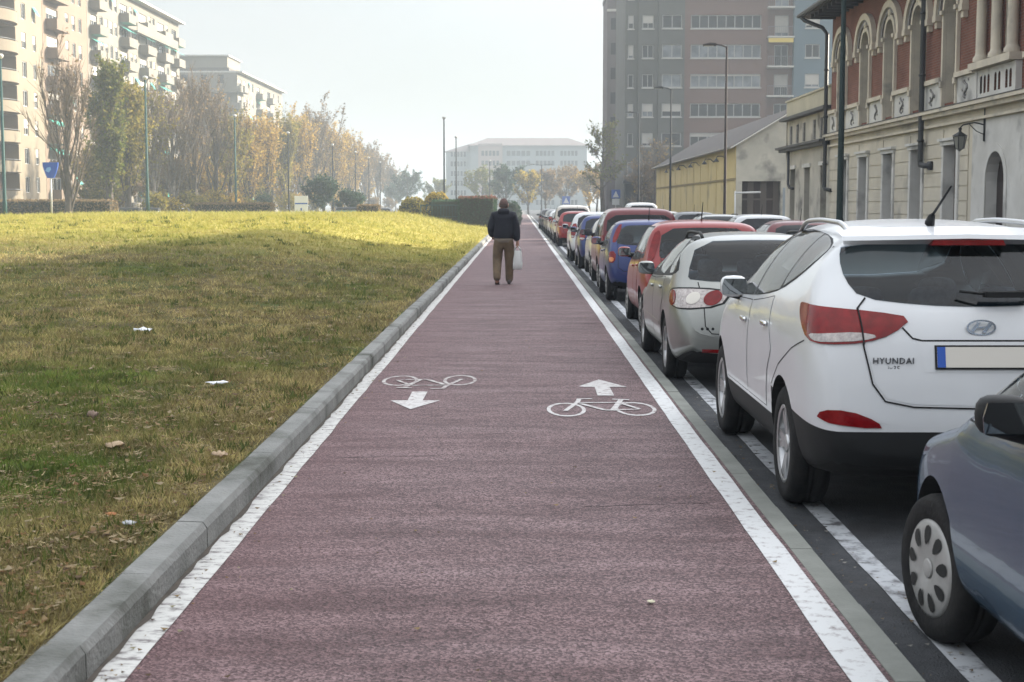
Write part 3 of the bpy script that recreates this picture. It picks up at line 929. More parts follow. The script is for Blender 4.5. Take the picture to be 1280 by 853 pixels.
# roof with hip and gutter
mb = MB()
ez, rz_, ey, ridge = 9.0, 12.6, 58.75, 18.0
mb.add([(10.95, Y0, ez), (10.95, ey, ez), (25, ey, ez), (25, Y0, ez), (ridge, Y0, rz_), (ridge, 52.2, rz_)],
       [(0, 1, 5, 4), (1, 2, 5), (2, 3, 4, 5)], 0)
mb.add([(10.95, Y0, ez - .14), (10.95, ey, ez - .14), (25, ey, ez - .14), (25, Y0, ez - .14), (10.95, Y0, ez), (10.95, ey, ez), (25, ey, ez)],
       [(0, 3, 2, 1), (0, 1, 5, 4), (1, 2, 6, 5)], 1)
rpart(mb, 'roof', [m_tile, m_soffit])
y = 57.2
while y > 30:
    mb = MB(); mb.box((11.05, y - .06, ez - .32), (BX - .003, y + .06, ez - .142)); y -= .75
    rpart(mb, 'rafter_tail', m_soffit)
mb = MB(); mb.tube([(10.88, Y0, ez - .02), (10.88, ey + .05, ez - .02)], .085, 8); rpart(mb, 'gutter', m_gutter)
mb = MB(); mb.tube([(10.90, 58.4, 8.92), (11.0, 58.2, 8.75), (11.65, 57.95, 8.45), (11.82, 57.85, 8.2), (11.82, 57.85, 2.35), (11.84, 57.8, 2.25), (11.95, 57.2, 2.2)], .075, 8)
for z in (3.2, 5.0, 6.8): mb.tube([(11.82, 57.85, z), (11.82, 57.85, z + .06)], .10, 8)
rpart(mb, 'downpipe', m_gutter)
mb = MB(); mb.tube([(10.90, 44.0, 8.95), (11.1, 44.0, 8.7), (11.72, 44.0, 8.5), (11.80, 44.0, 8.3), (11.80, 44.0, 2.95), (11.80, 43.95, 2.82), (11.82, 43.5, 2.78), (11.96, 43.3, 2.78)], .085, 8)
mb.tube([(11.86, 43.36, 2.78), (11.985, 43.28, 2.78)], .13, 8)
for z in (3.5, 5.4, 7.2): mb.tube([(11.80, 44.0, z), (11.80, 44.0, z + .06)], .11, 8)
rpart(mb, 'downpipe', m_gutter)

# wall lantern beside the door
wl = thing('wall_lantern', 'black iron lantern on a bracket beside the arched doorway', 'lantern', (BX - .03, 38.55, 3.4))
mb = MB(); mb.tube([(0, 0, .45), (0, 0, -.12)], .028, 6); mb.tube([(0, 0, .30), (-.25, 0, .36), (-.55, 0, .30), (-.62, 0, .22)], .018, 6); mb.tube([(0, 0, .05), (-.2, 0, .14), (-.4, 0, .33)], .012, 6)
mb.tube([(0, 0, .45), (0, 0, 1.1)], .016, 6)
mb.build('bracket', m_metal_dk, wl)
mb = MB(); Mx = Matrix.Translation((-.62, 0, -.33))
mb.lathe([(.02, .56), (.05, .54), (.03, .47), (.06, .44), (.19, .36), (.20, .34), (.17, .335)], Mx, 6, 0, False)
mb.lathe([(.17, .33), (.11, .02), (.05, -.02), (.01, -.05)], Mx, 6, 1, False)
for k in range(6):
    a = 2 * math.pi * k / 6
    mb.tube([(-.62 + .172 * math.cos(a), .172 * math.sin(a), 0.0), (-.62 + .112 * math.cos(a), .112 * math.sin(a), -.31)], .012, 5)
mb.build('lamp_head', [m_metal_dk, mat('old_lamp_glass', (.20, .20, .18), .2)], wl)

# ------------------------------------------------------------------ annex with a parapet
an = thing('annex_building', 'low weathered stucco annex with a plain parapet between the brick building and the gabled hall', 'building', (BX, 62.5, 0.04))
AI = Matrix.Translation((-BX, -62.5, -0.04))
m_annex = mat('weathered_stucco', (0.48, 0.45, 0.385), 0.92, (0.37, 0.35, 0.30), 0.8, third=((0.15, 0.14, 0.125), 0.9, 0.55, 0.72), bump=0.12, bscale=18)
m_parapet = mat('parapet_plaster', (0.47, 0.44, 0.34), 0.92, (0.39, 0.36, 0.28), 0.7)
def apart(mb, name, mats):
    o = mb.build(name, mats, an); o.matrix_parent_inverse = AI; return o
ah = [rect(c - .58, 0.95, c + .58, 3.2) for c in (58.9, 62.3, 65.6)]
mb = MB(); A0, A1 = 57.705, 67.3
wall(mb, rect(A0, .04, A1, 4.1), ah, F, .32)
mb.face([(BX, A1, .04), (22, A1, .04), (22, A1, 6.2), (BX, A1, 6.2)]); mb.face([(BX, A0, 6.2), (BX, A1, 6.2), (22, A1, 6.2), (22, A0, 6.2)])
mb.face([(BX + .6, A0, .04), (BX + .6, A1, .04), (BX + .6, A1, 4.1), (BX + .6, A0, 4.1)], 1)
apart(mb, 'wall', [m_annex, m_inside])
mb = MB(); wall(mb, rect(A0, 4.1, A1, 5.35), [], lambda u, v, d: (BX + .05 + d, u, v)); 
for u in (59.6, 61.0, 63.2, 64.7, 66.2): mb.box((BX - .03, u - .12, 4.32), (BX + .047, u + .12, 5.1), 1)
apart(mb, 'frieze', [m_annex, m_relief])
mb = MB(); wall(mb, rect(A0, 5.5, A1, 6.2), [], F); mb.box((BX - .05, A0, 6.203), (BX + .35, A1 + .05, 6.28)); apart(mb, 'parapet', m_parapet)
mb = MB(); mb.box((BX - .42, A0 + .12, 4.10), (BX + .04, A1 + .5, 4.20)); mb.box((BX - .30, A0 + .12, 3.98), (BX - .003, A1 + .25, 4.097)); mb.box((BX - .28, A0 + .12, 5.36), (BX + .04, A1 + .3, 5.49))
apart(mb, 'cornice', m_gutter)
for h in ah:
    o = win(an, F, h[0][0], .97, h[1][0], 3.18, .28, m_wframeB, m_glass, 2, 3); o.matrix_parent_inverse = AI
    c = (h[0][0] + h[1][0]) / 2
    mb = MB(); mb.box((BX - .07, c - .8, 3.205), (BX - .003, c + .8, 3.36)); apart(mb, 'window_hood', m_white)
mb = MB(); mb.tube([(BX - .12, 66.0, 4.0), (BX - .12, 66.0, 2.55), (BX - .10, 65.8, 2.4), (BX - .02, 65.3, 2.35)], .06, 8); apart(mb, 'downpipe', m_gutter)

# ------------------------------------------------------------------ yellow hall with a gabled end
yh = thing('yellow_hall', 'long low yellow hall with a dark pitched roof and stained white gable', 'building', (BX, 82.8, .04))
YI = Matrix.Translation((-BX, -82.8, -.04))
m_yel = mat('yellow_plaster', (0.52, 0.41, 0.19), 0.92, (0.57, 0.46, 0.23), 0.4, third=((0.30, 0.25, 0.15), 0.5, 0.56, 0.75))
m_gable = mat('stained_plaster', (0.46, 0.44, 0.38), 0.92, (0.34, 0.33, 0.29), 0.7, third=((0.13, 0.13, 0.12), 0.75, 0.54, 0.70))
def ypart(mb, name, mats):
    o = mb.build(name, mats, yh); o.matrix_parent_inverse = YI; return o
H0, H1, HR, HZ, HE = 82.8, 131.0, 15.6, 7.15, 5.0
mb = MB(); wall(mb, rect(H0, .04, H1, HE), [], F); ypart(mb, 'side_wall', m_yel)
mb = MB()
G = lambda u, v, d: (u, H0 + d, v)
wall(mb, [(12.0, .04), (19.2, .04), (19.2, HE), (HR, HZ), (12.0, HE)], [rect(12.35, .06, 14.5, 2.95)], G, .5)
mb.face([(12.0, H0 + .55, .04), (15, H0 + .55, .04), (15, H0 + .55, 3.1), (12.0, H0 + .55, 3.1)], 1)
mb.face([(12, H1, .04), (19.2, H1, .04), (19.2, H1, HE), (HR, H1, HZ), (12, H1, HE)]); mb.face([(19.2, H0, .04), (19.2, H1, .04), (19.2, H1, HE), (19.2, H0, HE)])
ypart(mb, 'gable_wall', [m_gable, m_inside])
mb = MB()
for k in range(6):
    x = 12.36 + k * .357; mb.box((x, H0 + .38, .06), (x + .34, H0 + .43, 2.94), k % 2)
mb.box((12.36, H0 + .34, 1.9), (14.49, H0 + .378, 2.0), 1)
ypart(mb, 'gate', [m_door, mat('gate_rust', (.085, .07, .06), .8)])
mb = MB(); mb.box((14.62, H0 - .03, .04), (15.6, H0 - .003, 2.6)); ypart(mb, 'metal_panel', mat('blue_grey_sheet', (.26, .30, .33), .5, (.2, .23, .25), 1.1))
mb = MB()
ov = .35
mb.add([(12 - ov, H0 - .25, HE - .18 + .02), (HR, H0 - .25, HZ + .04), (HR, H1 + .2, HZ + .04), (12 - ov, H1 + .2, HE - .16), (19.2 + ov, H0 - .25, HE - .16), (19.2 + ov, H1 + .2, HE - .16)],
       [(0, 1, 2, 3), (1, 4, 5, 2)], 0)
mb.add([(12 - ov, H0 - .26, HE - .26), (HR, H0 - .26, HZ - .06), (HR, H0 - .26, HZ + .02), (12 - ov, H0 - .26, HE - .18)], [(0, 1, 2, 3)], 1)
ypart(mb, 'roof', [m_tile, m_white])
mb = MB(); mb.tube([(12 - ov - .05, H0 - .2, HE - .20), (12 - ov - .05, H1, HE - .20)], .07, 6); ypart(mb, 'gutter', mat('grey_gutter', (.2, .19, .17), .6))
mb = MB(); mb.box((BX - .06, H0, 3.02), (BX - .003, H1, 3.14)); mb.box((BX - .05, H0 + .05, .04), (BX - .003, H1, .7)); ypart(mb, 'moulding', mat('ochre_moulding', (.22, .17, .08), .9))
for k in range(12):
    mb = MB(); u = H0 + .12 + k * 4.0; mb.box((BX - .03, u, .702), (BX - .003, u + .35, 3.017)); mb.box((BX - .03, u, 3.143), (BX - .003, u + .35, 4.7))
    ypart(mb, 'pilaster', m_yel)
for u in (86.5, 92.0, 99.5, 107.0, 116.0):
    mb = MB(); mb.tube([(BX - .02, u, 4.25), (BX - .25, u, 4.45), (BX - .55, u, 4.45), (BX - .62, u, 4.3)], .03, 6)
    mb.lathe([(.03, .06), (.08, .0), (.17, -.12), (.17, -.14)], Matrix.Translation((BX - .62, u, 4.27)), 10)
    ypart(mb, 'gooseneck_lamp', m_gutter)

# barrier pole at the gate
mb = MB(); mb.tube([(11.9, 82.3, 2.3), (13.3, 82.3, 2.34)], .05, 8); mb.tube([(11.9, 82.3, .04), (11.9, 82.3, 2.4)], .04, 8)
tag(mb.build('sign_arm', mat('pale_pipe', (.55, .56, .56), .5)), 'pale horizontal pipe on a post in front of the dark gate', 'post')

m_tframe = mat('tower_window_frame', (0.33, 0.33, 0.32), 0.6)
# ------------------------------------------------------------------ tower block behind the yellow hall
TY = 160.0
def TF(u, v, d): return (u, TY + d, v)
tw = thing('tower_block', 'tall brown and grey brick apartment tower rising above the yellow hall', 'building', (22, TY, 0))
TI = Matrix.Translation((-22, -TY, 0))
def tpart(mb, name, mats):
    o = mb.build(name, mats, tw); o.matrix_parent_inverse = TI; return o
m_tb = mat('tower_brown', (0.118, 0.068, 0.055), 0.9, (0.136, 0.080, 0.064), 0.25)
m_tg = mat('tower_grey_green', (0.070, 0.070, 0.062), 0.9, (0.084, 0.083, 0.074), 0.25)
m_tbl = mat('tower_blue_grey', (0.085, 0.125, 0.150), 0.9, (0.10, 0.145, 0.17), 0.25)
m_slab = mat('balcony_slab', (0.42, 0.41, 0.38), 0.8)
sills = [1.70 + 3.11 * k for k in range(9)]
TH = 27.6
secs = [(11.24, 12.6, 0.55, m_tg), (12.6, 14.75, 0.25, m_tg), (14.75, 17.55, 0.0, m_tg), (17.55, 26.35, 0.12, m_tb), (26.35, 29.15, 0.6, m_tb), (29.15, 40.0, -0.2, m_tbl)]
spec = [[(11.55, 12.15)], [(13.05, 14.25)], [(15.15, 17.25)], [(18.2, 25.7)], [(27.2, 28.7)], [(30.35, 31.9), (34.0, 35.6), (37.2, 38.6)]]
rngt = random.Random(9)
for (x0, x1, dd, mm), wins in zip(secs, spec):
    f = (lambda dd: (lambda u, v, d: TF(u, v, dd + d)))(dd)
    holes = []
    for z in sills:
        for a, b2 in wins:
            lo_ = z - 0.85 if (26 < a < 29) else z
            holes.append(rect(a, lo_, b2, z + 1.42))
    mb = MB(); wall(mb, rect(x0 + .004, 0, x1 - .004, TH), holes, f, .22)
    for e in (x0 + .004, x1 - .004): mb.face([f(e, 0, 0), f(e, TH, 0), (e, TY + 3, TH), (e, TY + 3, 0)])
    tpart(mb, 'wall', mm)
    mb = MB(); mb.face([f(x0 + .01, .1, .7), f(x1 - .01, .1, .7), f(x1 - .01, TH - .1, .7), f(x0 + .01, TH - .1, .7)])
    tpart(mb, 'interior', m_inside)
    for h in holes:
        w_ = h[1][0] - h[0][0]
        nu = 4 if w_ > 5 else (2 if w_ > 1 else 1)
        o = win(tw, f, h[0][0], h[0][1], h[1][0], h[2][1], .16, m_tframe, m_glass_far if rngt.random() < .45 else m_glass, nu if w_ < 5 else 8, 1,
                shutter=rngt.choice([0, 0, .35, .6, .8]) if w_ < 5 else rngt.choice([0, .15, .3]), t=.09)
        o.matrix_parent_inverse = TI
    if dd != 0.6:
        mb = MB()
        for h in holes: mb.prism(rect(h[0][0] - .08, h[0][1] - .12, h[1][0] + .08, h[0][1] - .01), -.10, -.003, f)
        tpart(mb, 'window_sill', m_slab)
mb = MB(); mb.box((11.24, TY + .8, TH - .3), (40, TY + 16, TH)); mb.box((11.24, TY + 3.01, 0), (40, TY + 16, TH - .31), 1); tpart(mb, 'roof', [m_slab, m_tg])
m_rail = mat('balcony_rail', (0.14, 0.15, 0.16), 0.5)
for k, z in enumerate(sills):
    mb = MB(); mb.box((26.3, TY - .75, z - 1.05), (29.1, TY + .58, z - .88)); 
    n_ = 13
    for i in range(n_):
        x = 26.35 + i * (2.7 / (n_ - 1)); mb.box((x - .012, TY - .72, z - .88), (x + .012, TY - .70, z + .08), 1)
    mb.box((26.33, TY - .74, z + .08), (29.07, TY - .68, z + .13), 1)
    tpart(mb, 'balcony', [m_slab, m_rail])
mb = MB(); mb.prism(rect(26.35, sills[6] - 1.55, 29.0, sills[6] - 1.10), -.72, -.70, TF); tpart(mb, 'awning', mat('yellow_awning', (.55, .42, .10), .8))
mb = MB(); mb.box((11.0, TY - 1.2, 3.9), (17.5, TY - .02, 4.2)); mb.box((11.3, TY - .4, 0), (17.3, TY - .03, 3.88), 1); tpart(mb, 'shopfront', [m_gutter, m_glass])

sl = thing('brick_slab', 'narrow dark brown high-rise slab left of the tower, with a bright gap between them', 'building', (10.9, 184, 0))
mb = MB(); mb.box((-.75 + .52, 0, 0), (.75 + .52, 9, 27.0)); mb.box((-.78 + .52, -.04, 25.2), (.78 + .52, -.003, 25.5), 1); mb.box((-.85 + .52, -.06, 27.003), (.85 + .52, 9.05, 27.5), 0)
mb.build('wall', [mat('slab_brown', (0.085, 0.068, 0.072), .9, (.105, .085, .085), .3), m_slab], sl)
mb = MB()
for k in range(8): mb.box((-.3 + .52, -.03, 2 + k * 3.0), (.3 + .52, -.003, 3.4 + k * 3.0), 0)
mb.build('window_column', m_glass, sl)

# ------------------------------------------------------------------ apartment blocks along the left street
m_cream = mat('cream_render', (0.200, 0.166, 0.116), 0.9, (0.172, 0.142, 0.100), 0.2)
m_pink = mat('pinkish_render', (0.190, 0.138, 0.098), 0.9, (0.165, 0.120, 0.085), 0.2)
m_offw = mat('offwhite_render', (0.185, 0.168, 0.138), 0.9, (0.158, 0.144, 0.118), 0.2)
m_rose = mat('rose_brick_render', (0.40, 0.22, 0.16), 0.9, (0.34, 0.19, 0.14), 0.6)
m_teal = mat('teal_awning', (0.05, 0.36, 0.30), 0.8)
LX = -51.0
def LF(u, v, d): return (LX - d, u, v)

def block(name, label, y0, y1, H, wall_m, cols, z0=1.5, fl=2.95, nfl=9, group=None, cornice=1.0, balc_m=None, seed=1, x_back=-66.0):
    """cols: (kind, centre, width); kinds: window, loggia, box"""
    rng = random.Random(seed)
    b = thing(name, label, 'building', (LX, (y0 + y1) / 2, 0), 0, group)
    inv = Matrix.Translation((-LX, -(y0 + y1) / 2, 0))
    def part(mb, n, m):
        o = mb.build(n, m, b); o.matrix_parent_inverse = inv; return o
    holes = []; jobs = []
    for k in range(nfl):
        z = z0 + k * fl
        for kind, c, w in cols:
            if kind == 'window':
                w = w * 1.18; h = rect(c - w / 2, z + .85, c + w / 2, z + 2.48)
                if h[2][1] > H - .5: continue
                holes.append(h); jobs.append(('window', h, z, c, w, .18))
            elif kind == 'box':
                h = rect(c - w / 2 + .3, z + .05, c + w / 2 - .3, z + 2.3)
                if h[2][1] > H - .5: continue
                holes.append(h); jobs.append(('box', h, z, c, w, .25))
            elif kind == 'loggia':
                h = rect(c - w / 2, z + .10, c + w / 2, z + fl - .22)
                if h[2][1] > H - .3: continue
                holes.append(h); jobs.append(('loggia', h, z, c, w, 1.7))
    mb = MB()
    V, T_ = cdt(rect(y0, 0, y1, H), holes)
    mb.add([LF(u, v, 0) for u, v in V], T_, 0)
    for kind, h, z, c, w, dp in jobs:
        for i in range(4):
            a, b2 = h[i], h[(i + 1) % 4]
            mb.face([LF(*a, 0), LF(*b2, 0), LF(*b2, dp), LF(*a, dp)], 0)
        mb.face([LF(*p, dp + .02) for p in h], 1 if kind == 'loggia' else 2)
    for yy in (y0, y1): mb.face([(LX, yy, 0), (x_back, yy, 0), (x_back, yy, H), (LX, yy, H)])
    mb.face([(x_back, y0, 0), (x_back, y1, 0), (x_back, y1, H), (x_back, y0, H)])
    part(mb, 'wall', [wall_m, m_rose, m_inside])
    for kind, h, z, c, w, dp in jobs:
        if kind == 'window':
            o = win(b, LF, h[0][0], h[0][1], h[1][0], h[2][1], .14, m_wframe, m_glass, 2, 1, shutter=rng.choice([0, 0, .3, .55]), t=.07); o.matrix_parent_inverse = inv
            if rng.random() < .10:
                mb = MB(); mb.add([LF(h[0][0], h[2][1], -.02), LF(h[1][0], h[2][1], -.02), LF(h[1][0], h[2][1] - .9, -.55), LF(h[0][0], h[2][1] - .9, -.55)], [(0, 1, 2, 3)]); part(mb, 'awning', m_teal)
        elif kind == 'box':
            o = win(b, LF, h[0][0], h[0][1], h[1][0], h[2][1], .2, m_wframe, m_glass, 3, 1, shutter=rng.choice([0, .3, .5]), t=.08, name='balcony_door'); o.matrix_parent_inverse = inv
            mb = MB(); a0, a1 = c - w / 2, c + w / 2
            mb.box((LX + .003, a0, z - .16), (LX + 1.25, a1, z)); mb.box((LX + 1.17, a0, z + .003), (LX + 1.25, a1, z + .98))
            for e in (a0, a1 - .08): mb.box((LX + .003, e, z + .003), (LX + 1.167, e + .08, z + .98))
            part(mb, 'balcony', balc_m or wall_m)
            if rng.random() < .28:
                mb = MB(); mb.add([LF(a0 + .1, z + 2.45, -.03), LF(a1 - .1, z + 2.45, -.03), LF(a1 - .1, z + 1.75, -1.2), LF(a0 + .1, z + 1.75, -1.2)], [(0, 1, 2, 3)]); part(mb, 'awning', m_teal)
        else:
            # bowed parapet in front of the recess
            mb = MB(); n = 12; P = []
            for i in range(n + 1):
                t = i / n; u = c - w / 2 + w * t
                P.append((LX + .02 + 1.0 * math.sin(math.pi * t) ** .8, u))
            for (xa, ua), (xb, ub) in zip(P, P[1:]):
                mb.face([(xa, ua, z - .12), (xb, ub, z - .12), (xb, ub, z + .98), (xa, ua, z + .98)], 0, True)
                mb.face([(xa - .1, ua, z + .981), (xb - .1, ub, z + .981), (xb, ub, z + .981), (xa, ua, z + .981)], 0)
                mb.face([(LX, ua, z - .12), (LX, ub, z - .12), (xb, ub, z - .12), (xa, ua, z - .12)], 0)
                mb.face([(LX, ua, z + .02), (LX, ub, z + .02), (xb - .1, ub, z + .02), (xa - .1, ua, z + .02)], 0)
            mb.tube([(x - .05, u, z + 1.12) for x, u in P], .03, 6, 1)
            part(mb, 'balcony', [wall_m, m_rail])
            f2 = lambda u, v, d: LF(u, v, d)
            o = win(b, f2, c - .2, z + .15, c + 1.4, z + 2.3, 1.62, m_wframe, m_glass, 2, 1, t=.09); o.matrix_parent_inverse = inv
    mb = MB(); mb.box((x_back - .2, y0 + .003, H), (LX + cornice, y1 - .003, H + .28)); mb.box((x_back, y0 + .3, H + .283), (LX - 1.5, y1 - .3, H + .9), 1); part(mb, 'roof', [m_slab, m_tile])
    return b, part
g = 'apartment blocks along the left street'
block('apartment_block', 'cream apartment block at the left edge with curved recessed balconies', 128.0, 159.9, 29.5, m_cream,
      [('loggia', 148.2, 6.4), ('window', 153.9, 1.15), ('window', 157.2, .9), ('window', 141.5, 1.2), ('loggia', 135.5, 6.4)], z0=2.05, fl=2.95, group=g, seed=3)
block('apartment_block', 'pinkish cream apartment block with boxy balconies and teal awnings', 160.0, 176.5, 30.5, m_pink,
      [('box', 163.4, 4.6), ('window', 168.7, 1.0), ('window', 171.2, 1.0), ('window', 173.7, 1.0)], z0=2.3, fl=3.05, group=g, seed=8)
b2_, p2_ = block('apartment_block', 'off-white apartment block with stacked balconies and a long top terrace', 176.6, 224.0, 28.4, m_offw,
      [('box', 179.4, 3.4), ('window', 182.6, 1.1), ('window', 184.8, 1.1), ('window', 187.0, 1.1), ('window', 189.2, 1.1), ('box', 193.0, 4.2), ('window', 196.6, 1.1), ('window', 198.6, 1.1), ('box', 202.8, 4.6), ('window', 206.6, 1.1), ('window', 208.6, 1.1), ('box', 212.8, 4.6), ('window', 216.6, 1.1), ('box', 220.6, 3.8)], z0=0.95, fl=3.0, group=g, seed=5, balc_m=m_offw)
mb = MB(); mb.box((LX + 1.3, 194.5, 24.2), (LX + 1.38, 217.5, 25.2)); mb.box((LX + .9, 194.5, 24.0), (LX + 1.38, 217.5, 24.19)); p2_(mb, 'terrace', m_offw)
b3_, p3_ = block('apartment_block', 'distant pale apartment block with rounded corner balconies above the trees', 269.6, 320.0, 25.4, m_offw,
      [('box', 271.9, 3.8), ('window', 277.0, 1.3), ('window', 281.0, 1.3), ('window', 285.0, 1.3), ('box', 291.0, 4.4), ('window', 296.5, 1.3), ('box', 303.0, 4.4), ('window', 309.0, 1.3), ('window', 315.0, 1.3)], z0=1.05, fl=3.0, nfl=8, group=g, seed=6)
mb = MB()
for k in range(4):       # rounded balconies wrapping the near corner
    z = 12.9 + k * 3.0
    P = [(LX + 1.0, 276.0)] + [(LX - .6 + 1.6 * math.cos(a), 269.6 - 1.0 - .6 * math.sin(a)) for a in [i * math.pi / 12 for i in range(7)]] + [(-66.0, 268.0)]
    for (xa, ya), (xb, yb) in zip(P, P[1:]):
        mb.face([(xa, ya, z - .1), (xb, yb, z - .1), (xb, yb, z + 1.0), (xa, ya, z + 1.0)], 0, True)
    mb.face([(x, y, z - .1) for x, y in P] + [(-66, 269.5, z - .1), (LX, 269.5, z - .1)])
    mb.face([(x, y, z + .05) for x, y in P] + [(-66, 269.5, z + .05), (LX, 269.5, z + .05)])
p3_(mb, 'corner_balcony', m_offw)
for k in range(8):
    for x in (-64, -60.5, -57, -54):
        mb = MB(); mb.box((x - .6, 269.55, 2.5 + 3 * k), (x + .6, 269.597, 4.0 + 3 * k)); p3_(mb, 'window', m_glass)
mb = MB(); mb.box((-64, 272, 25.69), (-53.2, 284, 28.5)); mb.box((-64.4, 271.6, 28.503), (-52.8, 284.4, 28.75), 1); p3_(mb, 'penthouse', [m_offw, m_slab])
for ya, yb, zt in ((296, 299, 27.6), (306, 316, 27.2)):
    mb = MB(); mb.box((-62, ya, 25.69), (-54.5, yb, zt)); p3_(mb, 'roof_hut', [m_offw, m_slab])

# ------------------------------------------------------------------ hazy building closing the street
fb = thing('office_building', 'wide hazy pale building with a hipped roof closing the end of the street', 'building', (0, 450, 0))
FI = Matrix.Translation((0, -450, 0))
def fpart(mb, n, m):
    o = mb.build(n, m, fb); o.matrix_parent_inverse = FI; return o
m_fb = mat('far_facade', (0.24, 0.27, 0.28), 0.9); m_fp = mat('far_facade_pink', (0.32, 0.26, 0.24), 0.9); m_fr = mat('far_roof', (0.13, 0.105, 0.105), 0.9)
FX0, FX1, FZ = -22.8, 20.2, 19.4
mb = MB(); mb.box((-15, 450, 0), (FX1, 466, FZ)); mb.box((-22.8, 458, 0), (-15.003, 466, FZ - 1.5)); fpart(mb, 'wall', m_fb)
mb = MB(); mb.box((-12.6, 449.2, 0), (-5.3, 449.99, FZ + .6)); fpart(mb, 'central_bay', m_fp)
mb = MB(); mb.add([(-16, 449, FZ), (FX1 + 1, 449, FZ), (FX1 + 1, 467, FZ), (-16, 467, FZ), (-10, 457, FZ + 2.6), (FX1 - 5.5, 457, FZ + 2.6)], [(0, 1, 5, 4), (1, 2, 5), (2, 3, 4, 5), (3, 0, 4)])
mb.add([(-23.4, 457.5, FZ - 1.5), (-14.5, 457.5, FZ - 1.5), (-14.5, 466.5, FZ - 1.5), (-23.4, 466.5, FZ - 1.5), (-15, 462, FZ + 1.2)], [(0, 1, 4), (1, 2, 4), (2, 3, 4), (3, 0, 4)]); fpart(mb, 'roof', m_fr)
for k in range(6):
    for x0, x1 in ((-21.5, -16.5), (-11.8, -6.2), (-4.2, 3.2), (4.6, 10.5), (12.0, 17.5)):
        y = 457.99 if x0 < -15 else (449.19 if x0 < -6 else 449.99)
        mb = MB(); n = 5
        for i in range(n):
            a = x0 + (x1 - x0) * i / n; mb.box((a + .15, y - .03, 1.6 + k * 2.95), (a + (x1 - x0) / n - .15, y, 3.1 + k * 2.95))
        fpart(mb, 'window', m_glass)
    mb = MB()
    for yy in (452, 456, 460, 463.5): mb.box((FX1 + .003, yy - .7, 1.6 + k * 2.95), (FX1 + .03, yy + .7, 3.1 + k * 2.95))
    fpart(mb, 'window', m_glass)
# ================================================================== CARS
m_tyre = mat('tyre_rubber', (0.013, 0.013, 0.014), 0.85, (0.022, 0.0215, 0.021), 14, bump=0.2, bscale=60, spec=0.2)
m_alloy = mat('alloy_rim', (0.50, 0.51, 0.52), 0.32, metallic=0.75)
m_hubcap = mat('silver_hubcap', (0.40, 0.40, 0.39), 0.42, (0.31, 0.31, 0.30), 9, metallic=0.35)
m_hole = mat('wheel_dark', (0.012, 0.012, 0.012), 0.8)
m_trim = mat('black_plastic', (0.014, 0.015, 0.016), 0.6, spec=.25)
m_liner = mat('arch_liner', (0.010, 0.010, 0.010), 0.95)
m_cglass = mat('car_glass', (0.006, 0.009, 0.013), 0.03, spec=0.42)
def clear_glass(name, tint):
    m = bpy.data.materials.new(name); m.use_nodes = True
    t = m.node_tree; t.nodes.clear(); n, l = t.nodes.new, t.links.new
    o = n('ShaderNodeOutputMaterial'); tr = n('ShaderNodeBsdfTransparent'); gl = n('ShaderNodeBsdfGlossy'); ms = n('ShaderNodeMixShader'); fr = n('ShaderNodeFresnel')
    tr.inputs['Color'].default_value = (*tint, 1); gl.inputs['Roughness'].default_value = .02; fr.inputs['IOR'].default_value = 1.5
    l(fr.outputs['Fac'], ms.inputs['Fac']); l(tr.outputs['BSDF'], ms.inputs[1]); l(gl.outputs['BSDF'], ms.inputs[2]); l(ms.outputs['Shader'], o.inputs['Surface'])
    MATS[name] = m
    return m
m_clearside = clear_glass('clear_side_glass', (.72, .78, .76)); m_tintglass = clear_glass('tinted_rear_glass', (.40, .53, .63)); m_screen = clear_glass('windscreen_glass', (.80, .86, .84))
m_cabin = mat('cabin_lining', (0.24, 0.235, 0.22), .9); m_seat = mat('seat_fabric', (0.11, 0.11, 0.12), .95, (0.16, 0.16, 0.17), 20)
m_chrome = mat('chrome', (0.70, 0.71, 0.72), 0.12, metallic=1.0)
m_redl = mat('red_lens', (0.14, 0.002, 0.003), 0.14, (0.22, 0.004, 0.006), 18, spec=0.35, coat=0.1)
m_clearl = mat('clear_lens', (0.52, 0.47, 0.45), 0.14, (0.30, 0.27, 0.26), 40, spec=0.7, coat=0.6)
m_orangel = mat('orange_lens', (0.62, 0.17, 0.02), 0.15, spec=0.7, coat=0.5)
m_plate = mat('number_plate_white', (0.66, 0.63, 0.57), 0.45)
m_badge = mat('badge_chrome', (0.10, 0.10, 0.105), 0.3, metallic=0.8)
m_pblue = mat('plate_blue', (0.02, 0.09, 0.42), 0.4)
m_seam = mat('panel_gap', (0.010, 0.010, 0.011), 0.9)
m_mirror = mat('mirror_glass', (0.30, 0.32, 0.34), 0.04, metallic=1.0)

def paint(name, col, metallic=0.0, rough=0.28):
    m = mat(name, col, rough, tuple(c * 0.93 for c in col), 1.2, metallic=metallic, spec=0.4, coat=0.5)
    return m

def itp(tab, x):
    if x <= tab[0][0]: return tab[0][1]
    for (a, p), (b, q) in zip(tab, tab[1:]):
        if x <= b:
            return p + (q - p) * (x - a) / (b - a)
    return tab[-1][1]

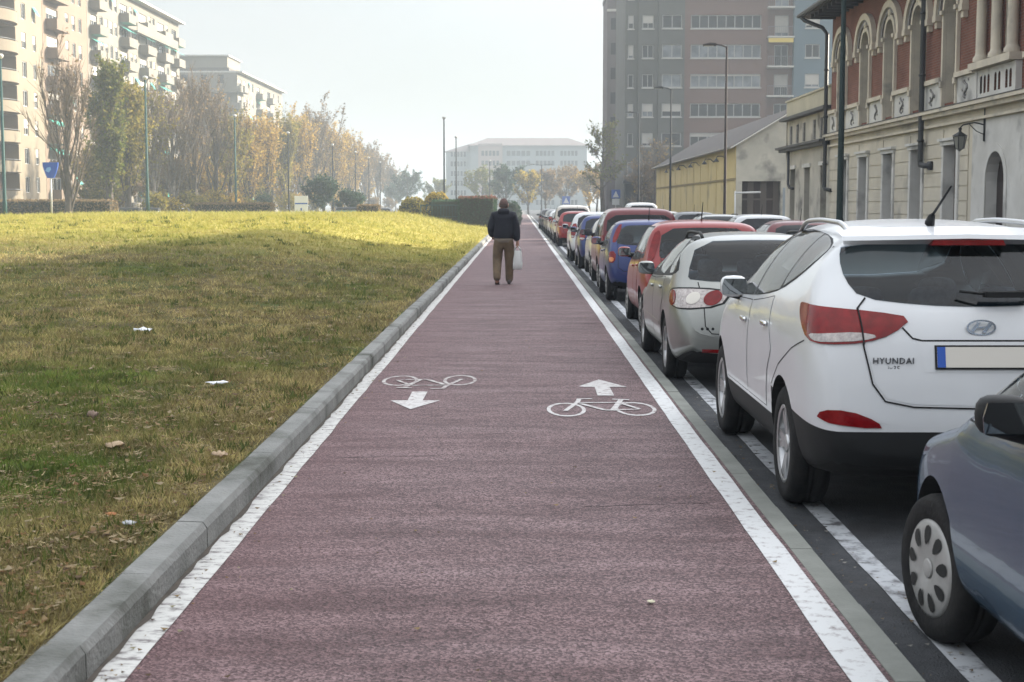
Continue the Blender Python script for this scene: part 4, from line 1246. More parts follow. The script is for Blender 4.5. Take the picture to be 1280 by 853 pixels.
def body_rings(S):
    """closed cage from cross-section rings along the length"""
    ys = sorted(set([y for y, _ in S['top']] + S.get('extra', [])))
    V, F = [], []
    n = 0
    for y in ys:
        zt = itp(S['top'], y); zb = itp(S['bot'], y); w = itp(S['w'], y); wr = itp(S['wr'], y)
        dr = itp(S['drop'], y)
        zbelt = min(itp(S['belt'], y), zb + (zt - zb) * 0.86)
        z7 = max(zt - dr, zbelt + (zt - zbelt) * .4)
        wb = w * S.get('shoulder', .965)
        half = [(0, zb), (w * .80, zb), (w * .955, zb + .06), (w, zb + (zbelt - zb) * .42), (w * .998, zb + (zbelt - zb) * .78), (wb, zbelt)]
        w6 = wb + (wr - wb) * .52 + S.get('bulge', .02); z6 = zbelt + (z7 - zbelt) * .55
        if wr > wb: w6 = wb
        half += [(w6, z6), (min(wr, wb), z7), (min(wr, wb) * .72, zt - dr * .16), (0, zt)]
        ring = [(-x, y, z) for x, z in half] + [(x, y, z) for x, z in half[-2:0:-1]]
        n = len(ring)
        V += ring
    for i in range(len(ys) - 1):
        for j in range(n):
            F.append((i * n + j, i * n + (j + 1) % n, (i + 1) * n + (j + 1) % n, (i + 1) * n + j))
    F.append(tuple(range(n))[::-1]); k = (len(ys) - 1) * n
    F.append(tuple(k + j for j in range(n)))
    return V, F

def evaluated(o):
    dg = bpy.context.evaluated_depsgraph_get()
    dg.update()
    return bpy.data.meshes.new_from_object(o.evaluated_get(dg))

class Surf:
    """ray-casts parts onto the finished body surface"""
    def __init__(s, me):
        bm = bmesh.new(); bm.from_mesh(me)
        bmesh.ops.recalc_face_normals(bm, faces=bm.faces)
        bm.to_mesh(me); bm.free()
        s.vn = [v.normal.copy() for v in me.vertices]
        s.vc = [v.co.copy() for v in me.vertices]
        s.fv = [tuple(p.vertices) for p in me.polygons]
        s.bvh = BVHTree.FromPolygons(s.vc, s.fv)
    def hit(s, o, d):
        h = s.bvh.ray_cast(Vector(o), Vector(d))
        if h[0] is None: return None
        p = h[0]; nn = Vector()
        for vi in s.fv[h[2]]:
            nn += s.vn[vi] / ((s.vc[vi] - p).length + 1e-4)
        nn.normalize()
        if nn.dot(Vector(d)) > 0: nn = -nn
        return p, nn

def P_side(sd): return lambda u, v: ((sd * 4, u, v), (-sd, 0, 0))
def P_rear(u, v): return ((u, -6, v), (0, 1, 0))
def P_front(u, v): return ((u, 6, v), (0, -1, 0))
def P_top(u, v): return ((u, v, 5), (0, 0, -1))
def P_corner(sd, ang, x0, y0):
    """oblique projector for lamps that wrap round a rear corner; u runs outward along the car's flank"""
    d = Vector((-sd * math.sin(ang), math.cos(ang), 0)); a = Vector((sd * math.cos(ang), math.sin(ang), 0))
    return lambda u, v: (Vector((sd * x0, y0, 0)) + a * u - d * 5 + Vector((0, 0, v)), d)

def chaikin(poly, k=1):
    for _ in range(k):
        q = []
        for a, b in zip(poly, poly[1:] + poly[:1]):
            q += [(a[0] * .75 + b[0] * .25, a[1] * .75 + b[1] * .25), (a[0] * .25 + b[0] * .75, a[1] * .25 + b[1] * .75)]
        poly = q
    return poly

def dense(poly, step, closed=True):
    r = []
    for a, b in zip(poly, poly[1:] + (poly[:1] if closed else [])):
        n = max(1, int(math.ceil(math.hypot(b[0] - a[0], b[1] - a[1]) / step)))
        r += [(a[0] + (b[0] - a[0]) * i / n, a[1] + (b[1] - a[1]) * i / n) for i in range(n)]
    if not closed: r.append(poly[-1])
    return r

def patch(S, poly, proj, off=0.003, m=None, name='panel', parent=None, step=0.05, holes=(), sink=0.006, smooth=0):
    poly = chaikin(list(poly), smooth) if smooth else list(poly)
    bd = dense(poly, step)
    us, vs_ = [p[0] for p in bd], [p[1] for p in bd]
    ex = []; u = min(us) + step * .6
    while u < max(us):
        v = min(vs_) + step * .6
        while v < max(vs_):
            if inside((u, v), bd) and not any(inside((u, v), h) for h in holes): ex.append((u, v))
            v += step
        u += step
    try:
        V, T_ = cdt(bd, [dense(h, step) for h in holes], ex)
    except Exception:
        return None
    pos, nor = [], []
    for u, v in V:
        h = S.hit(*proj(u, v)); 
        pos.append(None if h is None else h[0]); nor.append(None if h is None else h[1])
    T_ = [t for t in T_ if all(pos[i] is not None for i in t)]
    if not T_: return None
    # discard triangles stretched across a silhouette
    T_ = [t for t in T_ if max((pos[t[i]] - pos[t[(i + 1) % 3]]).length for i in range(3)) < step * 7]
    used = sorted({i for t in T_ for i in t}); mp_ = {k: i for i, k in enumerate(used)}
    VV = [pos[k] + nor[k] * off for k in used]; NN = [nor[k] for k in used]
    d0 = Vector(proj(*V[used[0]])[1])
    FF = []
    for t in T_:
        a, b, c = (mp_[i] for i in t)
        if (VV[b] - VV[a]).cross(VV[c] - VV[a]).dot(d0) > 0: a, b = b, a
        FF.append((a, b, c))
    cnt = {}
    for f in FF:
        for i in range(3):
            e = (f[i], f[(i + 1) % 3]); cnt[tuple(sorted(e))] = cnt.get(tuple(sorted(e)), 0) + 1
    low = {}
    for f in list(FF):
        for i in range(3):
            a, b = f[i], f[(i + 1) % 3]
            if cnt[tuple(sorted((a, b)))] == 1:
                for q in (a, b):
                    if q not in low:
                        low[q] = len(VV); VV.append(VV[q] - NN[q] * (off + sink)); NN.append(NN[q])
                FF.append((b, a, low[a])); FF.append((b, low[a], low[b]))
    me = bpy.data.meshes.new(name); me.from_pydata(VV, [], FF); me.materials.append(m)
    me.polygons.foreach_set('use_smooth', [True] * len(FF)); me.update()
    try: me.normals_split_custom_set_from_vertices([tuple(x) for x in NN])
    except Exception: pass
    return link(name, me, parent)

def seam_line(S, pts, proj, w=0.006, name='panel_gap', parent=None, m=None, off=0.0012, closed=False):
    pts = dense(list(pts), 0.03, closed)
    if closed: pts.append(pts[0])
    mb = MB(); prev = None
    for i, p in enumerate(pts):
        q = pts[min(i + 1, len(pts) - 1)]; o = pts[max(i - 1, 0)]
        t = Vector((q[0] - o[0], q[1] - o[1])); t = t.normalized() if t.length > 1e-9 else Vector((1, 0))
        nrm = Vector((-t.y, t.x)) * w / 2
        a, b = S.hit(*proj(p[0] + nrm.x, p[1] + nrm.y)), S.hit(*proj(p[0] - nrm.x, p[1] - nrm.y))
        cur = None if a is None or b is None else (a[0] + a[1] * off, b[0] + b[1] * off)
        if cur and prev and (cur[0] - prev[0]).length < .25: mb.face([prev[0], prev[1], cur[1], cur[0]])
        prev = cur
    return mb.build(name, m or m_seam, parent) if mb.f else None

def make_wheel(parent, x, y, r, wd, side, style, steer=0.0, name='wheel'):
    """tyre with its rim as a sub-part; axis along X, outside face towards side"""
    M = Matrix.Translation((x, y, r)) @ Matrix.Rotation(steer, 4, 'Z') @ Matrix.Rotation(math.pi / 2 * side, 4, 'Y')
    h = wd / 2; rr = r * .655
    mb = MB()
    mb.lathe([(rr, -h * .9), (rr + .012, -h), (r * .90, -h), (r * .965, -h * .86), (r, -h * .55), (r, -h * .2), (r - .006, -h * .18), (r - .006, -h * .08), (r, -h * .06), (r, h * .06), (r - .006, h * .08), (r - .006, h * .18), (r, h * .2), (r, h * .55), (r * .965, h * .86), (r * .90, h), (rr + .012, h), (rr, h * .9)], M, 40)
    t = mb.build(name, m_tyre, parent)
    mb = MB()
    if style == 'hubcap':
        prof = [(rr + .004, h * .80), (rr + .002, h * .95), (rr * .93, h * 1.02), (rr * .62, h * 1.10), (rr * .25, h * 1.05), (rr * .2, h * 1.0), (0.001, h * 1.0)]
        mb.lathe(prof, M, 36, 0)
        for k in range(9):
            a = 2 * math.pi * k / 9
            c, s_ = math.cos(a), math.sin(a)
            w_ = .026
            P = []
            for i in range(10):
                b = 2 * math.pi * i / 10
                lr = rr * .70 + rr * .205 * math.cos(b); lt = w_ * math.sin(b) * (1 + .35 * math.cos(b))
                zz = h * (1.02 + .08 * max(0, (rr * .93 - lr) / (rr * .31))) + .003
                P.append(M @ Vector((c * lr - s_ * lt, s_ * lr + c * lt, zz)))
            mb.face(P, 1)
        mb.lathe([(rr * .20, h * 1.0 + .002), (rr * .2, h * 1.07), (rr * .17, h * 1.09), (.001, h * 1.09)], M, 20, 0)
        mb.build('hubcap', [m_hubcap, m_hole], t)
    else:
        mb.lathe([(rr + .002, -h * .85), (rr - .01, -h * .7), (rr - .025, 0), (rr - .012, h * .75), (rr + .004, h * .93), (rr - .004, h * .96), (rr - .02, h * .90)], M, 36, 0)
        mb.lathe([(rr - .03, h * .1), (.001, h * .1)], M, 24, 1)
        ns = style if isinstance(style, int) else 5
        for k in range(ns):
            a = 2 * math.pi * k / ns + .3
            for dl in (-.13, .13):
                A, B = Vector((math.cos(a + dl * .55), math.sin(a + dl * .55), 0)), Vector((math.cos(a + dl * 1.3), math.sin(a + dl * 1.3), 0))
                T1, T2 = Vector((-A.y, A.x, 0)), Vector((-B.y, B.x, 0))
                p0, p1 = A * (rr * .16), B * (rr - .008)
                z0, z1 = Vector((0, 0, h * .74)), Vector((0, 0, h * .86)); lo = Vector((0, 0, -.035))
                q = [p0 + T1 * .026 + z0, p0 - T1 * .026 + z0, p1 - T2 * .019 + z1, p1 + T2 * .019 + z1]
                mb.add([M @ v for v in q] + [M @ (v + lo) for v in q], [(0, 1, 2, 3), (4, 7, 6, 5), (0, 3, 7, 4), (1, 5, 6, 2), (3, 2, 6, 7)], 0)
        mb.lathe([(rr * .24, h * .5), (rr * .24, h * .80), (rr * .20, h * .84), (.001, h * .84)], M, 20, 0)
        mb.build('rim', [m_alloy, m_hole], t)
    return t

def lump(name, mats, parent, M, sx, sy, sz, taper=0.0, flat=0.0):
    """rounded shell (door mirrors, handles)"""
    mb = MB(); n, k = 14, 9; V = []
    for j in range(k):
        ph = math.pi * (j / (k - 1) - .5)
        for i in range(n):
            th = 2 * math.pi * i / n
            c = lambda t, e: math.copysign(abs(t) ** e, t)
            x, y, z = c(math.cos(ph), .6) * c(math.cos(th), .6), c(math.cos(ph), .6) * c(math.sin(th), .6), c(math.sin(ph), .7)
            s = 1 - taper * (x * .5 + .5)
            V.append(M @ Vector((x * sx, y * sy * s, z * sz * s)))
    F_ = [(j * n + i, j * n + (i + 1) % n, (j + 1) * n + (i + 1) % n, (j + 1) * n + i) for j in range(k - 1) for i in range(n)]
    mb.add(V, F_, 0, True)
    return mb.build(name, mats, parent)

def text_part(txt, parent, M, size, m, name='lettering', extrude=0.002, shear=0.0, space=1.0):
    cu = bpy.data.curves.new(name, 'FONT'); cu.body = txt; cu.size = size; cu.extrude = extrude; cu.shear = shear
    cu.space_character = space; cu.align_x = 'CENTER'; cu.align_y = 'CENTER'; cu.resolution_u = 2
    t = bpy.data.objects.new(name, cu); COL.objects.link(t)
    me = evaluated(t); bpy.data.objects.remove(t)
    me.transform(M); me.materials.clear(); me.materials.append(m)
    return link(name, me, parent)

def build_car(name, label, S, pm, loc, rz=0.0, cat='car', group='cars parked in a row along the kerb', detail=2):
    root = thing(name, label, cat, loc, rz, group)
    V, F_ = body_rings(S)
    me = bpy.data.meshes.new('body'); me.from_pydata(V, [], F_); me.update()
    tmp = link('body', me)
    ms = tmp.modifiers.new('s', 'SUBSURF'); ms.levels = 2; ms.render_levels = 2
    sm = evaluated(tmp)
    surf = Surf(sm)
    # wheel housings
    r, wr_y, wf_y = S['r'], S['axles'][0], S['axles'][1]
    hw = S['W'] / 2
    mb = MB()
    AR = r + S.get('gap', .05)
    for yy in (wr_y, wf_y):
        for sd in (-1, 1):
            Mx = Matrix.Translation((sd * (hw - .12), yy, r + .01)) @ Matrix.Rotation(math.pi / 2, 4, 'Y')
            n = 40; k = len(mb.v)
            for hgt in (-.16, .22) if sd > 0 else (-.22, .16):
                for j in range(n):
                    a = 2 * math.pi * j / n; mb.v.append(tuple(Mx @ Vector((AR * math.cos(a), AR * math.sin(a), hgt))))
            for j in range(n):
                mb.f.append((k + j, k + (j + 1) % n, k + n + (j + 1) % n, k + n + j)); mb.m.append(0); mb.sm.append(False)
            mb.f.append(tuple(k + j for j in range(n))); mb.f.append(tuple(k + n + j for j in range(n))[::-1]); mb.m += [0, 0]; mb.sm += [False, False]
    cut = mb.build('cutter', m_liner)
    bo = tmp.modifiers.new('b', 'BOOLEAN'); bo.operation = 'DIFFERENCE'; bo.object = cut; bo.solver = 'EXACT'
    extra_cut = []
    if detail > 1 and 'rear_win' in S:
        # hollow cabin, then window openings
        cab = {k: S[k] for k in S}
        ytop = [p for p in S['top'] if p[1] > .93]
        ya, yb = ytop[0][0] + .09, S['axles'][1] - .42
        c = dict(S); c['top'] = [(ya, min(itp(S['top'], ya), 1.0))] + [(y, z - .045) for y, z in S['top'] if ya + .03 < y < yb - .05] + [(yb, min(itp(S['top'], yb) - .05, .98))]
        c['extra'] = []; c['bot'] = [(ya, .62), (ya + .5, .45), (yb, .45)]
        for k in ('w', 'wr'): c[k] = [(y, v - .055) for y, v in S[k]]
        V2, F2 = body_rings(c); m2 = bpy.data.meshes.new('cabin'); m2.from_pydata(V2, [], F2); m2.materials.append(m_cabin); m2.update()
        o2 = link('cabin', m2); s2 = o2.modifiers.new('s', 'SUBSURF'); s2.levels = 1; cm = evaluated(o2); bpy.data.objects.remove(o2)
        bm_ = bmesh.new(); bm_.from_mesh(cm); bmesh.ops.recalc_face_normals(bm_, faces=bm_.faces); bm_.to_mesh(cm); bm_.free()
        extra_cut.append(link('cabin', cm))
        mbp = MB()
        for sd in (-1, 1):
            for pl in S['panes']: mbp.prism(chaikin(list(pl), 1), 0, .55, lambda u, v, d: (sd * (hw + .12 - d * 1.0), u, v))
            extra_cut.append(mbp.build('cut', m_cabin)); mbp = MB()
        mbp.prism(chaikin(list(S['rear_win']), 1), 0, 1, lambda u, v, d: (u, -S['L'] / 2 - .1 + d * (.95 if S['H_'] < 1.6 else .8), v)); extra_cut.append(mbp.build('cut', m_cabin)); mbp = MB()
        yw = S['axles'][1] - .2
        mbp.prism(chaikin(list(S['windscreen']), 1), 0, 1, lambda u, v, d: (u, S['L'] / 2 + .1 - d * (S['L'] / 2 + .1 - (yb - .95)), v)); extra_cut.append(mbp.build('cut', m_cabin))
        for e in extra_cut:
            be = tmp.modifiers.new('c', 'BOOLEAN'); be.operation = 'DIFFERENCE'; be.object = e; be.solver = 'EXACT'
    bmz = evaluated(tmp)
    bpy.data.objects.remove(tmp); bpy.data.objects.remove(cut)
    for e in extra_cut: bpy.data.objects.remove(e)
    bm = bmesh.new(); bm.from_mesh(bmz)
    for co, no in S.get('trim_planes', []):
        bmesh.ops.bisect_plane(bm, geom=bm.verts[:] + bm.edges[:] + bm.faces[:], plane_co=co, plane_no=no, dist=1e-5)
    trim = S.get('trim_fn')
    for f in bm.faces:
        c = f.calc_center_median(); mi = 0
        for yy in (wr_y, wf_y):
            if math.hypot(c.y - yy, c.z - r - .01) < AR + .004 and abs(c.x) > hw - .30 and c.z < r + AR + .02:
                nn = f.normal
                rad = Vector((0, c.y - yy, c.z - r - .01))
                if abs(nn.x) < .3 or math.hypot(c.y - yy, c.z - r - .01) < AR - .003: mi = 1
        if mi == 0 and extra_cut:
            nr = surf.bvh.find_nearest(c)
            if nr[3] > .012: mi = 3
        if mi == 0 and f.normal.z < -.75 and c.z < .45: mi = 1
        if mi == 0 and trim and trim(c): mi = 2
        f.material_index = mi; f.smooth = mi != 1
    parts = {}
    for mi, nm, mm in ((0, 'body', pm), (1, 'underbody', m_liner), (2, 'lower_trim', m_trim), (3, 'cabin', m_cabin)):
        b3 = bm.copy(); bmesh.ops.delete(b3, geom=[f for f in b3.faces if f.material_index != mi], context='FACES')
        if b3.faces:
            for f in b3.faces: f.material_index = 0
            pme = bpy.data.meshes.new(nm); b3.to_mesh(pme); pme.materials.clear(); pme.materials.append(mm)
            parts[nm] = link(nm, pme, root)
        b3.free()
    bm.free()
    # keep smooth shading continuous where body and trim were separated
    for nm in ('body', 'lower_trim'):
        if nm in parts:
            pme = parts[nm].data
            NN = []
            for v in pme.vertices:
                lo = surf.bvh.find_nearest(v.co)
                nn = Vector()
                if lo[0] is not None:
                    for vi in surf.fv[lo[2]]: nn += surf.vn[vi] / ((surf.vc[vi] - lo[0]).length + 1e-4)
                NN.append(tuple(nn.normalized()) if nn.length > 0 else (0, 0, 1))
            pme.normals_split_custom_set_from_vertices(NN)
    for yy in (wr_y, wf_y):
        for sd in (-1, 1):
            st = S.get('steer', 0) if yy == wf_y else 0
            make_wheel(root, sd * (hw - S.get('inset', .02) - S['tw'] / 2), yy, r, S['tw'], sd, S['wheel'], st)
    if extra_cut:
        zs = min(1.02, S['H_'] * .66); yf = S['axles'][1] - 1.25
        for yy, xs in ((yf, (-.36, .36)), (S['axles'][0] + .25, (-.40, 0, .40))):
            for x in xs:
                wd = .24 if len(xs) == 2 else .20
                o = lump('seat', m_seat, root, Matrix.Translation((x, yy, zs - .28)) @ Matrix.Rotation(R(-12), 4, 'X'), wd, .085, .34)
                lump('headrest', m_seat, o, Matrix.Translation((x, yy - .06, zs + .14)), .13, .05, .09)
        mbs = MB(); mbs.lathe([(.17, -.012), (.19, 0), (.17, .012), (.155, 0), (.17, -.012)], Matrix.Translation((-.36, yf + .52, zs - .10)) @ Matrix.Rotation(R(65), 4, 'X'), 20); mbs.build('steering_wheel', m_trim, root)
    # glazing, doors, lamps
    arcs = []
    for yy in (wr_y, wf_y):
        arcs.append([(yy + (AR + .02) * math.cos(2 * math.pi * i / 28), r + .01 + (AR + .02) * math.sin(2 * math.pi * i / 28)) for i in range(28)])
    for sd in (-1, 1):
        ps = P_side(sd)
        if 'dlo' in S:
            patch(surf, S['dlo'], ps, .0022, m_trim, 'window_frame', root, .05, smooth=1, holes=[chaikin(list(p), 1) for p in S['panes']] if detail > 1 else ())
        for pl in S['panes']:
            patch(surf, pl, ps, .0045, m_clearside if detail > 1 else m_cglass, 'side_window', root, .05, smooth=1, sink=-.003 if detail > 1 else .006)
        for pl in S.get('doors', []):
            if detail > 1:
                o = patch(surf, dense(pl, .09), ps, .0035, pm, 'door', root, .06, holes=[], smooth=0, sink=.004)
            seam_line(surf, pl, ps, .013 if detail > 1 else .02, 'panel_gap', root, closed=True)
        for pl in S.get('side_gaps', []): seam_line(surf, pl, ps, .008, 'panel_gap', root)
        for (y, z) in S.get('handles', []):
            h = surf.hit(*ps(y, z))
            if h:
                Mh = Matrix.Translation(h[0] + h[1] * .016)
                o = lump('door_handle', S.get('handle_m', pm), root, Mh, .014, .095, .017)
        for pl in S.get('side_extra', []):
            patch(surf, pl[0], ps, pl[2] if len(pl) > 2 else .006, pl[1], pl[3] if len(pl) > 3 else 'side_moulding', root, .05)
        if 'mirror' in S:
            y, z, mm = S['mirror']
            h = surf.hit(*ps(y, z))
            x = (h[0].x if h else sd * .7)
            mo = S.get('mirror_out', .13)
            Mm = Matrix.Translation((x + sd * mo, y + .02, z + .06))
            Mm = Mm @ Matrix.Scale(S.get('mirror_s', 1.0), 4)
            sh = lump('door_mirror', mm, root, Mm, .095, .065, .075)
            mb = MB(); mb.prism([(-.085, -.055), (.085, -.055), (.09, .0), (.075, .055), (-.075, .055), (-.09, 0)], 0, .006, lambda u, v, d: Mm @ Vector((u, -.062 - d, v)))
            mb.build('mirror_glass', m_mirror, sh)
            mb = MB(); mb.tube([(x - sd * .02, y + .03, z + .0), (x + sd * .10, y + .025, z + .02)], [.045, .032], 8); mb.build('mirror_arm', m_trim, sh)
        for (nm, poly, mm, ang, x0, y0, off) in S.get('lamps', []):
            pc = P_corner(sd, ang, x0, y0)
            patch(surf, poly, pc, off, mm, nm, root, .03, smooth=1)
        if 'rails' in S:
            mb = MB(); pts = []
            y0, y1, xr = S['rails']; n = 12
            for i in range(n + 1):
                y = y0 + (y1 - y0) * i / n
                h = surf.hit(*P_top(sd * xr, y))
                if not h: continue
                e = min(i, n - i); up = (0.002 if e == 0 else (.042 if e == 1 else .058))
                pts.append(h[0] + Vector((0, 0, up)))
            mb.tube(pts, .016, 8); mb.build('roof_rail', S.get('rail_m', m_alloy), root)
        if detail > 1 and 'wiper_front' not in S:
            pass
    if 'rear_win' in S: patch(surf, S['rear_win'], P_rear, .004, m_tintglass if detail > 1 else m_cglass, 'rear_window', root, .05, smooth=1, sink=-.003 if detail > 1 else .006)
    if 'windscreen' in S: patch(surf, S['windscreen'], P_front, .004, m_screen if detail > 1 else m_cglass, 'windscreen', root, .06, smooth=1, sink=-.003 if detail > 1 else .006)
    for pl in S.get('rear_gaps', []): seam_line(surf, pl, P_rear, .009, 'panel_gap', root, off=.0052)
    for pl in S.get('lamp_gaps', []): seam_line(surf, pl, P_rear, .009, 'panel_gap', root, off=.0165)
    for pl in S.get('top_gaps', []): seam_line(surf, pl, P_top, .011, 'panel_gap', root)
    for (nm, poly, mm, off) in S.get('rear_parts', []): patch(surf, poly, P_rear, off, mm, nm, root, .04, smooth=0)
    for (nm, poly, mm, off) in S.get('front_parts', []): patch(surf, poly, P_front, off, mm, nm, root, .05, smooth=1)
    if 'plate' in S:
        cx, cz = S['plate']
        h = surf.hit(*P_rear(cx, cz)); y = h[0].y
        tilt = math.asin(max(-.5, min(.5, h[1].z)))
        Mp = Matrix.Translation((cx, y - .012, cz)) @ Matrix.Rotation(-tilt, 4, 'X')
        mb = MB(); f = lambda u, v, d: Mp @ Vector((u, -d, v))
        mb.prism(rect(-.268, -.064, .268, .064), -.008, .0, f, 0); pb = mb.build('number_plate_holder', m_trim, root)
        mb = MB(); mb.prism(rect(-.258, -.054, .258, .054), .001, .004, f, 0); pl = mb.build('number_plate', m_plate, pb)
        mb = MB(); mb.prism(rect(-.258, -.054, -.215, .054), .0045, .0055, f, 0); mb.build('plate_band', m_pblue, pb)
    for (nm, mbf, mm) in S.get('loose', []):
        mb = MB(); mbf(mb, surf); mb.build(nm, mm, root)
    return root, surf

# ------------------------------------------------------------------ body shapes (y: rear -> front, z above the road)
def generic(L_, W_, H_, wb, ro, r, belt0, belt1, tail, nose=.62, hood=.92, cowl=1.28, wslen=.78, roofw=.60, bot=.20, wheel=5, tw=.20, **kw):
    """tail: list of (dy, z) from the rear bumper up to the roof edge"""
    y0, y1 = -L_ / 2, L_ / 2
    tl = [(y0 + a, b) for a, b in tail]
    cy0 = y1 - cowl                                        # base of the windscreen
    top = tl + [(tl[-1][0] + .5, H_ - .005), (cy0 - wslen - .55, H_), (cy0 - wslen - .05, H_ - .045), (cy0 - wslen * .5, (H_ + hood) / 2 + .07), (cy0 - .02, hood + .055), (cy0 + .25, hood - .01),
                (y1 - .55, hood - .07), (y1 - .22, hood - .17), (y1 - .06, nose + .06), (y1, nose - .06)]
    top = sorted(top)
    hw = W_ / 2
    S = dict(W=W_, L=L_, H_=H_, r=r, tw=tw, wheel=wheel, axles=(y0 + ro, y0 + ro + wb),
             top=top, extra=[y0 + ro - .3, y0 + ro + .3, -.2, .3, y0 + ro + wb - .35, y0 + ro + wb + .3],
             bot=[(y0, .34), (y0 + .10, .30), (y0 + .5, bot), (y1 - .5, bot), (y1, .30)],
             w=[(y0, hw * .80), (y0 + .05, hw * .885), (y0 + .17, hw * .955), (y0 + .50, hw), (y1 - .9, hw), (y1 - .45, hw * .95), (y1 - .14, hw * .83), (y1, hw * .66)],
             wr=[(y0, hw * .76), (tl[-1][0] - .18, hw * .82), (tl[-1][0], roofw), (cy0 - wslen, roofw), (cy0, hw * .80), (y1 - .5, hw * .80), (y1, hw * .55)],
             belt=[(y0, belt1), (tl[-1][0] + .3, belt1), (cy0, belt0), (cy0 + .3, hood - .06), (y1, nose)],
             drop=[(y0, .03), (tl[-1][0] - .1, .03), (tl[-1][0] + .15, .075), (cy0 - wslen - .05, .075), (cy0, .05), (y1, .03)])
    S.update(kw)
    return S

def side_glass(S, front_b, rear_b, front_t, rear_t, zb0, zb1, zt, pill, tip=None, drop_f=0.02):
    """window band from rear_b to front_b split at the pillars"""
    S['dlo'] = [(rear_b - .04, zb1 - .03), (front_b + .06, zb0 - .03), (front_t + .03, zt + .005), (rear_t, zt + .03)] if tip is None else tip
    zb = lambda y: zb1 + (zb0 - zb1) * (y - rear_b) / (front_b - rear_b)
    def ztf(y):
        if y > front_t: return zt + (zb0 + .02 - zt) * (y - front_t) / (front_b - front_t)
        if y < rear_t: return zt + (zb1 + .03 - zt) * (rear_t - y) / max(.01, rear_t - rear_b)
        return zt
    ed = [rear_b] + pill + [front_b]; panes = []
    for a, b in zip(ed, ed[1:]):
        a2, b2 = a + .025, b - .025
        pts = [(a2, zb(a2)), (b2, zb(b2))]
        ys = [b2 + (a2 - b2) * i / 6 for i in range(7)]
        pts += [(y, max(ztf(y), zb(y) + .015)) for y in ys]
        panes.append(pts)
    S['panes'] = panes
    return S

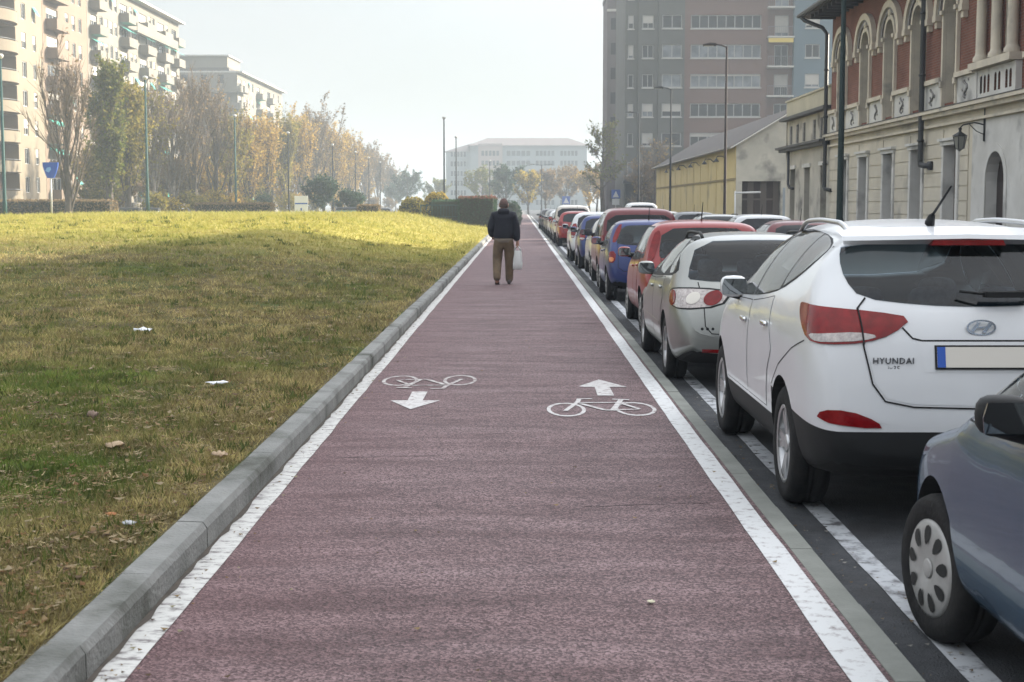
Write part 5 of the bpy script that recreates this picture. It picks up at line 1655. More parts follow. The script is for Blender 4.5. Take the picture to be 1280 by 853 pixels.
# white SUV ---------------------------------------------------------------
def suv_spec(pm):
    L_, W_ = 4.41, 1.82; y0 = -L_ / 2
    S = dict(W=W_, L=L_, H_=1.65, r=.345, tw=.225, wheel=5, gap=.045, axles=(y0 + .87, y0 + .87 + 2.64), shoulder=.972, bulge=.025,
        top=[(-2.205, .60), (-2.19, .74), (-2.165, .90), (-2.135, 1.03), (-2.08, 1.17), (-1.98, 1.30), (-1.86, 1.44), (-1.77, 1.565), (-1.70, 1.60), (-1.2, 1.635), (-.6, 1.65), (.0, 1.63), (.28, 1.585), (.62, 1.42), (1.02, 1.20), (1.2, 1.12), (1.5, 1.07), (1.85, .98), (2.05, .88), (2.16, .72), (2.205, .55)],
        extra=[-1.45, -.9, -.3, .3, .8],
        bot=[(-2.205, .42), (-2.15, .34), (-2.0, .27), (-1.6, .22), (1.6, .22), (2.205, .34)],
        w=[(-2.205, .72), (-2.18, .79), (-2.12, .845), (-2.0, .885), (-1.75, .905), (-1.3, .912), (1.3, .91), (1.75, .87), (2.05, .77), (2.205, .58)],
        wr=[(-2.205, .68), (-2.13, .74), (-2.0, .755), (-1.86, .735), (-1.72, .69), (-1.55, .63), (-1.2, .60), (.2, .595), (.9, .68), (1.3, .74), (1.9, .68), (2.205, .45)],
        belt=[(-2.2, 1.12), (-1.6, 1.16), (-1.0, 1.15), (.9, 1.06), (1.3, 1.0), (2.2, .6)],
        drop=[(-2.205, .03), (-2.0, .05), (-1.72, .085), (-1.0, .085), (.2, .085), (1.0, .05), (2.2, .04)])
    S['dlo'] = [(.90, 1.095), (.3, 1.115), (-.45, 1.16), (-.95, 1.22), (-1.28, 1.32), (-1.50, 1.45), (-1.46, 1.50), (-1.15, 1.545), (-.5, 1.575), (-.05, 1.565), (.28, 1.50), (.66, 1.31)]
    S['panes'] = [[(.84, 1.108), (.40, 1.118), (.0, 1.132), (-.045, 1.135), (-.045, 1.34), (-.045, 1.563), (.02, 1.556), (.27, 1.493), (.60, 1.315)],
                  [(-.10, 1.138), (-.13, 1.14), (-.46, 1.170), (-.84, 1.215), (-.895, 1.222), (-.895, 1.40), (-.895, 1.555), (-.85, 1.555), (-.5, 1.568), (-.13, 1.565), (-.10, 1.563), (-.10, 1.35)],
                  [(-.935, 1.24), (-1.0, 1.25), (-1.27, 1.335), (-1.44, 1.43), (-1.475, 1.462), (-1.44, 1.492), (-1.15, 1.537), (-.97, 1.549), (-.935, 1.549), (-.935, 1.4)]]
    S['doors'] = [[(.98, 1.07), (-.06, 1.10), (-.06, .50), (.88, .50), (.96, .70)],
                  [(-.09, 1.10), (-.45, 1.13), (-.82, 1.17), (-.88, .98), (-.99, .86), (-.86, .72), (-.80, .50), (-.09, .50)]]
    S['handles'] = [(.10, .965), (-.74, 1.00)]
    S['handle_m'] = m_chrome
    S['mirror'] = (.52, 1.10, pm); S['mirror_out'] = .055
    S['rails'] = (-1.42, .02, .545)
    S['rear_win'] = [(-.65, 1.515), (-.685, 1.44), (-.675, 1.33), (-.61, 1.235), (-.30, 1.20), (0, 1.19), (.30, 1.20), (.61, 1.235), (.675, 1.33), (.685, 1.44), (.65, 1.515), (0, 1.53)]
    S['windscreen'] = [(-.56, 1.53), (-.62, 1.25), (0, 1.20), (.62, 1.25), (.56, 1.53), (0, 1.56)]
    S['trim_planes'] = [((0, -2.2, .545), (0, -.085, 1)), ((0, 0, .47), (0, 0, 1)), ((0, -1.0, 0), (0, 1, 0))]
    S['trim_fn'] = lambda c: (c.z < .545 + (c.y + 2.2) * .085 and c.y < -1.0) or (c.z < .47 and c.y >= -1.0)
    a = R(42)
    S['lamps'] = [('tail_light', [(-.36, 1.135), (-.30, 1.05), (-.20, 1.005), (-.03, .995), (.11, 1.01), (.22, 1.09), (.28, 1.18), (.25, 1.20), (.02, 1.185), (-.20, 1.165)], m_redl, a, .80, -2.05, .010),
                  ('reversing_light', [(-.25, 1.040), (-.19, 1.016), (-.03, 1.006), (.06, 1.014), (.10, 1.045), (-.02, 1.050), (-.16, 1.060)], m_clearl, a, .80, -2.05, .013),
                  ('reflector', [(-.18, .555), (.16, .60), (.12, .655), (-.02, .66), (-.16, .60)], m_redl, R(30), .70, -2.15, .006)]
    S['rear_parts'] = [('tailgate', [(-.62, 1.20), (-.60, .98), (-.56, .80), (-.50, .72), (-.36, .69), (0, .682), (.36, .69), (.50, .72), (.56, .80), (.60, .98), (.62, 1.20), (.4, 1.172), (0, 1.158), (-.4, 1.172)], pm, .003),
                       ('plate_recess', [(-.34, 1.015), (-.30, .855), (.30, .855), (.34, 1.015)], pm, .0045),
                       ]
    S['rear_gaps'] = [[(-.585, 1.235), (-.635, 1.18), (-.615, .98), (-.575, .795), (-.51, .705), (-.36, .675), (0, .667), (.36, .675), (.51, .705), (.575, .795), (.615, .98), (.635, 1.18), (.585, 1.235)],
                      [(-.41, 1.085), (-.36, 1.03), (-.31, 1.018), (.31, 1.018), (.36, 1.03), (.41, 1.085)]]
    S['lamp_gaps'] = [[(sx * .634, 1.178), (sx * .622, 1.08), (sx * .616, .995)] for sx in (-1, 1)]
    S['side_gaps'] = [[(-1.02, .66), (-1.25, .80), (-1.62, .93), (-1.90, 1.00)], [(-1.62, .16), (-1.62, .3)]]
    S['plate'] = (.02, .935)
    S['front_parts'] = [('headlight', [(-.78, .86), (-.5, .80), (-.48, .90), (-.72, 1.0)], m_clearl, .006), ('headlight', [(.78, .86), (.5, .80), (.48, .90), (.72, 1.0)], m_clearl, .006), ('grille', [(-.42, .84), (-.35, .68), (.35, .68), (.42, .84)], m_trim, .006)]
    def wiper(mb, sf):
        mb.box((.02, -2.13, 1.245), (.26, -2.07, 1.275)); mb.tube([(.03, -2.10, 1.262), (-.10, -2.06, 1.275)], .008, 6)
        mb.tube([(.02, -2.115, 1.258), (.56, -2.02, 1.30)], .009, 6)
    def ant(mb, sf):
        mb.tube([(-.10, -1.46, 1.625), (-.10, -1.50, 1.665), (-.10, -1.52, 1.675)], [.03, .02, .011], 8); mb.tube([(-.10, -1.50, 1.665), (-.065, -1.74, 1.83)], [.009, .006], 6)
    def spoiler(mb, sf):
        P = [(-.66, 0), (-.62, -.03), (-.3, -.075), (0, -.085), (.3, -.075), (.62, -.03), (.66, 0)]
        A = [(x, -1.765 + d, 1.572 - .02 * abs(x)) for x, d in P]; B = [(x, -1.60, 1.610 - .05 * abs(x) ** 2) for x, d in P]; C = [(x, -1.79 + d * .85, 1.548 - .02 * abs(x)) for x, d in P]; D = [(x, -1.80, 1.515) for x, d in P]
        n = len(P)
        mb.add(A + B, [(i, i + 1, n + i + 1, n + i) for i in range(n - 1)], 0, True)
        mb.add(A + C, [(i, i + 1, n + i + 1, n + i) for i in range(n - 1)], 0, True)
        mb.add(C + D, [(i, i + 1, n + i + 1, n + i) for i in range(n - 1)], 0, True)
    def brake3(mb, sf):
        mb.prism([(-.20, 1.512), (-.185, 1.540), (.185, 1.540), (.20, 1.512)], -1.872, -1.80, lambda u, v, d: (u, d, v))
    def emblem(mb, sf):
        y = sf.hit(*P_rear(0, 1.085))[0].y - .012
        n = 28
        for i in range(n):
            a0, a1 = 2 * math.pi * i / n, 2 * math.pi * (i + 1) / n
            f = lambda u, v, d: (u, y - d, 1.088 + v)
            mb.prism([(.078 * math.cos(a0), .042 * math.sin(a0)), (.078 * math.cos(a1), .042 * math.sin(a1)), (.067 * math.cos(a1), .033 * math.sin(a1)), (.067 * math.cos(a0), .033 * math.sin(a0))], 0, .008, f)
        f = lambda u, v, d: (u, y - d, 1.088 + v)
        mb.prism([(-.058, -.018), (-.038, -.026), (-.004, .026), (-.022, .029)], 0, .0075, f)
        mb.prism([(.058, .018), (.038, .026), (.004, -.026), (.022, -.029)], 0, .0075, f)
        mb.prism([(-.034, -.006), (.030, .000), (.034, .008), (-.028, .002)], .0005, .0085, f)
    S['loose'] = [('rear_wiper', wiper, m_trim), ('antenna', ant, m_trim), ('roof_spoiler', spoiler, pm), ('brake_light', brake3, m_redl), ('emblem', emblem, m_chrome)]
    return S

# silver estate -----------------------------------------------------------
def wagon_spec(pm):
    L_, W_, H_ = 4.69, 1.78, 1.46
    S = generic(L_, W_, H_, 2.675, 1.02, .315, .94, .99, [(0, .50), (.02, .66), (.06, .80), (.13, .93), (.24, 1.05), (.36, 1.20), (.50, 1.36), (.60, 1.415), (.75, 1.445)], hood=.88, cowl=1.45, wslen=.85, roofw=.58, tw=.205, wheel=5, bot=.19)
    y0 = -L_ / 2
    S['dlo'] = [(.92, .955), (0, .97), (-1.2, 1.02), (-1.86, 1.06), (-1.95, 1.12), (-1.62, 1.36), (-1.3, 1.405), (-.5, 1.41), (.1, 1.37), (.5, 1.2)]
    S['panes'] = [[(.80, .985), (-.10, 1.0), (-.10, 1.385), (.08, 1.355), (.46, 1.18)],
                  [(-.19, 1.0), (-1.02, 1.035), (-1.02, 1.385), (-.19, 1.395)],
                  [(-1.12, 1.04), (-1.80, 1.085), (-1.86, 1.13), (-1.58, 1.335), (-1.3, 1.38), (-1.12, 1.385)]]
    S['doors'] = [[(.90, .93), (-.13, .95), (-.13, .30), (.72, .30), (.86, .6)], [(-.16, .95), (-1.05, 1.0), (-1.16, .80), (-1.0, .60), (-.86, .30), (-.16, .30)]]
    S['handles'] = [(.03, .86), (-.90, .89)]
    S['mirror'] = (.72, .96, pm)
    S['rails'] = (-1.55, -.1, .53); S['rail_m'] = m_trim
    S['rear_win'] = [(-.615, 1.375), (-.735, 1.06), (-.70, 1.015), (0, .99), (.70, 1.015), (.735, 1.06), (.615, 1.375), (0, 1.395)]
    S['windscreen'] = [(-.5, 1.36), (-.62, 1.0), (0, .96), (.62, 1.0), (.5, 1.36), (0, 1.38)]
    a = R(40)
    S['lamps'] = [('lamp_surround', [(-.40, .90), (-.36, .775), (-.05, .745), (.22, .78), (.30, .86), (.24, .935), (0, .955), (-.28, .945)], m_trim, a, .78, y0 + .20, .006),
                  ('lamp_housing', [(-.38, .895), (-.34, .785), (-.05, .758), (.20, .79), (.275, .86), (.22, .922), (0, .940), (-.27, .93)], m_clearl, a, .78, y0 + .20, .009)]
    def circ(cx, cz, rr): return [(cx + rr * math.cos(2 * math.pi * i / 14), cz + rr * math.sin(2 * math.pi * i / 14)) for i in range(14)]
    S['lamps'] += [('tail_light', circ(.145, .85, .075), m_redl, a, .78, y0 + .20, .016), ('tail_light', circ(-.27, .855, .068), m_redl, a, .78, y0 + .20, .016), ('reversing_light', circ(-.12, .853, .055), m_plate, a, .78, y0 + .20, .015)]
    S['rear_gaps'] = [[(-.64, 1.0), (-.60, .80), (-.59, .60), (-.53, .53), (-.3, .515), (.3, .515), (.53, .53), (.59, .60), (.60, .80), (.64, 1.0)], [(-.585, .90), (-.2, .92), (.2, .92), (.585, .90)]]
    S['rear_parts'] = [('reflector', [(-.62, .355), (-.62, .385), (-.30, .38), (-.30, .35)], m_redl, .005), ('reflector', [(.62, .355), (.62, .385), (.30, .38), (.30, .35)], m_redl, .005)]
    S['side_extra'] = [([(.85, .50), (-.85, .50), (-.85, .535), (.85, .535)], pm, .008)]
    S['plate'] = (0, .72)
    S['front_parts'] = [('headlight', [(-.74, .72), (-.42, .66), (-.40, .76), (-.68, .84)], m_clearl, .006), ('headlight', [(.74, .72), (.42, .66), (.40, .76), (.68, .84)], m_clearl, .006)]
    def sensors(mb, sf):
        for x in (-.62, -.57, -.52):
            h = sf.hit(*P_rear(x, .575)); mb.tube([h[0] + Vector((0, .01, 0)), h[0] + Vector((0, -.006, 0))], .014, 8)
    S['loose'] = [('bumper_dots', sensors, m_trim)]
    return S

# compact MPV / hatch / boxy small car / van ------------------------------
def hatch_spec(pm, L_=3.9, W_=1.68, H_=1.48, lampz=(.78, 1.02), tall=False, wheel=5, wb=2.48, ro=.62, trim=False, roofw=.58, lamp2=None):
    tl = [(0, .48), (.015, .66), (.04, .82), (.08, .95), (.16, 1.08), (.27, 1.24), (.37, H_ - .09), (.44, H_ - .035), (.58, H_ - .015)]
    S = generic(L_, W_, H_, wb, ro, .295, .93, .99, tl, hood=.90, cowl=1.02 if not tall else .85, wslen=.72, roofw=roofw, tw=.19, wheel=wheel)
    y0 = -L_ / 2; cy = L_ / 2 - (1.02 if not tall else .85)
    side_glass(S, cy - .06, y0 + .42, cy - .68, y0 + .62, .965, 1.02, H_ - .115, [y0 + 1.0, (cy - .3 + y0 + 1.0) / 2 - .05])
    mid = (cy - .3 + y0 + 1.0) / 2 - .05
    S['doors'] = [[(cy - .02, .93), (mid - .02, .955), (mid - .02, .30), (cy - .16, .30)], [(mid - .05, .955), (y0 + ro + .34, .985), (y0 + ro + .42, .70), (y0 + ro + .55, .30), (mid - .05, .30)]]
    S['handles'] = [(mid + .12, .87), (y0 + ro + .52, .90)]
    S['mirror'] = (cy - .22, .98, m_trim if trim else pm)
    S['rear_win'] = [(-.56, H_ - .12), (-.63, 1.07), (-.58, 1.02), (0, 1.0), (.58, 1.02), (.63, 1.07), (.56, H_ - .12), (0, H_ - .10)]
    S['windscreen'] = [(-.5, H_ - .12), (-.62, 1.02), (0, .98), (.62, 1.02), (.5, H_ - .12), (0, H_ - .09)]
    a = R(38); z0, z1 = lampz
    S['lamps'] = [('tail_light', [(-.12, z0), (.10, z0 + .01), (.12, z1), (-.07, z1 + .02)], m_redl, a, W_ / 2 - .09, y0 + .12, .010),
                  ('reversing_light', [(-.10, z0 + .02), (.08, z0 + .03), (.085, z0 + .075), (-.095, z0 + .07)], m_clearl, a, W_ / 2 - .09, y0 + .12, .013)]
    if lamp2: S['lamps'] = lamp2(y0, W_)
    S['rear_gaps'] = [[(-.60, 1.04), (-.60, .62), (-.5, .55), (.5, .55), (.60, .62), (.60, 1.04)]]
    S['plate'] = (0, .72)
    S['front_parts'] = [('headlight', [(-.70, .68), (-.42, .64), (-.40, .76), (-.64, .82)], m_clearl, .006), ('headlight', [(.70, .68), (.42, .64), (.40, .76), (.64, .82)], m_clearl, .006)]
    def ant(mb, sf): 
        h = sf.hit(*P_top(0, y0 + .75)); mb.tube([h[0], h[0] + Vector((0, -.14, .25))], [.009, .004], 6)
    S['loose'] = [('antenna', ant, m_trim)]
    if trim:
        S['trim_planes'] = [((0, 0, .52), (0, 0, 1)), ((0, 0, .36), (0, 0, 1)), ((0, y0 + .35, 0), (0, 1, 0))]
        S['trim_fn'] = lambda c: (c.z < .52 and c.y < y0 + .35) or c.z < .36
    return S

def van_spec(pm, L_=4.2, W_=1.74, H_=1.78):
    tl = [(0, .52), (.012, .72), (.03, .95), (.05, 1.15), (.08, 1.35), (.12, H_ - .14), (.18, H_ - .05), (.30, H_ - .02)]
    S = generic(L_, W_, H_, 2.6, .72, .305, 1.02, 1.04, tl, hood=1.0, cowl=1.0, wslen=.72, roofw=.66, tw=.19, wheel='hubcap')
    y0 = -L_ / 2; cy = L_ / 2 - 1.0
    side_glass(S, cy - .06, y0 + .22, cy - .66, y0 + .3, 1.06, 1.08, H_ - .15, [y0 + .95, .05])
    S['doors'] = [[(cy - .02, 1.02), (.03, 1.03), (.03, .3), (cy - .16, .3)], [(0, 1.03), (-.98, 1.04), (-.98, .5), (-.8, .3), (0, .3)]]
    S['handles'] = [(.16, .95), (-.86, .96)]
    S['mirror'] = (cy - .2, 1.06, m_trim)
    S['rear_win'] = [(-.66, H_ - .17), (-.70, 1.10), (0, 1.08), (.70, 1.10), (.66, H_ - .17), (0, H_ - .15)]
    S['windscreen'] = [(-.58, H_ - .15), (-.66, 1.12), (0, 1.08), (.66, 1.12), (.58, H_ - .15), (0, H_ - .12)]
    S['lamps'] = [('tail_light', [(-.06, .78), (.06, .78), (.06, 1.10), (-.05, 1.12)], m_redl, R(35), W_ / 2 - .07, y0 + .07, .010), ('reversing_light', [(-.05, .84), (.05, .84), (.05, .92), (-.05, .92)], m_clearl, R(35), W_ / 2 - .07, y0 + .07, .013)]
    S['rear_gaps'] = [[(-.66, 1.06), (-.66, .60), (.66, .60), (.66, 1.06)], [(0, 1.06), (0, .60)]]
    S['plate'] = (0, .74)
    S['trim_planes'] = [((0, 0, .50), (0, 0, 1)), ((0, y0 + .4, 0), (0, 1, 0))]
    S['trim_fn'] = lambda c: c.z < .50 and c.y < y0 + .4
    return S
# ------------------------------------------------------------------ the row at the kerb
p_white = paint('white_paint', (0.66, 0.68, 0.70)); p_silver = paint('silver_paint', (0.30, 0.31, 0.295), .7, .30)
p_steel = paint('steel_blue_paint', (0.034, 0.076, 0.130), .15, .26); p_red = paint('orange_red_paint', (0.27, 0.020, 0.020)); p_blue = paint('blue_paint', (0.020, 0.038, 0.150), .25)
p_maroon = paint('dark_red_paint', (0.135, 0.010, 0.016)); p_cream = paint('offwhite_paint', (0.55, 0.54, 0.50)); p_grey = paint('grey_paint', (0.16, 0.17, 0.18), .3); p_dark = paint('black_paint', (0.018, 0.019, 0.022))
p_green = paint('dark_green_paint', (0.03, 0.07, 0.05))
def at(rear, L_, left, W_): return (left + W_ / 2, rear + L_ / 2, ROAD_Z)

S_ = suv_spec(p_white)
suv, sf = build_car('parked_suv', 'white SUV with red tail lights and black lower bumper nearest in the parked row', S_, p_white, at(7.67, 4.41, 1.51, 1.82))
Mr = Matrix.Rotation(math.pi / 2, 4, 'X')
h = sf.hit(*P_rear(-.465, .915))
zr = math.atan2(h[1].x, -h[1].y)
base = Matrix.Translation(h[0] + Vector((0, -.008, 0))) @ Matrix.Rotation(zr, 4, 'Z') @ Mr
text_part('HYUNDAI', suv, base, .045, m_badge, space=1.12, extrude=.004)
text_part('ix35', suv, Matrix.Translation((0, 0, -.040)) @ base, .038, m_badge, shear=.15, extrude=.003)

def place(kind, label, col, rear, left, L_=3.9, W_=1.68, H_=1.48, detail=1, group='cars parked in a row along the kerb', name='parked_car', cat='car', **kw):
    if kind == 'van': S = van_spec(col, L_, W_, H_)
    elif kind == 'wagon': S = wagon_spec(col)
    else: S = hatch_spec(col, L_, W_, H_, **kw)
    return build_car(name, label, S, col, at(rear, L_, left, W_), 0, cat, group, detail)

# steel blue hatchback whose front corner reaches into the foreground
S_ = hatch_spec(p_steel, 4.05, 1.70, 1.45, wheel='hubcap', wb=2.47, ro=.73)
S_['steer'] = R(9); S_['mirror'] = (.20, .98, m_trim); S_['mirror_out'] = .085; S_['mirror_s'] = .92; S_['tw'] = .19; S_['gap'] = .06; S_['inset'] = .0
y1 = 4.05 / 2
S_['top'] = [(a, b) if a < .6 or a > 1.95 else (a, b + .012) for a, b in S_['top']]
S_['top_gaps'] = [[(s * .60, 1.86), (s * .690, 1.68), (s * .725, 1.35), (s * .745, .9), (s * .755, .62)] for s in (-1, 1)]
S_['drop'] = [(a, b if a < .9 else .045) for a, b in S_['drop']]
build_car('parked_car', 'steel blue hatchback with silver hubcap in the right foreground corner', S_, p_steel, at(2.58, 4.05, 1.62, 1.70), 0, 'car', 'cars parked in a row along the kerb', 2)
def lamps_tall(y0, W_):
    a = R(36)
    return [('tail_light', [(-.05, .96), (.05, .95), (.06, 1.34), (.0, 1.40), (-.04, 1.30)], m_redl, a, W_ / 2 - .09, y0 + .14, .012)]
place('wagon', 'silver estate car with round red tail lamps parked ahead of the white SUV', p_silver, 13.75, 1.43, 4.69, 1.78, 1.46, 2)
place('hatch', 'orange red compact car with high red rear lamps ahead of the silver estate', p_red, 19.3, 1.60, 3.85, 1.70, 1.53, 2, lamp2=lamps_tall, wheel='hubcap', roofw=.62)
def lamps_boxy(y0, W_):
    a = R(34)
    return [('tail_light', [(-.045, 1.06), (.05, 1.06), (.04, 1.36), (-.03, 1.38)], m_redl, a, W_ / 2 - .09, y0 + .12, .010),
            ('tail_light', [(-.09, .70), (.08, .70), (.08, .90), (-.08, .90)], m_redl, a, W_ / 2 - .08, y0 + .09, .010),
            ('indicator', [(-.06, .72), (.05, .72), (.05, .80), (-.06, .80)], m_orangel, a, W_ / 2 - .08, y0 + .09, .014)]
place('hatch', 'small boxy blue car with tall red pillar lamps', p_blue, 26.3, 1.545, 3.54, 1.60, 1.47, 2, lamp2=lamps_boxy, trim=False, tall=True, wb=2.30, ro=.58, wheel='hubcap', roofw=.60)
place('van', 'tall dark red van with grey bumper behind the boxy blue car', p_maroon, 30.3, 1.60, 4.1, 1.72, 1.68, 2, name='parked_van', cat='van')
place('hatch', 'off-white hatchback with a black door mirror, half hidden by the dark red van', p_cream, 35.1, 1.66, 3.8, 1.66, 1.45, 1, trim=True, wheel='hubcap')
place('hatch', 'small rounded blue car ahead of the off-white hatchback', p_blue, 39.6, 1.56, 3.5, 1.60, 1.47, 1, wb=2.3, ro=.56)
place('hatch', 'white hatchback with very large red tail lights ahead of the small rounded blue car', p_white, 45.2, 1.52, 4.0, 1.70, 1.52, 1, lampz=(.72, 1.14))
place('hatch', 'bright red hatchback standing farther along the row after a gap', p_red, 61.5, 1.56, 3.9, 1.68, 1.47, 1)
place('van', 'pale grey van just ahead of the far red hatchback', p_cream, 66.6, 1.50, 4.3, 1.75, 1.72, 1, name='parked_van', cat='van')
far_cols = [(p_silver, 'silver'), (p_white, 'white'), (p_grey, 'grey'), (p_silver, 'silver'), (p_dark, 'black'), (p_grey, 'grey')]
y = 73.0
words = ['silver hatchback, first beyond the pale grey van', 'white hatchback, second beyond the pale grey van', 'grey hatchback, third beyond the pale grey van', 'tiny silver hatchback ahead of the grey one near the end of the row',
         'black hatchback near the far end of the row', 'dark grey hatchback, the last and smallest in the row by the path']
for i, ((c, _), lb) in enumerate(zip(far_cols, words)):
    place('hatch', lb, c, y, 1.50 - .02 * i - (.1 if i == 5 else 0), 3.8, 1.66, 1.46, 1); y += 5.4 + (2.5 if i == 3 else 0)

# second line of cars across the lane
g2 = 'cars standing in the second line across the lane'
place('hatch', 'dark red hatchback in the second line, its roof seen beside the white SUV roof', p_maroon, 30.0, 4.95, 3.9, 1.70, 1.42, 1, group=g2)
place('hatch', 'white hatchback in the second line in front of the dark gate', p_white, 36.0, 5.12, 4.0, 1.70, 1.50, 1, group=g2)
place('wagon', 'low silver estate in the second line behind the white hatchback', p_silver, 43.0, 5.0, 4.69, 1.78, 1.46, 1, group=g2)
place('hatch', 'grey hatchback in the second line before the yellow wall', p_grey, 50.5, 5.15, 4.0, 1.70, 1.50, 1, group=g2)
place('hatch', 'pale hatchback in the second line far down the lane', p_cream, 62.0, 5.2, 4.0, 1.70, 1.48, 1, group=g2)
place('van', 'white van in the second line far down the lane', p_white, 74.0, 5.2, 4.4, 1.78, 1.85, 1, group=g2, name='parked_van', cat='van')
place('hatch', 'silver hatchback in the second line, beyond the white van', p_silver, 88.0, 5.2, 4.0, 1.70, 1.5, 1, group=g2)

place('hatch', 'white hatchback parked beyond the lawn under the poplars', p_white, 133, -31.5, 3.9, 1.68, 1.45, 1, group='cars parked beyond the lawn')
place('hatch', 'grey hatchback parked beyond the lawn near the far trees', p_grey, 150, -14.6, 3.9, 1.68, 1.45, 1, group='cars parked beyond the lawn')
place('hatch', 'pale hatchback parked beyond the lawn, farthest to the right', p_cream, 158, -12.2, 3.9, 1.68, 1.5, 1, group='cars parked beyond the lawn')
# ================================================================== TREES AND PLANTS
m_bark = mat('bark', (0.055, 0.043, 0.033), 0.95, (0.095, 0.078, 0.060), 4.0, bump=0.6, bscale=18)
m_bark_pale = mat('pale_bark', (0.24, 0.21, 0.17), 0.95, (0.12, 0.10, 0.08), 3.0, bump=0.5, bscale=18)
m_twig = mat('twig', (0.125, 0.090, 0.062), 0.95, (0.185, 0.140, 0.10), 2.0)
m_leafmat = mat('leaf_tint', (0.1, 0.1, 0.03), 0.8, attr='tint', translucent=0.5, spec=0.2)
PAL = {'green': [(0.083, 0.103, 0.020), (0.124, 0.136, 0.029), (0.178, 0.161, 0.036)],
       'olive': [(0.220, 0.186, 0.041), (0.290, 0.227, 0.051), (0.161, 0.149, 0.033)],
       'ochre': [(0.376, 0.247, 0.061), (0.300, 0.195, 0.055), (0.419, 0.299, 0.079)],
       'brown': [(0.190, 0.132, 0.069), (0.231, 0.161, 0.082), (0.149, 0.112, 0.060)],
       'dark': [(0.022, 0.048, 0.026), (0.030, 0.062, 0.034), (0.042, 0.072, 0.040)],
       'red': [(0.20, 0.075, 0.055), (0.13, 0.060, 0.045), (0.05, 0.065, 0.038)],
       'yellow': [(0.42, 0.30, 0.045), (0.34, 0.25, 0.05), (0.16, 0.15, 0.04)]}

def leaf_mesh(P, size, cols, rng, name):
    """small folded leaf cards, P: n x 3"""
    n = len(P)
    d = rng.normal(size=(n, 3)); d /= np.linalg.norm(d, axis=1)[:, None]
    e = np.cross(d, rng.normal(size=(n, 3))); e /= np.linalg.norm(e, axis=1)[:, None]
    s = (size * (0.6 + 0.8 * rng.random(n)))[:, None]
    V = np.empty((n, 4, 3)); V[:, 0] = P - d * s; V[:, 1] = P + e * s * .55; V[:, 2] = P + d * s; V[:, 3] = P - e * s * .55
    C = np.repeat(cols, 4, axis=0)
    i = np.arange(n)[:, None] * 4
    T = np.concatenate([i + [0, 1, 2], i + [0, 2, 3]])
    return np_mesh(name, V.reshape(-1, 3), T, C, m_leafmat)

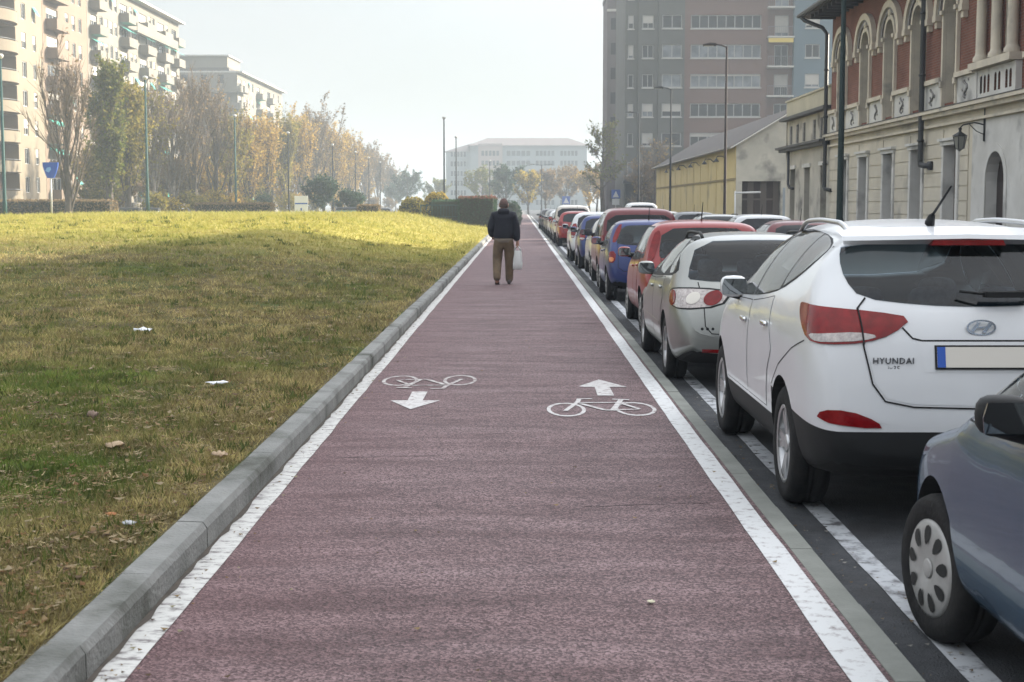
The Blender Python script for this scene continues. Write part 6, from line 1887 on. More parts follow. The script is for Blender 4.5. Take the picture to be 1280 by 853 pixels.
def make_tree(name, label, loc, H, rad, kind='upright', leaves=2500, pal='olive', seed=0, twigs=1400, base=.12, bark=None, group=None, lsize=.11, cat='tree', trunk_r=None):
    rng = np.random.default_rng(seed); rr = random.Random(seed)
    root = thing(name, label, cat, loc, rr.uniform(0, 6.28), group)
    tr = MB(); R0 = trunk_r or (0.018 * H + .04)
    steep = {'upright': (.22, .42), 'round': (.55, 1.15), 'bush': (.4, 1.2)}[kind]
    lean = Vector((rr.uniform(-.02, .02), rr.uniform(-.02, .02), 1))
    pts = [lean * (H * t * .96) + Vector((rr.uniform(-.08, .08) * (i > 0), rr.uniform(-.08, .08) * (i > 0), 0)) for i, t in enumerate([0, .12, .25, .4, .55, .7, .85, 1])]
    tr.tube(pts, [R0 * 1.25, R0, R0 * .9, R0 * .75, R0 * .55, R0 * .4, R0 * .22, .015], 8, 0)
    def env(t):
        if kind == 'upright': return rad * (min(1, (t - base) / .22 + .25)) * (1 - max(0, (t - .45) / .57) ** 1.6) if t > base else 0.1
        return rad * math.sqrt(max(.02, 1 - ((t - .58) / .47) ** 2))
    limbs = []
    nl = 26 if kind == 'upright' else 18
    for i in range(nl):
        t = base + (0.86 - base) * (i + rr.random()) / nl
        p = lean * (H * t * .96); a = i * 2.4 + rr.uniform(-.4, .4); ang = rr.uniform(*steep)
        ln = min(env(min(t + .18, .95)) / max(.18, math.sin(ang)), H * (1 - t) * .95) * rr.uniform(.75, 1.05)
        d = Vector((math.cos(a) * math.sin(ang), math.sin(a) * math.sin(ang), math.cos(ang)))
        q = [p]; dd = d.copy()
        for k in range(4):
            dd = (dd + Vector((rr.uniform(-.12, .12), rr.uniform(-.12, .12), .10 if kind == 'upright' else .02))).normalized()
            q.append(q[-1] + dd * ln / 4)
        r0 = max(.02, R0 * .42 * (1 - t) + .015)
        tr.tube(q, [r0, r0 * .75, r0 * .5, r0 * .3, .008], 5, 0)
        limbs.append((q, ln))
        for s in range(2):
            k = rr.randint(1, 3); b0 = q[k]
            sd = (dd + Vector((rr.uniform(-.6, .6), rr.uniform(-.6, .6), rr.uniform(0, .5)))).normalized(); sl = ln * rr.uniform(.3, .5)
            q2 = [b0, b0 + sd * sl * .5, b0 + (sd + Vector((0, 0, .15))) * sl]
            tr.tube(q2, [r0 * .45, r0 * .3, .006], 4, 0); limbs.append((q2, sl))
    tr.build('trunk', bark or m_bark, root)
    # twigs
    A, B = [], []
    W_ = [l for _, l in limbs]
    for _ in range(twigs):
        q, ln = rr.choices(limbs, W_)[0]
        f = rr.uniform(.25, 1) * (len(q) - 1); k = min(int(f), len(q) - 2); p = q[k].lerp(q[k + 1], f - k)
        d = (q[k + 1] - q[k]).normalized(); sp = .55 if kind == 'upright' else .95
        d = (d + Vector((rr.uniform(-sp, sp), rr.uniform(-sp, sp), rr.uniform(-.2, .55)))).normalized()
        A.append(p); B.append(p + d * rr.uniform(.5, 1.5) * (H / 14) ** .5)
    A, B = np.array(A), np.array(B); n = len(A)
    side = np.cross(B - A, rng.normal(size=(n, 3))); side /= np.linalg.norm(side, axis=1)[:, None]
    w = 0.017
    V = np.empty((n, 4, 3)); V[:, 0] = A - side * w; V[:, 1] = A + side * w; V[:, 2] = B + side * .006; V[:, 3] = B - side * .006
    i = np.arange(n)[:, None] * 4
    T = np.concatenate([i + [0, 1, 2], i + [0, 2, 3]])
    cme = np_mesh('twigs', V.reshape(-1, 3), T, np.tile([.15, .12, .09], (n * 4, 1)), m_twig)
    link('twigs', cme, root)
    if leaves:
        k = rng.integers(0, n, leaves); f = rng.random(leaves)[:, None] ** .6
        P = A[k] + (B[k] - A[k]) * f + rng.normal(size=(leaves, 3)) * .14
        pc = np.array(PAL[pal]); C = pc[rng.integers(0, 3, leaves)] * (0.75 + .5 * rng.random((leaves, 1)))
        link('crown', leaf_mesh(P, lsize, C, rng, 'crown'), root)
    return root

gl = 'autumn trees along the left street'
TR = [  # x, y, height, radius, leaves, palette, seed, twigs
    (-33.2, 109, 12.6, 2.3, 260, 'brown', 1, 2400, 'bare many-stemmed tree in front of the box balconies, its right side sunlit'),
    (-33.5, 121, 15.2, 1.55, 5200, 'green', 2, 1500, 'tall slender poplar still in green leaf, tallest on the left'),
    (-33.6, 127, 13.4, 1.5, 4200, 'olive', 3, 1500, 'olive poplar just right of the tallest green poplar'),
    (-33.8, 137, 13.2, 2.0, 700, 'olive', 4, 2100, 'half-bare pale poplar in front of the long top terrace'),
    (-33.9, 145, 13.2, 2.0, 300, 'brown', 5, 2300, 'nearly bare poplar beside the far corner of the off-white block'),
    (-33.7, 154, 15.2, 2.5, 420, 'brown', 6, 2700, 'wide brownish poplar in front of the distant pale block'),
    (-33.8, 165, 14.2, 2.5, 480, 'brown', 7, 2500, 'tall brown poplar covering the shaded end of the distant pale block'),
    (-34.0, 174, 12.4, 2.0, 2200, 'olive', 8, 1500, 'olive poplar below the rounded corner balconies'),
    (-34.0, 187, 12.2, 2.3, 1700, 'ochre', 9, 1900, 'ochre poplar below the lit face of the distant pale block'),
    (-34.0, 200, 13.2, 2.5, 2000, 'ochre', 10, 1700, 'ochre yellow poplar behind the dark drooping evergreen'),
    (-34.0, 215, 14.2, 2.7, 3000, 'olive', 11, 1700, 'yellowish poplar above the information board'),
    (-34.2, 231, 15.8, 3.2, 2400, 'ochre', 12, 2300, 'broad ochre tree left of the tallest far crown'),
    (-34.0, 248, 17.4, 3.6, 1700, 'brown', 13, 2700, 'tall loose-crowned brown tree breaking the skyline of the tree row'),
    (-34.0, 270, 15.4, 3.4, 2600, 'ochre', 14, 1900, 'hazy ochre tree after the loose-crowned brown one'),
    (-34.0, 296, 15.2, 3.6, 2600, 'ochre', 15, 1900, 'hazy tan tree fourth from the far end of the row'),
    (-34.0, 325, 14.4, 3.8, 2600, 'brown', 16, 1800, 'hazy tan tree third from the far end of the row'),
    (-34.0, 355, 13.4, 4.0, 2400, 'brown', 17, 1800, 'hazy grey tree second from the far end of the row'),
    (-34.0, 385, 11.0, 4.0, 2200, 'brown', 18, 1700, 'hazy low tree at the far end of the row')]
for (x, y, H, r, lv, pal, sd, tw, lb) in TR:
    make_tree('poplar_tree', lb, (x, y, -.16), H, r * (1.0 if sd < 4 else 1.22), 'upright', int(lv * (1.0 if sd == 1 else 1.9)), pal, sd, tw, base=.07, bark=m_bark_pale if sd in (4, 5) else None, group=gl, lsize=.12 + y / 4000)
# trees of the second row behind them
p2 = [(-41.5, 150, 7.5, 3.0, 'brown', 31, 'low brown tree behind the pale half-bare poplar'), (-42, 170, 7.5, 3.2, 'olive', 32, 'low olive tree behind the brown poplars'),
      (-42, 190, 8.5, 3.4, 'ochre', 33, 'ochre tree in the second row behind the ochre poplar'), (-42, 212, 12, 3.4, 'olive', 34, 'olive tree in the second row above the drooping evergreen'),
      (-42, 236, 12.5, 3.6, 'ochre', 35, 'golden tree in the second row left of the loose-crowned tree'), (-42, 262, 12.5, 3.8, 'brown', 36, 'tan tree in the second row behind the hazy ochre tree'),
      (-42, 300, 12.5, 4.2, 'ochre', 37, 'faint golden tree in the second row in the haze'), (-42, 345, 12, 4.4, 'brown', 38, 'faint tan tree in the second row near the row end')]
for x, y, H, r, pal, sd, lb in p2:
    make_tree('street_tree', lb, (x, y, -.16), H, r * 1.25, 'round', 6000, pal, sd, 1300, base=.06, group='second row of trees behind the poplars', lsize=.13 + y / 4000)
p3 = [(-37.5, 133, 7.0, 2.0, 'olive', 41, 'low olive tree filling the gap behind the olive poplar'), (-37.5, 160, 6.5, 2.2, 'brown', 42, 'low tan tree between the two widest brown poplars'), (-37.5, 181, 7, 2.4, 'ochre', 43, 'low golden tree below the rounded balconies'),
      (-37.5, 207, 10, 3.0, 'olive', 44, 'low olive tree behind the dark evergreens'), (-37.5, 224, 10, 3.2, 'ochre', 45, 'low golden tree behind the middle lamp posts'), (-37.5, 256, 11, 3.6, 'ochre', 46, 'golden tree beside the loose-crowned brown tree'),
      (-37.5, 283, 12, 4.0, 'ochre', 47, 'hazy golden tree between the two hazy ochre trees'), (-37.5, 312, 11.5, 4.2, 'ochre', 48, 'pale golden tree in the far haze of the row'), (-37.5, 340, 11, 4.4, 'ochre', 49, 'palest golden tree in the far haze of the row')]
for x, y, H, r, pal, sd, lb in p3:
    make_tree('street_tree', lb, (x, y, -.16), H, r * 1.2, 'round', 6500, pal, sd, 1200, base=.05, group='low trees between the poplars', lsize=.13 + y / 4000)
# low shrubs under the poplars
sh = [(-30.5, 124, 2.6, 1.5, 'olive', 'olive shrub at the foot of the green poplar'), (-30.6, 131, 2.2, 1.4, 'yellow', 'yellowish shrub at the foot of the olive poplar'), (-31, 141, 2.8, 1.7, 'olive', 'olive shrub beside the white hatchback across the lawn'),
      (-30.8, 150, 3.2, 1.5, 'yellow', 'bright yellow shrub under the brown poplar'), (-30.5, 176, 3.0, 2.0, 'dark', 'dark shrub behind the low purple hedge'), (-30, 192, 3.2, 2.2, 'olive', 'olive shrub behind the information board')]
for i, (x, y, H, r, pal, lb) in enumerate(sh):
    make_tree('shrub', lb, (x, y, -.16), H, r, 'bush', 1700, pal, 50 + i, 260, base=.05, cat='shrub', group='shrubs under the poplars', lsize=.10, trunk_r=.05)
sh2 = [(-31, 160, 2.6, 2.2, 'ochre', 'tan shrub right of the bright yellow shrub'), (-31, 168, 2.4, 2.0, 'olive', 'olive shrub before the dark shrub'), (-30.5, 204, 3.0, 2.6, 'ochre', 'tan shrub behind the second evergreen'), (-30.5, 222, 3.2, 2.8, 'olive', 'olive shrub under the tallest far crown'),
       (-30.5, 245, 3.4, 3.2, 'ochre', 'tan shrub under the hazy ochre trees'), (-30.5, 275, 3.4, 3.4, 'ochre', 'pale tan shrub under the hazy tan trees'), (-30.5, 310, 3.4, 3.8, 'brown', 'faint shrub under the hazy grey tree'), (-30.5, 345, 3.2, 4.0, 'brown', 'faintest shrub at the end of the row')]
for i, (x, y, H, r, pal, lb) in enumerate(sh2):
    make_tree('shrub', lb, (x, y, -.16), H, r, 'bush', 2200, pal, 60 + i, 260, base=.05, cat='shrub', group='shrubs under the poplars', lsize=.14, trunk_r=.05)
# drooping dark evergreen
make_tree('evergreen_tree', 'dark bluish drooping evergreen behind the white information board', (-23.6, 178, -.16), 5.0, 3.1, 'round', 5200, 'dark', 71, 700, base=.15, lsize=.16, trunk_r=.16)
make_tree('evergreen_tree', 'second dark drooping evergreen leaning to the right beside the first', (-20.8, 181, -.16), 3.6, 2.3, 'round', 2600, 'dark', 72, 500, base=.15, lsize=.16, trunk_r=.14)
# right side
make_tree('street_tree', 'sparse leafy tree standing left of the narrow dark slab', (8.3, 150, .04), 10.6, 1.7, 'round', 1700, 'green', 81, 900, base=.25, lsize=.13)
make_tree('street_tree', 'small bare reddish tree at the foot of the tower block', (13.6, 150, .04), 8.6, 2.2, 'round', 500, 'ochre', 82, 1800, base=.2, lsize=.12)
make_tree('street_tree', 'small thin bare tree left of the reddish one by the tower', (11.9, 146, .04), 6.2, 1.6, 'round', 250, 'brown', 83, 1200, base=.2, lsize=.12)
# hazy trees closing the street
ct = [(-2.5, 268, 9.0, 4.2, 'dark', 'hazy dark green tree right above the walking man'), (-7.5, 300, 9.5, 4.6, 'green', 'hazy bluish tree in front of the pinkish bay of the far building'), (1.5, 262, 8.2, 2.4, 'yellow', 'hazy golden tree left of the double-armed lamp'),
      (4.8, 275, 8.6, 3.6, 'brown', 'hazy brown tree behind the double-armed lamp'), (8.8, 285, 9.2, 3.6, 'brown', 'hazy brown tree right of the double-armed lamp'), (12.6, 270, 8.4, 3.4, 'ochre', 'hazy ochre tree below the lit end of the far building'),
      (15.6, 300, 10, 4.0, 'brown', 'hazy brown tree nearest the narrow dark slab'), (-25, 330, 9.2, 4.6, 'dark', 'pale blue hazy tree left of the far building'), (-19, 345, 8.0, 4.2, 'green', 'low pale blue hazy tree at the left corner of the far building'), (-31, 370, 7.0, 4.4, 'dark', 'faintest low tree at the end of the left street')]
for i, (x, y, H, r, pal, lb) in enumerate(ct):
    make_tree('distant_tree', lb, (x, y, -.16), H, r, 'round', 3600, pal, 90 + i, 1100, base=.16, group='hazy trees closing the street', lsize=.2)

# clipped hedges: a leafy skin over a dark twiggy core
def hedge(name, label, x0, x1, y0, y1, z0, z1, pal, seed, n, top=None, cat='hedge', lsize=.06, group=None, rnd=False):
    rng = np.random.default_rng(seed)
    root = thing(name, label, cat, ((x0 + x1) / 2, (y0 + y1) / 2, z0), 0, group)
    w, d, h = x1 - x0, y1 - y0, z1 - z0
    mb = MB(); nx, ny, nz_ = 14, 14, 6
    rr = random.Random(seed)
    def j(p, s=.05): return tuple(c + rr.uniform(-s, s) for c in p)
    if rnd:
        mb.lathe([(.02, 0.0), (w * .38, .05), (w * .47, h * .35), (w * .42, h * .7), (w * .25, h * .90), (.02, h * .96)], None, 16)
    else:
        mb.box((-w / 2 + .08, -d / 2 + .08, 0), (w / 2 - .08, d / 2 - .08, h - .08))
    mb.build('branches', mat('hedge_core', (0.020, 0.022, 0.014), .95), root)
    u = rng.random((n, 3)); P = np.empty((n, 3))
    if rnd:
        a = u[:, 0] * 6.283; t = u[:, 1]; rad = w * .5 * np.sqrt(np.clip(1 - (t * 1.05 - .4) ** 2 / .46, .02, 1)); P = np.c_[rad * np.cos(a), rad * np.sin(a), t * h]
    else:
        ar = np.array([w * d, w * h, w * h, d * h, d * h]); f = rng.choice(5, n, p=ar / ar.sum())
        P[:, 0] = (u[:, 0] - .5) * w; P[:, 1] = (u[:, 1] - .5) * d; P[:, 2] = u[:, 2] * h
        P[f == 0, 2] = h; P[f == 1, 1] = -d / 2; P[f == 2, 1] = d / 2; P[f == 3, 0] = -w / 2; P[f == 4, 0] = w / 2
    P += rng.normal(size=(n, 3)) * .045; P[:, 2] = np.maximum(P[:, 2], .02)
    pc = np.array(PAL[pal]); C = pc[rng.integers(0, 3, n)] * (.75 + .5 * rng.random((n, 1)))
    if top:
        m_ = P[:, 2] > h - .10; pt = np.array(PAL[top]); C[m_] = pt[rng.integers(0, 3, m_.sum())]
    link('foliage', leaf_mesh(P, lsize, C, rng, 'foliage'), root)
    return root
hedge('clipped_hedge', 'square clipped dark green hedge with reddish top ahead of the walking man', -4.15, -1.75, 100, 109, -.05, 2.15, 'dark', 1, 9000, 'red')
hedge('clipped_hedge', 'longer clipped hedge running back behind the square one', -6.3, -4.25, 106, 124, -.05, 1.95, 'dark', 2, 6000)
hedge('round_bush', 'round dark clipped bush just right of the walking man', -1.5, .1, 121, 122.6, 0, 1.9, 'dark', 3, 2600, cat='bush', rnd=True)
hedge('round_bush', 'yellow autumn bush left of the clipped hedges', -7.6, -5.3, 114, 116.5, -.05, 2.6, 'yellow', 4, 2400, cat='bush', rnd=True, lsize=.09)
hedge('round_bush', 'grey green bush left of the yellow bush', -9.6, -7.2, 116, 118, -.05, 2.2, 'olive', 5, 2200, cat='bush', rnd=True, lsize=.09)
hedge('low_hedge', 'dark brown hedge at the left edge beyond the lawn', -40.5, -31.2, 113, 115, -.16, 1.95, 'brown', 6, 7000, lsize=.09)
hedge('low_hedge', 'low dark purple brown hedge beyond the lawn under the poplars', -27.6, -21.2, 126, 128, -.16, 1.75, 'brown', 7, 5000, lsize=.09)
hedge('low_hedge', 'short dark hedge near the far end of the lawn edge', -14.0, -12.2, 128, 129.2, -.16, 1.6, 'brown', 8, 2000, lsize=.09)
# ================================================================== STREET FURNITURE
m_pole_g = mat('green_pole', (0.018, 0.060, 0.055), 0.7, spec=.25)
m_pole_k = mat('dark_green_pole', (0.010, 0.024, 0.022), 0.7, spec=.25)
m_pole_d = mat('dark_pole', (0.016, 0.018, 0.020), 0.75, spec=.2)
m_pole_b = mat('brown_pole', (0.026, 0.018, 0.016), 0.75, spec=.2)
m_lampglass = mat('lamp_cover', (0.45, 0.45, 0.43), 0.3)
def lamp(name, label, x, y, z, H, m, arm, group, r=.085):
    """street lamp: tapered pole, side arm(s) and a flat head; arm = list of x directions"""
    t = thing(name, label, 'street lamp', (x, y, z), 0, group)
    mb = MB(); mb.tube([(0, 0, 0), (0, 0, 1.1), (0, 0, 1.16), (0, 0, H)], [r * 1.25, r * 1.2, r, r * .62], 10); mb.tube([(0, 0, 0), (0, 0, .10)], r * 2.0, 10)
    mb.box((-.07, -r * 1.28, .6), (.07, -r * 1.1, .95))
    mb.build('pole', m, t)
    for a in arm:
        mb = MB(); mb.tube([(0, 0, H - .06), (a * .5, 0, H + .05), (a, 0, H + .08)], [.045, .035, .03], 6); mb.build('arm', m, t)
        s = math.copysign(1, a)
        mb = MB(); mb.prism([(a, H + .02), (a + s * .65, H + .02), (a + s * .65, H + .09), (a + s * .3, H + .17), (a, H + .14)], -.14, .14, lambda u, v, d: (u, d, v), 0)
        hd = mb.build('lamp_head', m, t)
        mb = MB(); mb.box((a + s * .12, -.11, H - .005), (a + s * .60, .11, H + .017)); mb.build('lamp_cover', m_lampglass, hd)
    if not arm:
        mb = MB(); mb.lathe([(r * .6, H - .02), (.16, H + .06), (.19, H + .16), (.14, H + .24), (.01, H + .27)], None, 12); mb.build('lamp_head', m_lampglass, t)
    return t
gr = 'street lamps along the right pavement'
lamp('street_lamp', 'dark green lamp post rising in front of the brick building corner', 10.6, 49.3, .05, 9.8, m_pole_k, [-.9], gr, .115)
lamp('street_lamp', 'brown lamp post in front of the near end of the yellow hall', 10.6, 77.0, .05, 9.7, m_pole_b, [-.55], gr)
lamp('street_lamp', 'dark lamp post before the middle of the yellow hall', 10.6, 105, .05, 9.7, m_pole_d, [-.55], gr)
lamp('street_lamp', 'slim lamp post beyond the yellow hall against the tower', 10.6, 133, .05, 9.7, m_pole_d, [-.55], gr)
gl_ = 'green lamp posts along the far edge of the lawn'
LP = [(-28.5, 82, 'turquoise lamp post at the left edge before the curved balconies'), (-26.1, 104, 'turquoise lamp post in front of the off-white block'), (-24.5, 128, 'turquoise lamp post over the low purple hedge'),
      (-24.6, 158, 'lamp post left of the information board'), (-23.8, 189, 'lamp post behind the drooping evergreen'), (-23.8, 215, 'thin lamp post, first of three close together before the far trees'),
      (-24.4, 240, 'thin lamp post, middle of the three close together before the far trees'), (-25.0, 266, 'thin lamp post, last of the three close together before the far trees')]
for i, (x, y, lb) in enumerate(LP):
    lamp('street_lamp', lb, x, y, max(-.16, lawn_z(x, y) - .02), 8.9 + (1.2 if i else 0) * .3, m_pole_g if i < 3 else m_pole_d, [], gl_, .10)
lamp('street_lamp', 'tall thin lamp post left of the far building', -7.5, 147, -.16, 10.2, m_pole_d, [], 'lamp posts in the middle distance', .10)
lamp('street_lamp', 'shorter thin lamp post in front of the left part of the far building', -7.9, 184, -.16, 10.0, m_pole_d, [], 'lamp posts in the middle distance', .10)
lamp('street_lamp', 'hazy lamp post above the walking man', -5.2, 255, -.16, 9.2, m_pole_d, [], 'lamp posts in the middle distance', .11)
lamp('street_lamp', 'double-armed lamp post in front of the far building', 3.7, 255, -.16, 8.6, m_pole_d, [-1.3, 1.3], 'lamp posts in the middle distance', .13)

m_signblue = mat('sign_blue', (0.015, 0.075, 0.36), 0.45); m_signwhite = mat('sign_white', (0.62, 0.63, 0.63), 0.5); m_postw = mat('pale_post', (0.46, 0.46, 0.44), 0.5)
# blue flared panel on a white post
z = lawn_z(-27.8, 88)
t = thing('blue_sign', 'blue flared panel on a white post at the lawn edge', 'sign', (-27.8, 88, z))
mb = MB(); mb.tube([(0, 0, -.1), (0, 0, 2.5)], .055, 8); mb.build('post', m_postw, t)
mb = MB(); mb.prism([(-.20, 2.30), (.20, 2.30), (.30, 2.52), (.44, 2.95), (.46, 3.22), (-.46, 3.22), (-.44, 2.95), (-.30, 2.52)], -.06, .06, lambda u, v, d: (u, d, v)); p = mb.build('panel', m_signblue, t)
mb = MB(); mb.prism([(-.30, 2.72), (-.10, 2.62), (.05, 2.80), (.0, 2.95), (-.2, 2.90)], -.068, -.062, lambda u, v, d: (u, d, v)); mb.build('emblem', mat('sign_pale_blue', (.15, .32, .6), .5), p)
# information board
t = thing('information_board', 'white information board on two short posts beyond the lawn', 'sign', (-17.1, 116, -.16))
mb = MB(); mb.box((-.52, -.03, .95), (.52, .03, 2.5)); b_ = mb.build('board', m_signwhite, t)
mb = MB(); mb.box((-.50, -.036, 1.85), (.50, -.032, 1.95)); mb.box((-.06, -.036, 1.2), (.06, -.032, 1.55)); mb.build('printed_band', m_signblue, b_)
for x in (-.4, .4):
    mb = MB(); mb.tube([(x, .04, 0), (x, .04, 1.6)], .035, 8); mb.build('post', m_postw, t)
# crossing signs
def crossing(label, x, y, z, s, H):
    t = thing('crossing_sign', label, 'sign', (x, y, z), 0, 'blue crossing signs')
    mb = MB(); mb.tube([(0, .03, 0), (0, .03, H + s)], .04, 8); mb.build('post', m_postw, t)
    mb = MB(); mb.box((-s / 2, -.02, H), (s / 2, 0, H + s)); p = mb.build('panel', m_signblue, t)
    mb = MB(); mb.prism([(-s * .36, H + s * .12), (s * .36, H + s * .12), (0, H + s * .86)], -.026, -.022, lambda u, v, d: (u, d, v)); mb.build('triangle', m_signwhite, p)
    mb = MB(); mb.box((-s * .42, -.018, H - s * .75), (s * .42, 0, H - .05)); mb.build('lower_plate', m_signwhite, t)
crossing('blue square crossing sign on a post left of the tower', 10.5, 163, .04, .95, 2.3)
crossing('faint blue crossing sign far down the road in the haze', 7.6, 245, -.16, 1.3, 1.9)
# turquoise railing by the hedges
t = thing('railing', 'short turquoise railing between the yellow bush and the clipped hedge', 'fence', (-5.6, 103, lawn_z(-5.6, 103) - .02))
mb = MB(); mb.tube([(-1.3, 0, .95), (1.5, 0, .95)], .03, 6); mb.tube([(-1.3, 0, .15), (1.5, 0, .15)], .022, 6)
for i in range(15): mb.tube([(-1.3 + .2 * i, 0, 0 if i % 7 == 0 else .15), (-1.3 + .2 * i, 0, .95)], .014 if i % 7 else .03, 5)
mb.build('bars', m_pole_g, t)
# bins behind the lawn
def bin_(label, x, y, m, w=1.3, h=1.5):
    t = thing('waste_container', label, 'container', (x, y, -.16), 0, 'waste containers beyond the lawn')
    mb = MB(); mb.add([(-w / 2, -.45, .12), (w / 2, -.45, .12), (w / 2, .45, .12), (-w / 2, .45, .12), (-w / 2 - .08, -.52, h - .2), (w / 2 + .08, -.52, h - .2), (w / 2 + .08, .52, h - .2), (-w / 2 - .08, .52, h - .2)], [(0, 3, 2, 1), (0, 1, 5, 4), (1, 2, 6, 5), (2, 3, 7, 6), (3, 0, 4, 7)]); mb.build('bin_body', m, t)
    mb = MB(); n = 8; P = [(-.56 * math.cos(math.pi * i / n), h - .19 + .28 * math.sin(math.pi * i / n)) for i in range(n + 1)]
    mb.prism(P, -w / 2 - .1, w / 2 + .1, lambda u, v, d: (d, u, v)); mb.build('lid', m_trim, t)
bin_('dark green waste container behind the hedge end', -30.6, 116.5, m_pole_g)
bin_('pale grey waste container beside the green one', -29.0, 116.8, mat('bin_grey', (.30, .33, .34), .6), 1.0)
bin_('turquoise waste container far along the lawn edge', -16.2, 140, mat('bin_turq', (.16, .34, .33), .6), 2.0)
# ================================================================== THE WALKING MAN
m_skin = mat('skin', (0.42, 0.24, 0.17), 0.6); m_jacket = mat('navy_jacket', (0.006, 0.007, 0.014), 0.9, (0.010, 0.011, 0.020), 6, bump=.3, bscale=12)
m_trouser = mat('brown_trousers', (0.160, 0.112, 0.066), 0.9, (0.100, 0.070, 0.042), 7, bump=.3, bscale=14); m_shoe = mat('walking_shoe', (0.070, 0.060, 0.056), 0.7)
m_hair = mat('grey_hair', (0.085, 0.060, 0.050), 0.8); m_bag = mat('white_carrier_bag', (0.80, 0.82, 0.81), 0.5, translucent=.35)
man = thing('person', 'man in navy jacket, knit cap and brown trousers walking away on the red path', 'person', (-.34, 30.8, 0), R(-2))
def skin_mesh(name, chains, m, parent, sub=2):
    """chains: dict name->(co, radius), edges; grown with the Skin modifier"""
    V, E, Rr = chains
    me = bpy.data.meshes.new(name); me.from_pydata(V, E, []); me.update()
    o = link(name, me)
    md = o.modifiers.new('skin', 'SKIN'); md.use_smooth_shade = True
    for v, r in zip(me.skin_vertices[0].data, Rr): v.radius = r if isinstance(r, tuple) else (r, r)
    me.skin_vertices[0].data[0].use_root = True
    s = o.modifiers.new('sub', 'SUBSURF'); s.levels = sub; s.render_levels = sub
    em = evaluated(o); bpy.data.objects.remove(o)
    em.materials.clear(); em.materials.append(m)
    for p in em.polygons: p.use_smooth = True
    return link(name, em, parent)
# joints (facing +y)
pel = (0, 0, .93); wst = (0, .01, 1.08); chs = (0, .02, 1.32); nck = (0, .02, 1.50); hd0 = (0, .035, 1.58)
Lh, Rh = (-.095, 0, .90), (.095, 0, .90)
Lk, La, Lt = (-.135, .03, .50), (-.130, -.22, .155), (-.130, -.17, .03)      # left heel lifting behind
Rk, Ra, Rt = (.12, .07, .50), (.11, .08, .085), (.112, .24, .035)
Ls, Rs = (-.20, .01, 1.44), (.20, .01, 1.44)
Le, Lw = (-.285, -.03, 1.16), (-.235, .14, .98)
Re, Rw = (.275, -.01, 1.15), (.285, .03, .89)
V = [pel, wst, chs, nck, hd0, Lh, Lk, La, Lt, Rh, Rk, Ra, Rt, Ls, Le, Lw, Rs, Re, Rw, (.29, .04, .80), (-.225, .20, .93)]
E = [(0, 1), (1, 2), (2, 3), (3, 4), (0, 5), (5, 6), (6, 7), (7, 8), (0, 9), (9, 10), (10, 11), (11, 12), (2, 13), (13, 14), (14, 15), (2, 16), (16, 17), (17, 18), (18, 19), (15, 20)]
RR = [(.15, .11), (.15, .11), (.17, .12), .06, .055, .085, .06, .045, .04, .085, .06, .045, .04, .07, .048, .034, .07, .048, .034, .030, .028]
skin_mesh('body', (V, E, RR), m_skin, man)
# head
mb = MB(); n, k = 20, 14; HV = []
for j in range(k):
    ph = math.pi * (j / (k - 1) - .5)
    for i in range(n):
        th = 2 * math.pi * i / n; x, y, z = math.cos(ph) * math.cos(th), math.cos(ph) * math.sin(th), math.sin(ph)
        fr = max(0, y); jaw = max(0, -z)
        px, py, pz = .076 * x * (1 - .22 * jaw), .098 * y * (1 - .12 * jaw) + .012 * jaw * fr, .118 * z
        if abs(x) < .25 and y > .75 and -.45 < z < .1: py += .020 * (1 - abs(x) / .25)          # nose
        if y > .75 and .02 < z < .22 and .22 < abs(x) < .6: py -= .008                            # eye sockets
        HV.append((px, py + .045, pz + 1.635))
mb.add(HV, [(j * n + i, j * n + (i + 1) % n, (j + 1) * n + (i + 1) % n, (j + 1) * n + i) for j in range(k - 1) for i in range(n)], 0, True)
for s in (-1, 1):
    mb.lathe([(.002, -.012), (.022, -.008), (.030, .0), (.026, .008), (.004, .010)], Matrix.Translation((s * .080, .038, 1.63)) @ Matrix.Rotation(R(90), 4, 'Y') @ Matrix.Diagonal((1.25, .75, 1, 1)), 10)
    mb.lathe([(.001, .0), (.009, -.004), (.011, -.012)], Matrix.Translation((s * .03, .142, 1.645)) @ Matrix.Rotation(R(-90), 4, 'X'), 8)
mb.box((-.022, .128, 1.582), (.022, .136, 1.588))
mb.v = [(x * 1.13, (y - .045) * 1.13 + .045, (z - 1.55) * 1.13 + 1.55) for x, y, z in mb.v]
head = mb.build('head', m_skin, man)
mb = MB(); HB = []
kk = 8
for j in range(kk):
    ph = -.30 + j * .085 * (1)
    for i in range(n + 1):
        th = math.pi + math.pi * i / n; th = math.pi * .94 + math.pi * 1.12 * i / n
        HB.append((.080 * math.cos(ph) * math.cos(th), .101 * math.cos(ph) * math.sin(th) + .045, .120 * math.sin(ph * 1.25) + 1.632))
mb.add(HB, [(j * (n + 1) + i, j * (n + 1) + i + 1, (j + 1) * (n + 1) + i + 1, (j + 1) * (n + 1) + i) for j in range(kk - 1) for i in range(n)], 0, True)
mb.v = [(x * 1.14, (y - .045) * 1.14 + .045, (z - 1.55) * 1.13 + 1.55) for x, y, z in mb.v]
mb.build('hair', m_hair, head)
mb = MB(); CB = []
for j in range(9):
    ph = .16 + (math.pi / 2 - .16) * j / 8
    for i in range(n):
        th = 2 * math.pi * i / n
        CB.append((.0835 * math.cos(ph) * math.cos(th), .105 * math.cos(ph) * math.sin(th) + .043, .128 * math.sin(ph) + 1.632))
mb.add(CB, [(j * n + i, j * n + (i + 1) % n, (j + 1) * n + (i + 1) % n, (j + 1) * n + i) for j in range(8) for i in range(n)], 0, True)
mb.v = [(x * 1.15, (y - .045) * 1.15 + .045, (z - 1.55) * 1.13 + 1.55) for x, y, z in mb.v]
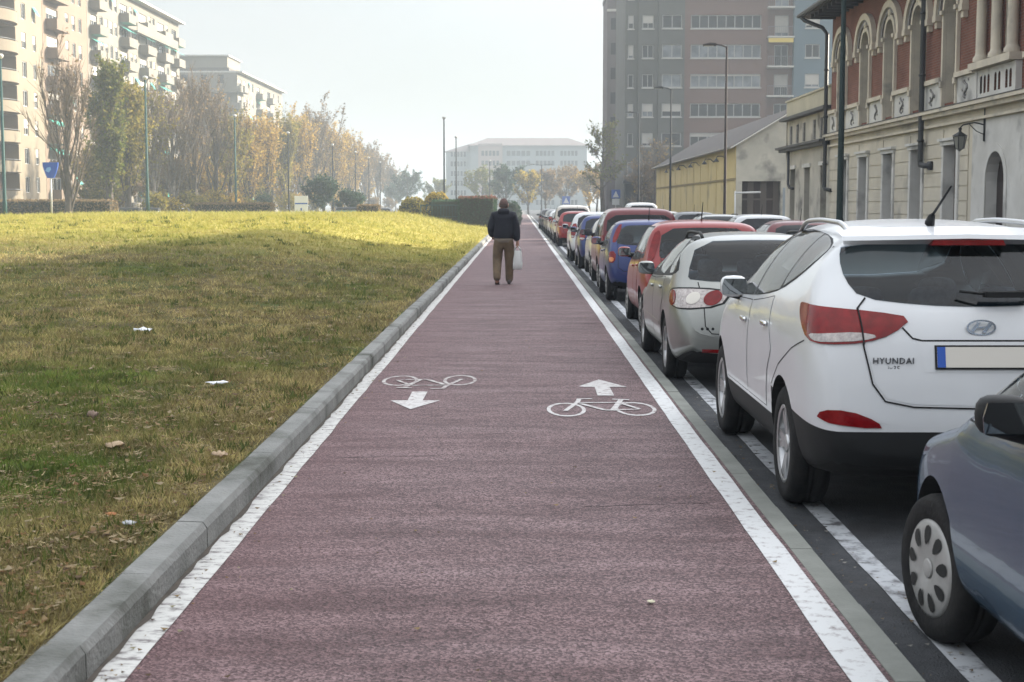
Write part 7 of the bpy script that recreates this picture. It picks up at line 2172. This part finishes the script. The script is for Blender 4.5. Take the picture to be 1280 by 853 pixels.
mb.build('knit_cap', mat('knit_cap', (.14, .088, .078), .95, (.09, .06, .055), 30), head)
# jacket
V = [(0, 0, .87), (0, .005, 1.08), (0, .015, 1.30), (0, .02, 1.43), (0, .025, 1.53), (-.185, .01, 1.41), (-.255, -.035, 1.17), (-.235, .10, .99), (.185, .01, 1.41), (.255, -.015, 1.15), (.275, .025, .89)]
E = [(0, 1), (1, 2), (2, 3), (3, 4), (3, 5), (5, 6), (6, 7), (3, 8), (8, 9), (9, 10)]
skin_mesh('jacket', (V, E, [(.225, .18), (.25, .205), (.24, .20), (.19, .165), (.105, .105), .115, .102, .078, .115, .102, .078]), m_jacket, man)
lump('hood', m_jacket, man, Matrix.Translation((0, -.075, 1.50)) @ Matrix.Rotation(R(20), 4, 'X'), .125, .07, .075)
mb = MB(); mb.lathe([(.192, .0), (.200, .03), (.204, .075), (.196, .08)], Matrix.Translation((0, 0, .872)) @ Matrix.Diagonal((1, .78, 1, 1)), 24); mb.build('hem', mat('jacket_hem', (.16, .13, .10), .9), man)
# trousers
V = [(0, 0, 1.06), (0, 0, .92), (-.105, 0, .82), (-.135, .03, .50), (-.130, -.245, .075), (.105, 0, .82), (.120, .07, .50), (.112, .075, .02)]
E = [(0, 1), (1, 2), (2, 3), (3, 4), (1, 5), (5, 6), (6, 7)]
skin_mesh('trousers', (V, E, [(.16, .13), (.185, .15), .135, .105, .080, .135, .105, .082]), m_trouser, man)
# shoes
def shoe(p, rx):
    mb = MB(); M = Matrix.Translation(p) @ Matrix.Rotation(rx, 4, 'X'); n2 = 14; V2 = []
    prof = [(-.10, .030, .085), (-.085, .040, .10), (-.03, .042, .10), (.04, .046, .075), (.11, .048, .058), (.165, .036, .045), (.18, .015, .03)]
    for y, w, h in prof:
        for i in range(n2):
            a = 2 * math.pi * i / n2; V2.append(M @ Vector((w * math.cos(a), y, max(0, h * .5 + h * .5 * math.sin(a)))))
    mb.add(V2, [(j * n2 + i, j * n2 + (i + 1) % n2, (j + 1) * n2 + (i + 1) % n2, (j + 1) * n2 + i) for j in range(len(prof) - 1) for i in range(n2)] + [tuple(range(n2))], 0, True)
    mb.build('shoe', m_shoe, man)
shoe(Vector((-.130, -.20, .06)), R(-38)); shoe(Vector((.112, .10, .002)), R(4))
# right hand closed round the bag handles
def hand(base, s, parent, curl):
    V = [base, base + Vector((0, .005, -.045)), base + Vector((0, .008, -.085))]; E = [(0, 1), (1, 2)]; Rr = [(.030, .018), (.038, .020), (.036, .018)]
    for i, (dy, ln) in enumerate(((-.030, .062), (-.010, .072), (.012, .068), (.032, .054))):
        k = len(V); p = base + Vector((0, dy, -.088)); V += [p, p + Vector((-s * curl * .4, 0, -ln * .5)), p + Vector((-s * curl, 0, -ln * .55))]; E += [(2, k), (k, k + 1), (k + 1, k + 2)]; Rr += [.0105, .0095, .0085]
    k = len(V); V += [base + Vector((-s * .02, .035, -.05)), base + Vector((-s * .035, .045, -.085))]; E += [(1, k), (k, k + 1)]; Rr += [.012, .010]
    skin_mesh('hand', (V, E, Rr), m_skin, parent, 1)
hand(Vector((.287, .032, .885)), 1, man, .04)
# carrier bag
bag = thing('carrier_bag', 'white plastic carrier bag hanging from the right hand of the walking man', 'bag', (-.34 + .285, 30.8 + .04, .30), R(20))
mb = MB(); n3 = 20; levels = [(.0, .075, .05), (.015, .095, .06), (.12, .105, .07), (.24, .10, .062), (.34, .09, .045), (.40, .075, .03)]; BV = []; rb_ = random.Random(3)
for z, a, b2 in levels:
    for i in range(n3):
        th = 2 * math.pi * i / n3; w = 1 + .10 * math.sin(th * 5 + z * 20) + rb_.uniform(-.04, .04)
        BV.append((a * w * math.cos(th), b2 * w * math.sin(th), z))
mb.add(BV, [(j * n3 + i, j * n3 + (i + 1) % n3, (j + 1) * n3 + (i + 1) % n3, (j + 1) * n3 + i) for j in range(len(levels) - 1) for i in range(n3)] + [tuple(range(n3))], 0, True)
mb.build('sack', m_bag, bag)
for s in (-1, 1):
    mb = MB(); mb.tube([(-.075, s * .018, .395), (-.04, s * .012, .46), (0, s * .006, .50), (.04, s * .012, .46), (.075, s * .018, .395)], [.016, .011, .008, .011, .016], 6); mb.build('handle', m_bag, bag)
# distant cars beyond the lawn
# ================================================================== HAZE
mb = MB(); mb.box((-900, -150, -1.2), (900, 1800, 46))
hz = mb.build('haze', [])
hm = bpy.data.materials.new('haze_air'); hm.use_nodes = True
ht = hm.node_tree; ht.nodes.clear()
ho = ht.nodes.new('ShaderNodeOutputMaterial'); hv = ht.nodes.new('ShaderNodeVolumePrincipled')
hv.inputs['Color'].default_value = (0.49, 0.56, 0.62, 1)
hv.inputs['Density'].default_value = 0.00122
hv.inputs['Anisotropy'].default_value = 0.0
ht.links.new(hv.outputs['Volume'], ho.inputs['Volume'])
hz.data.materials.append(hm)
tag(hz, 'pale autumn haze filling the street', 'haze', kind='stuff')
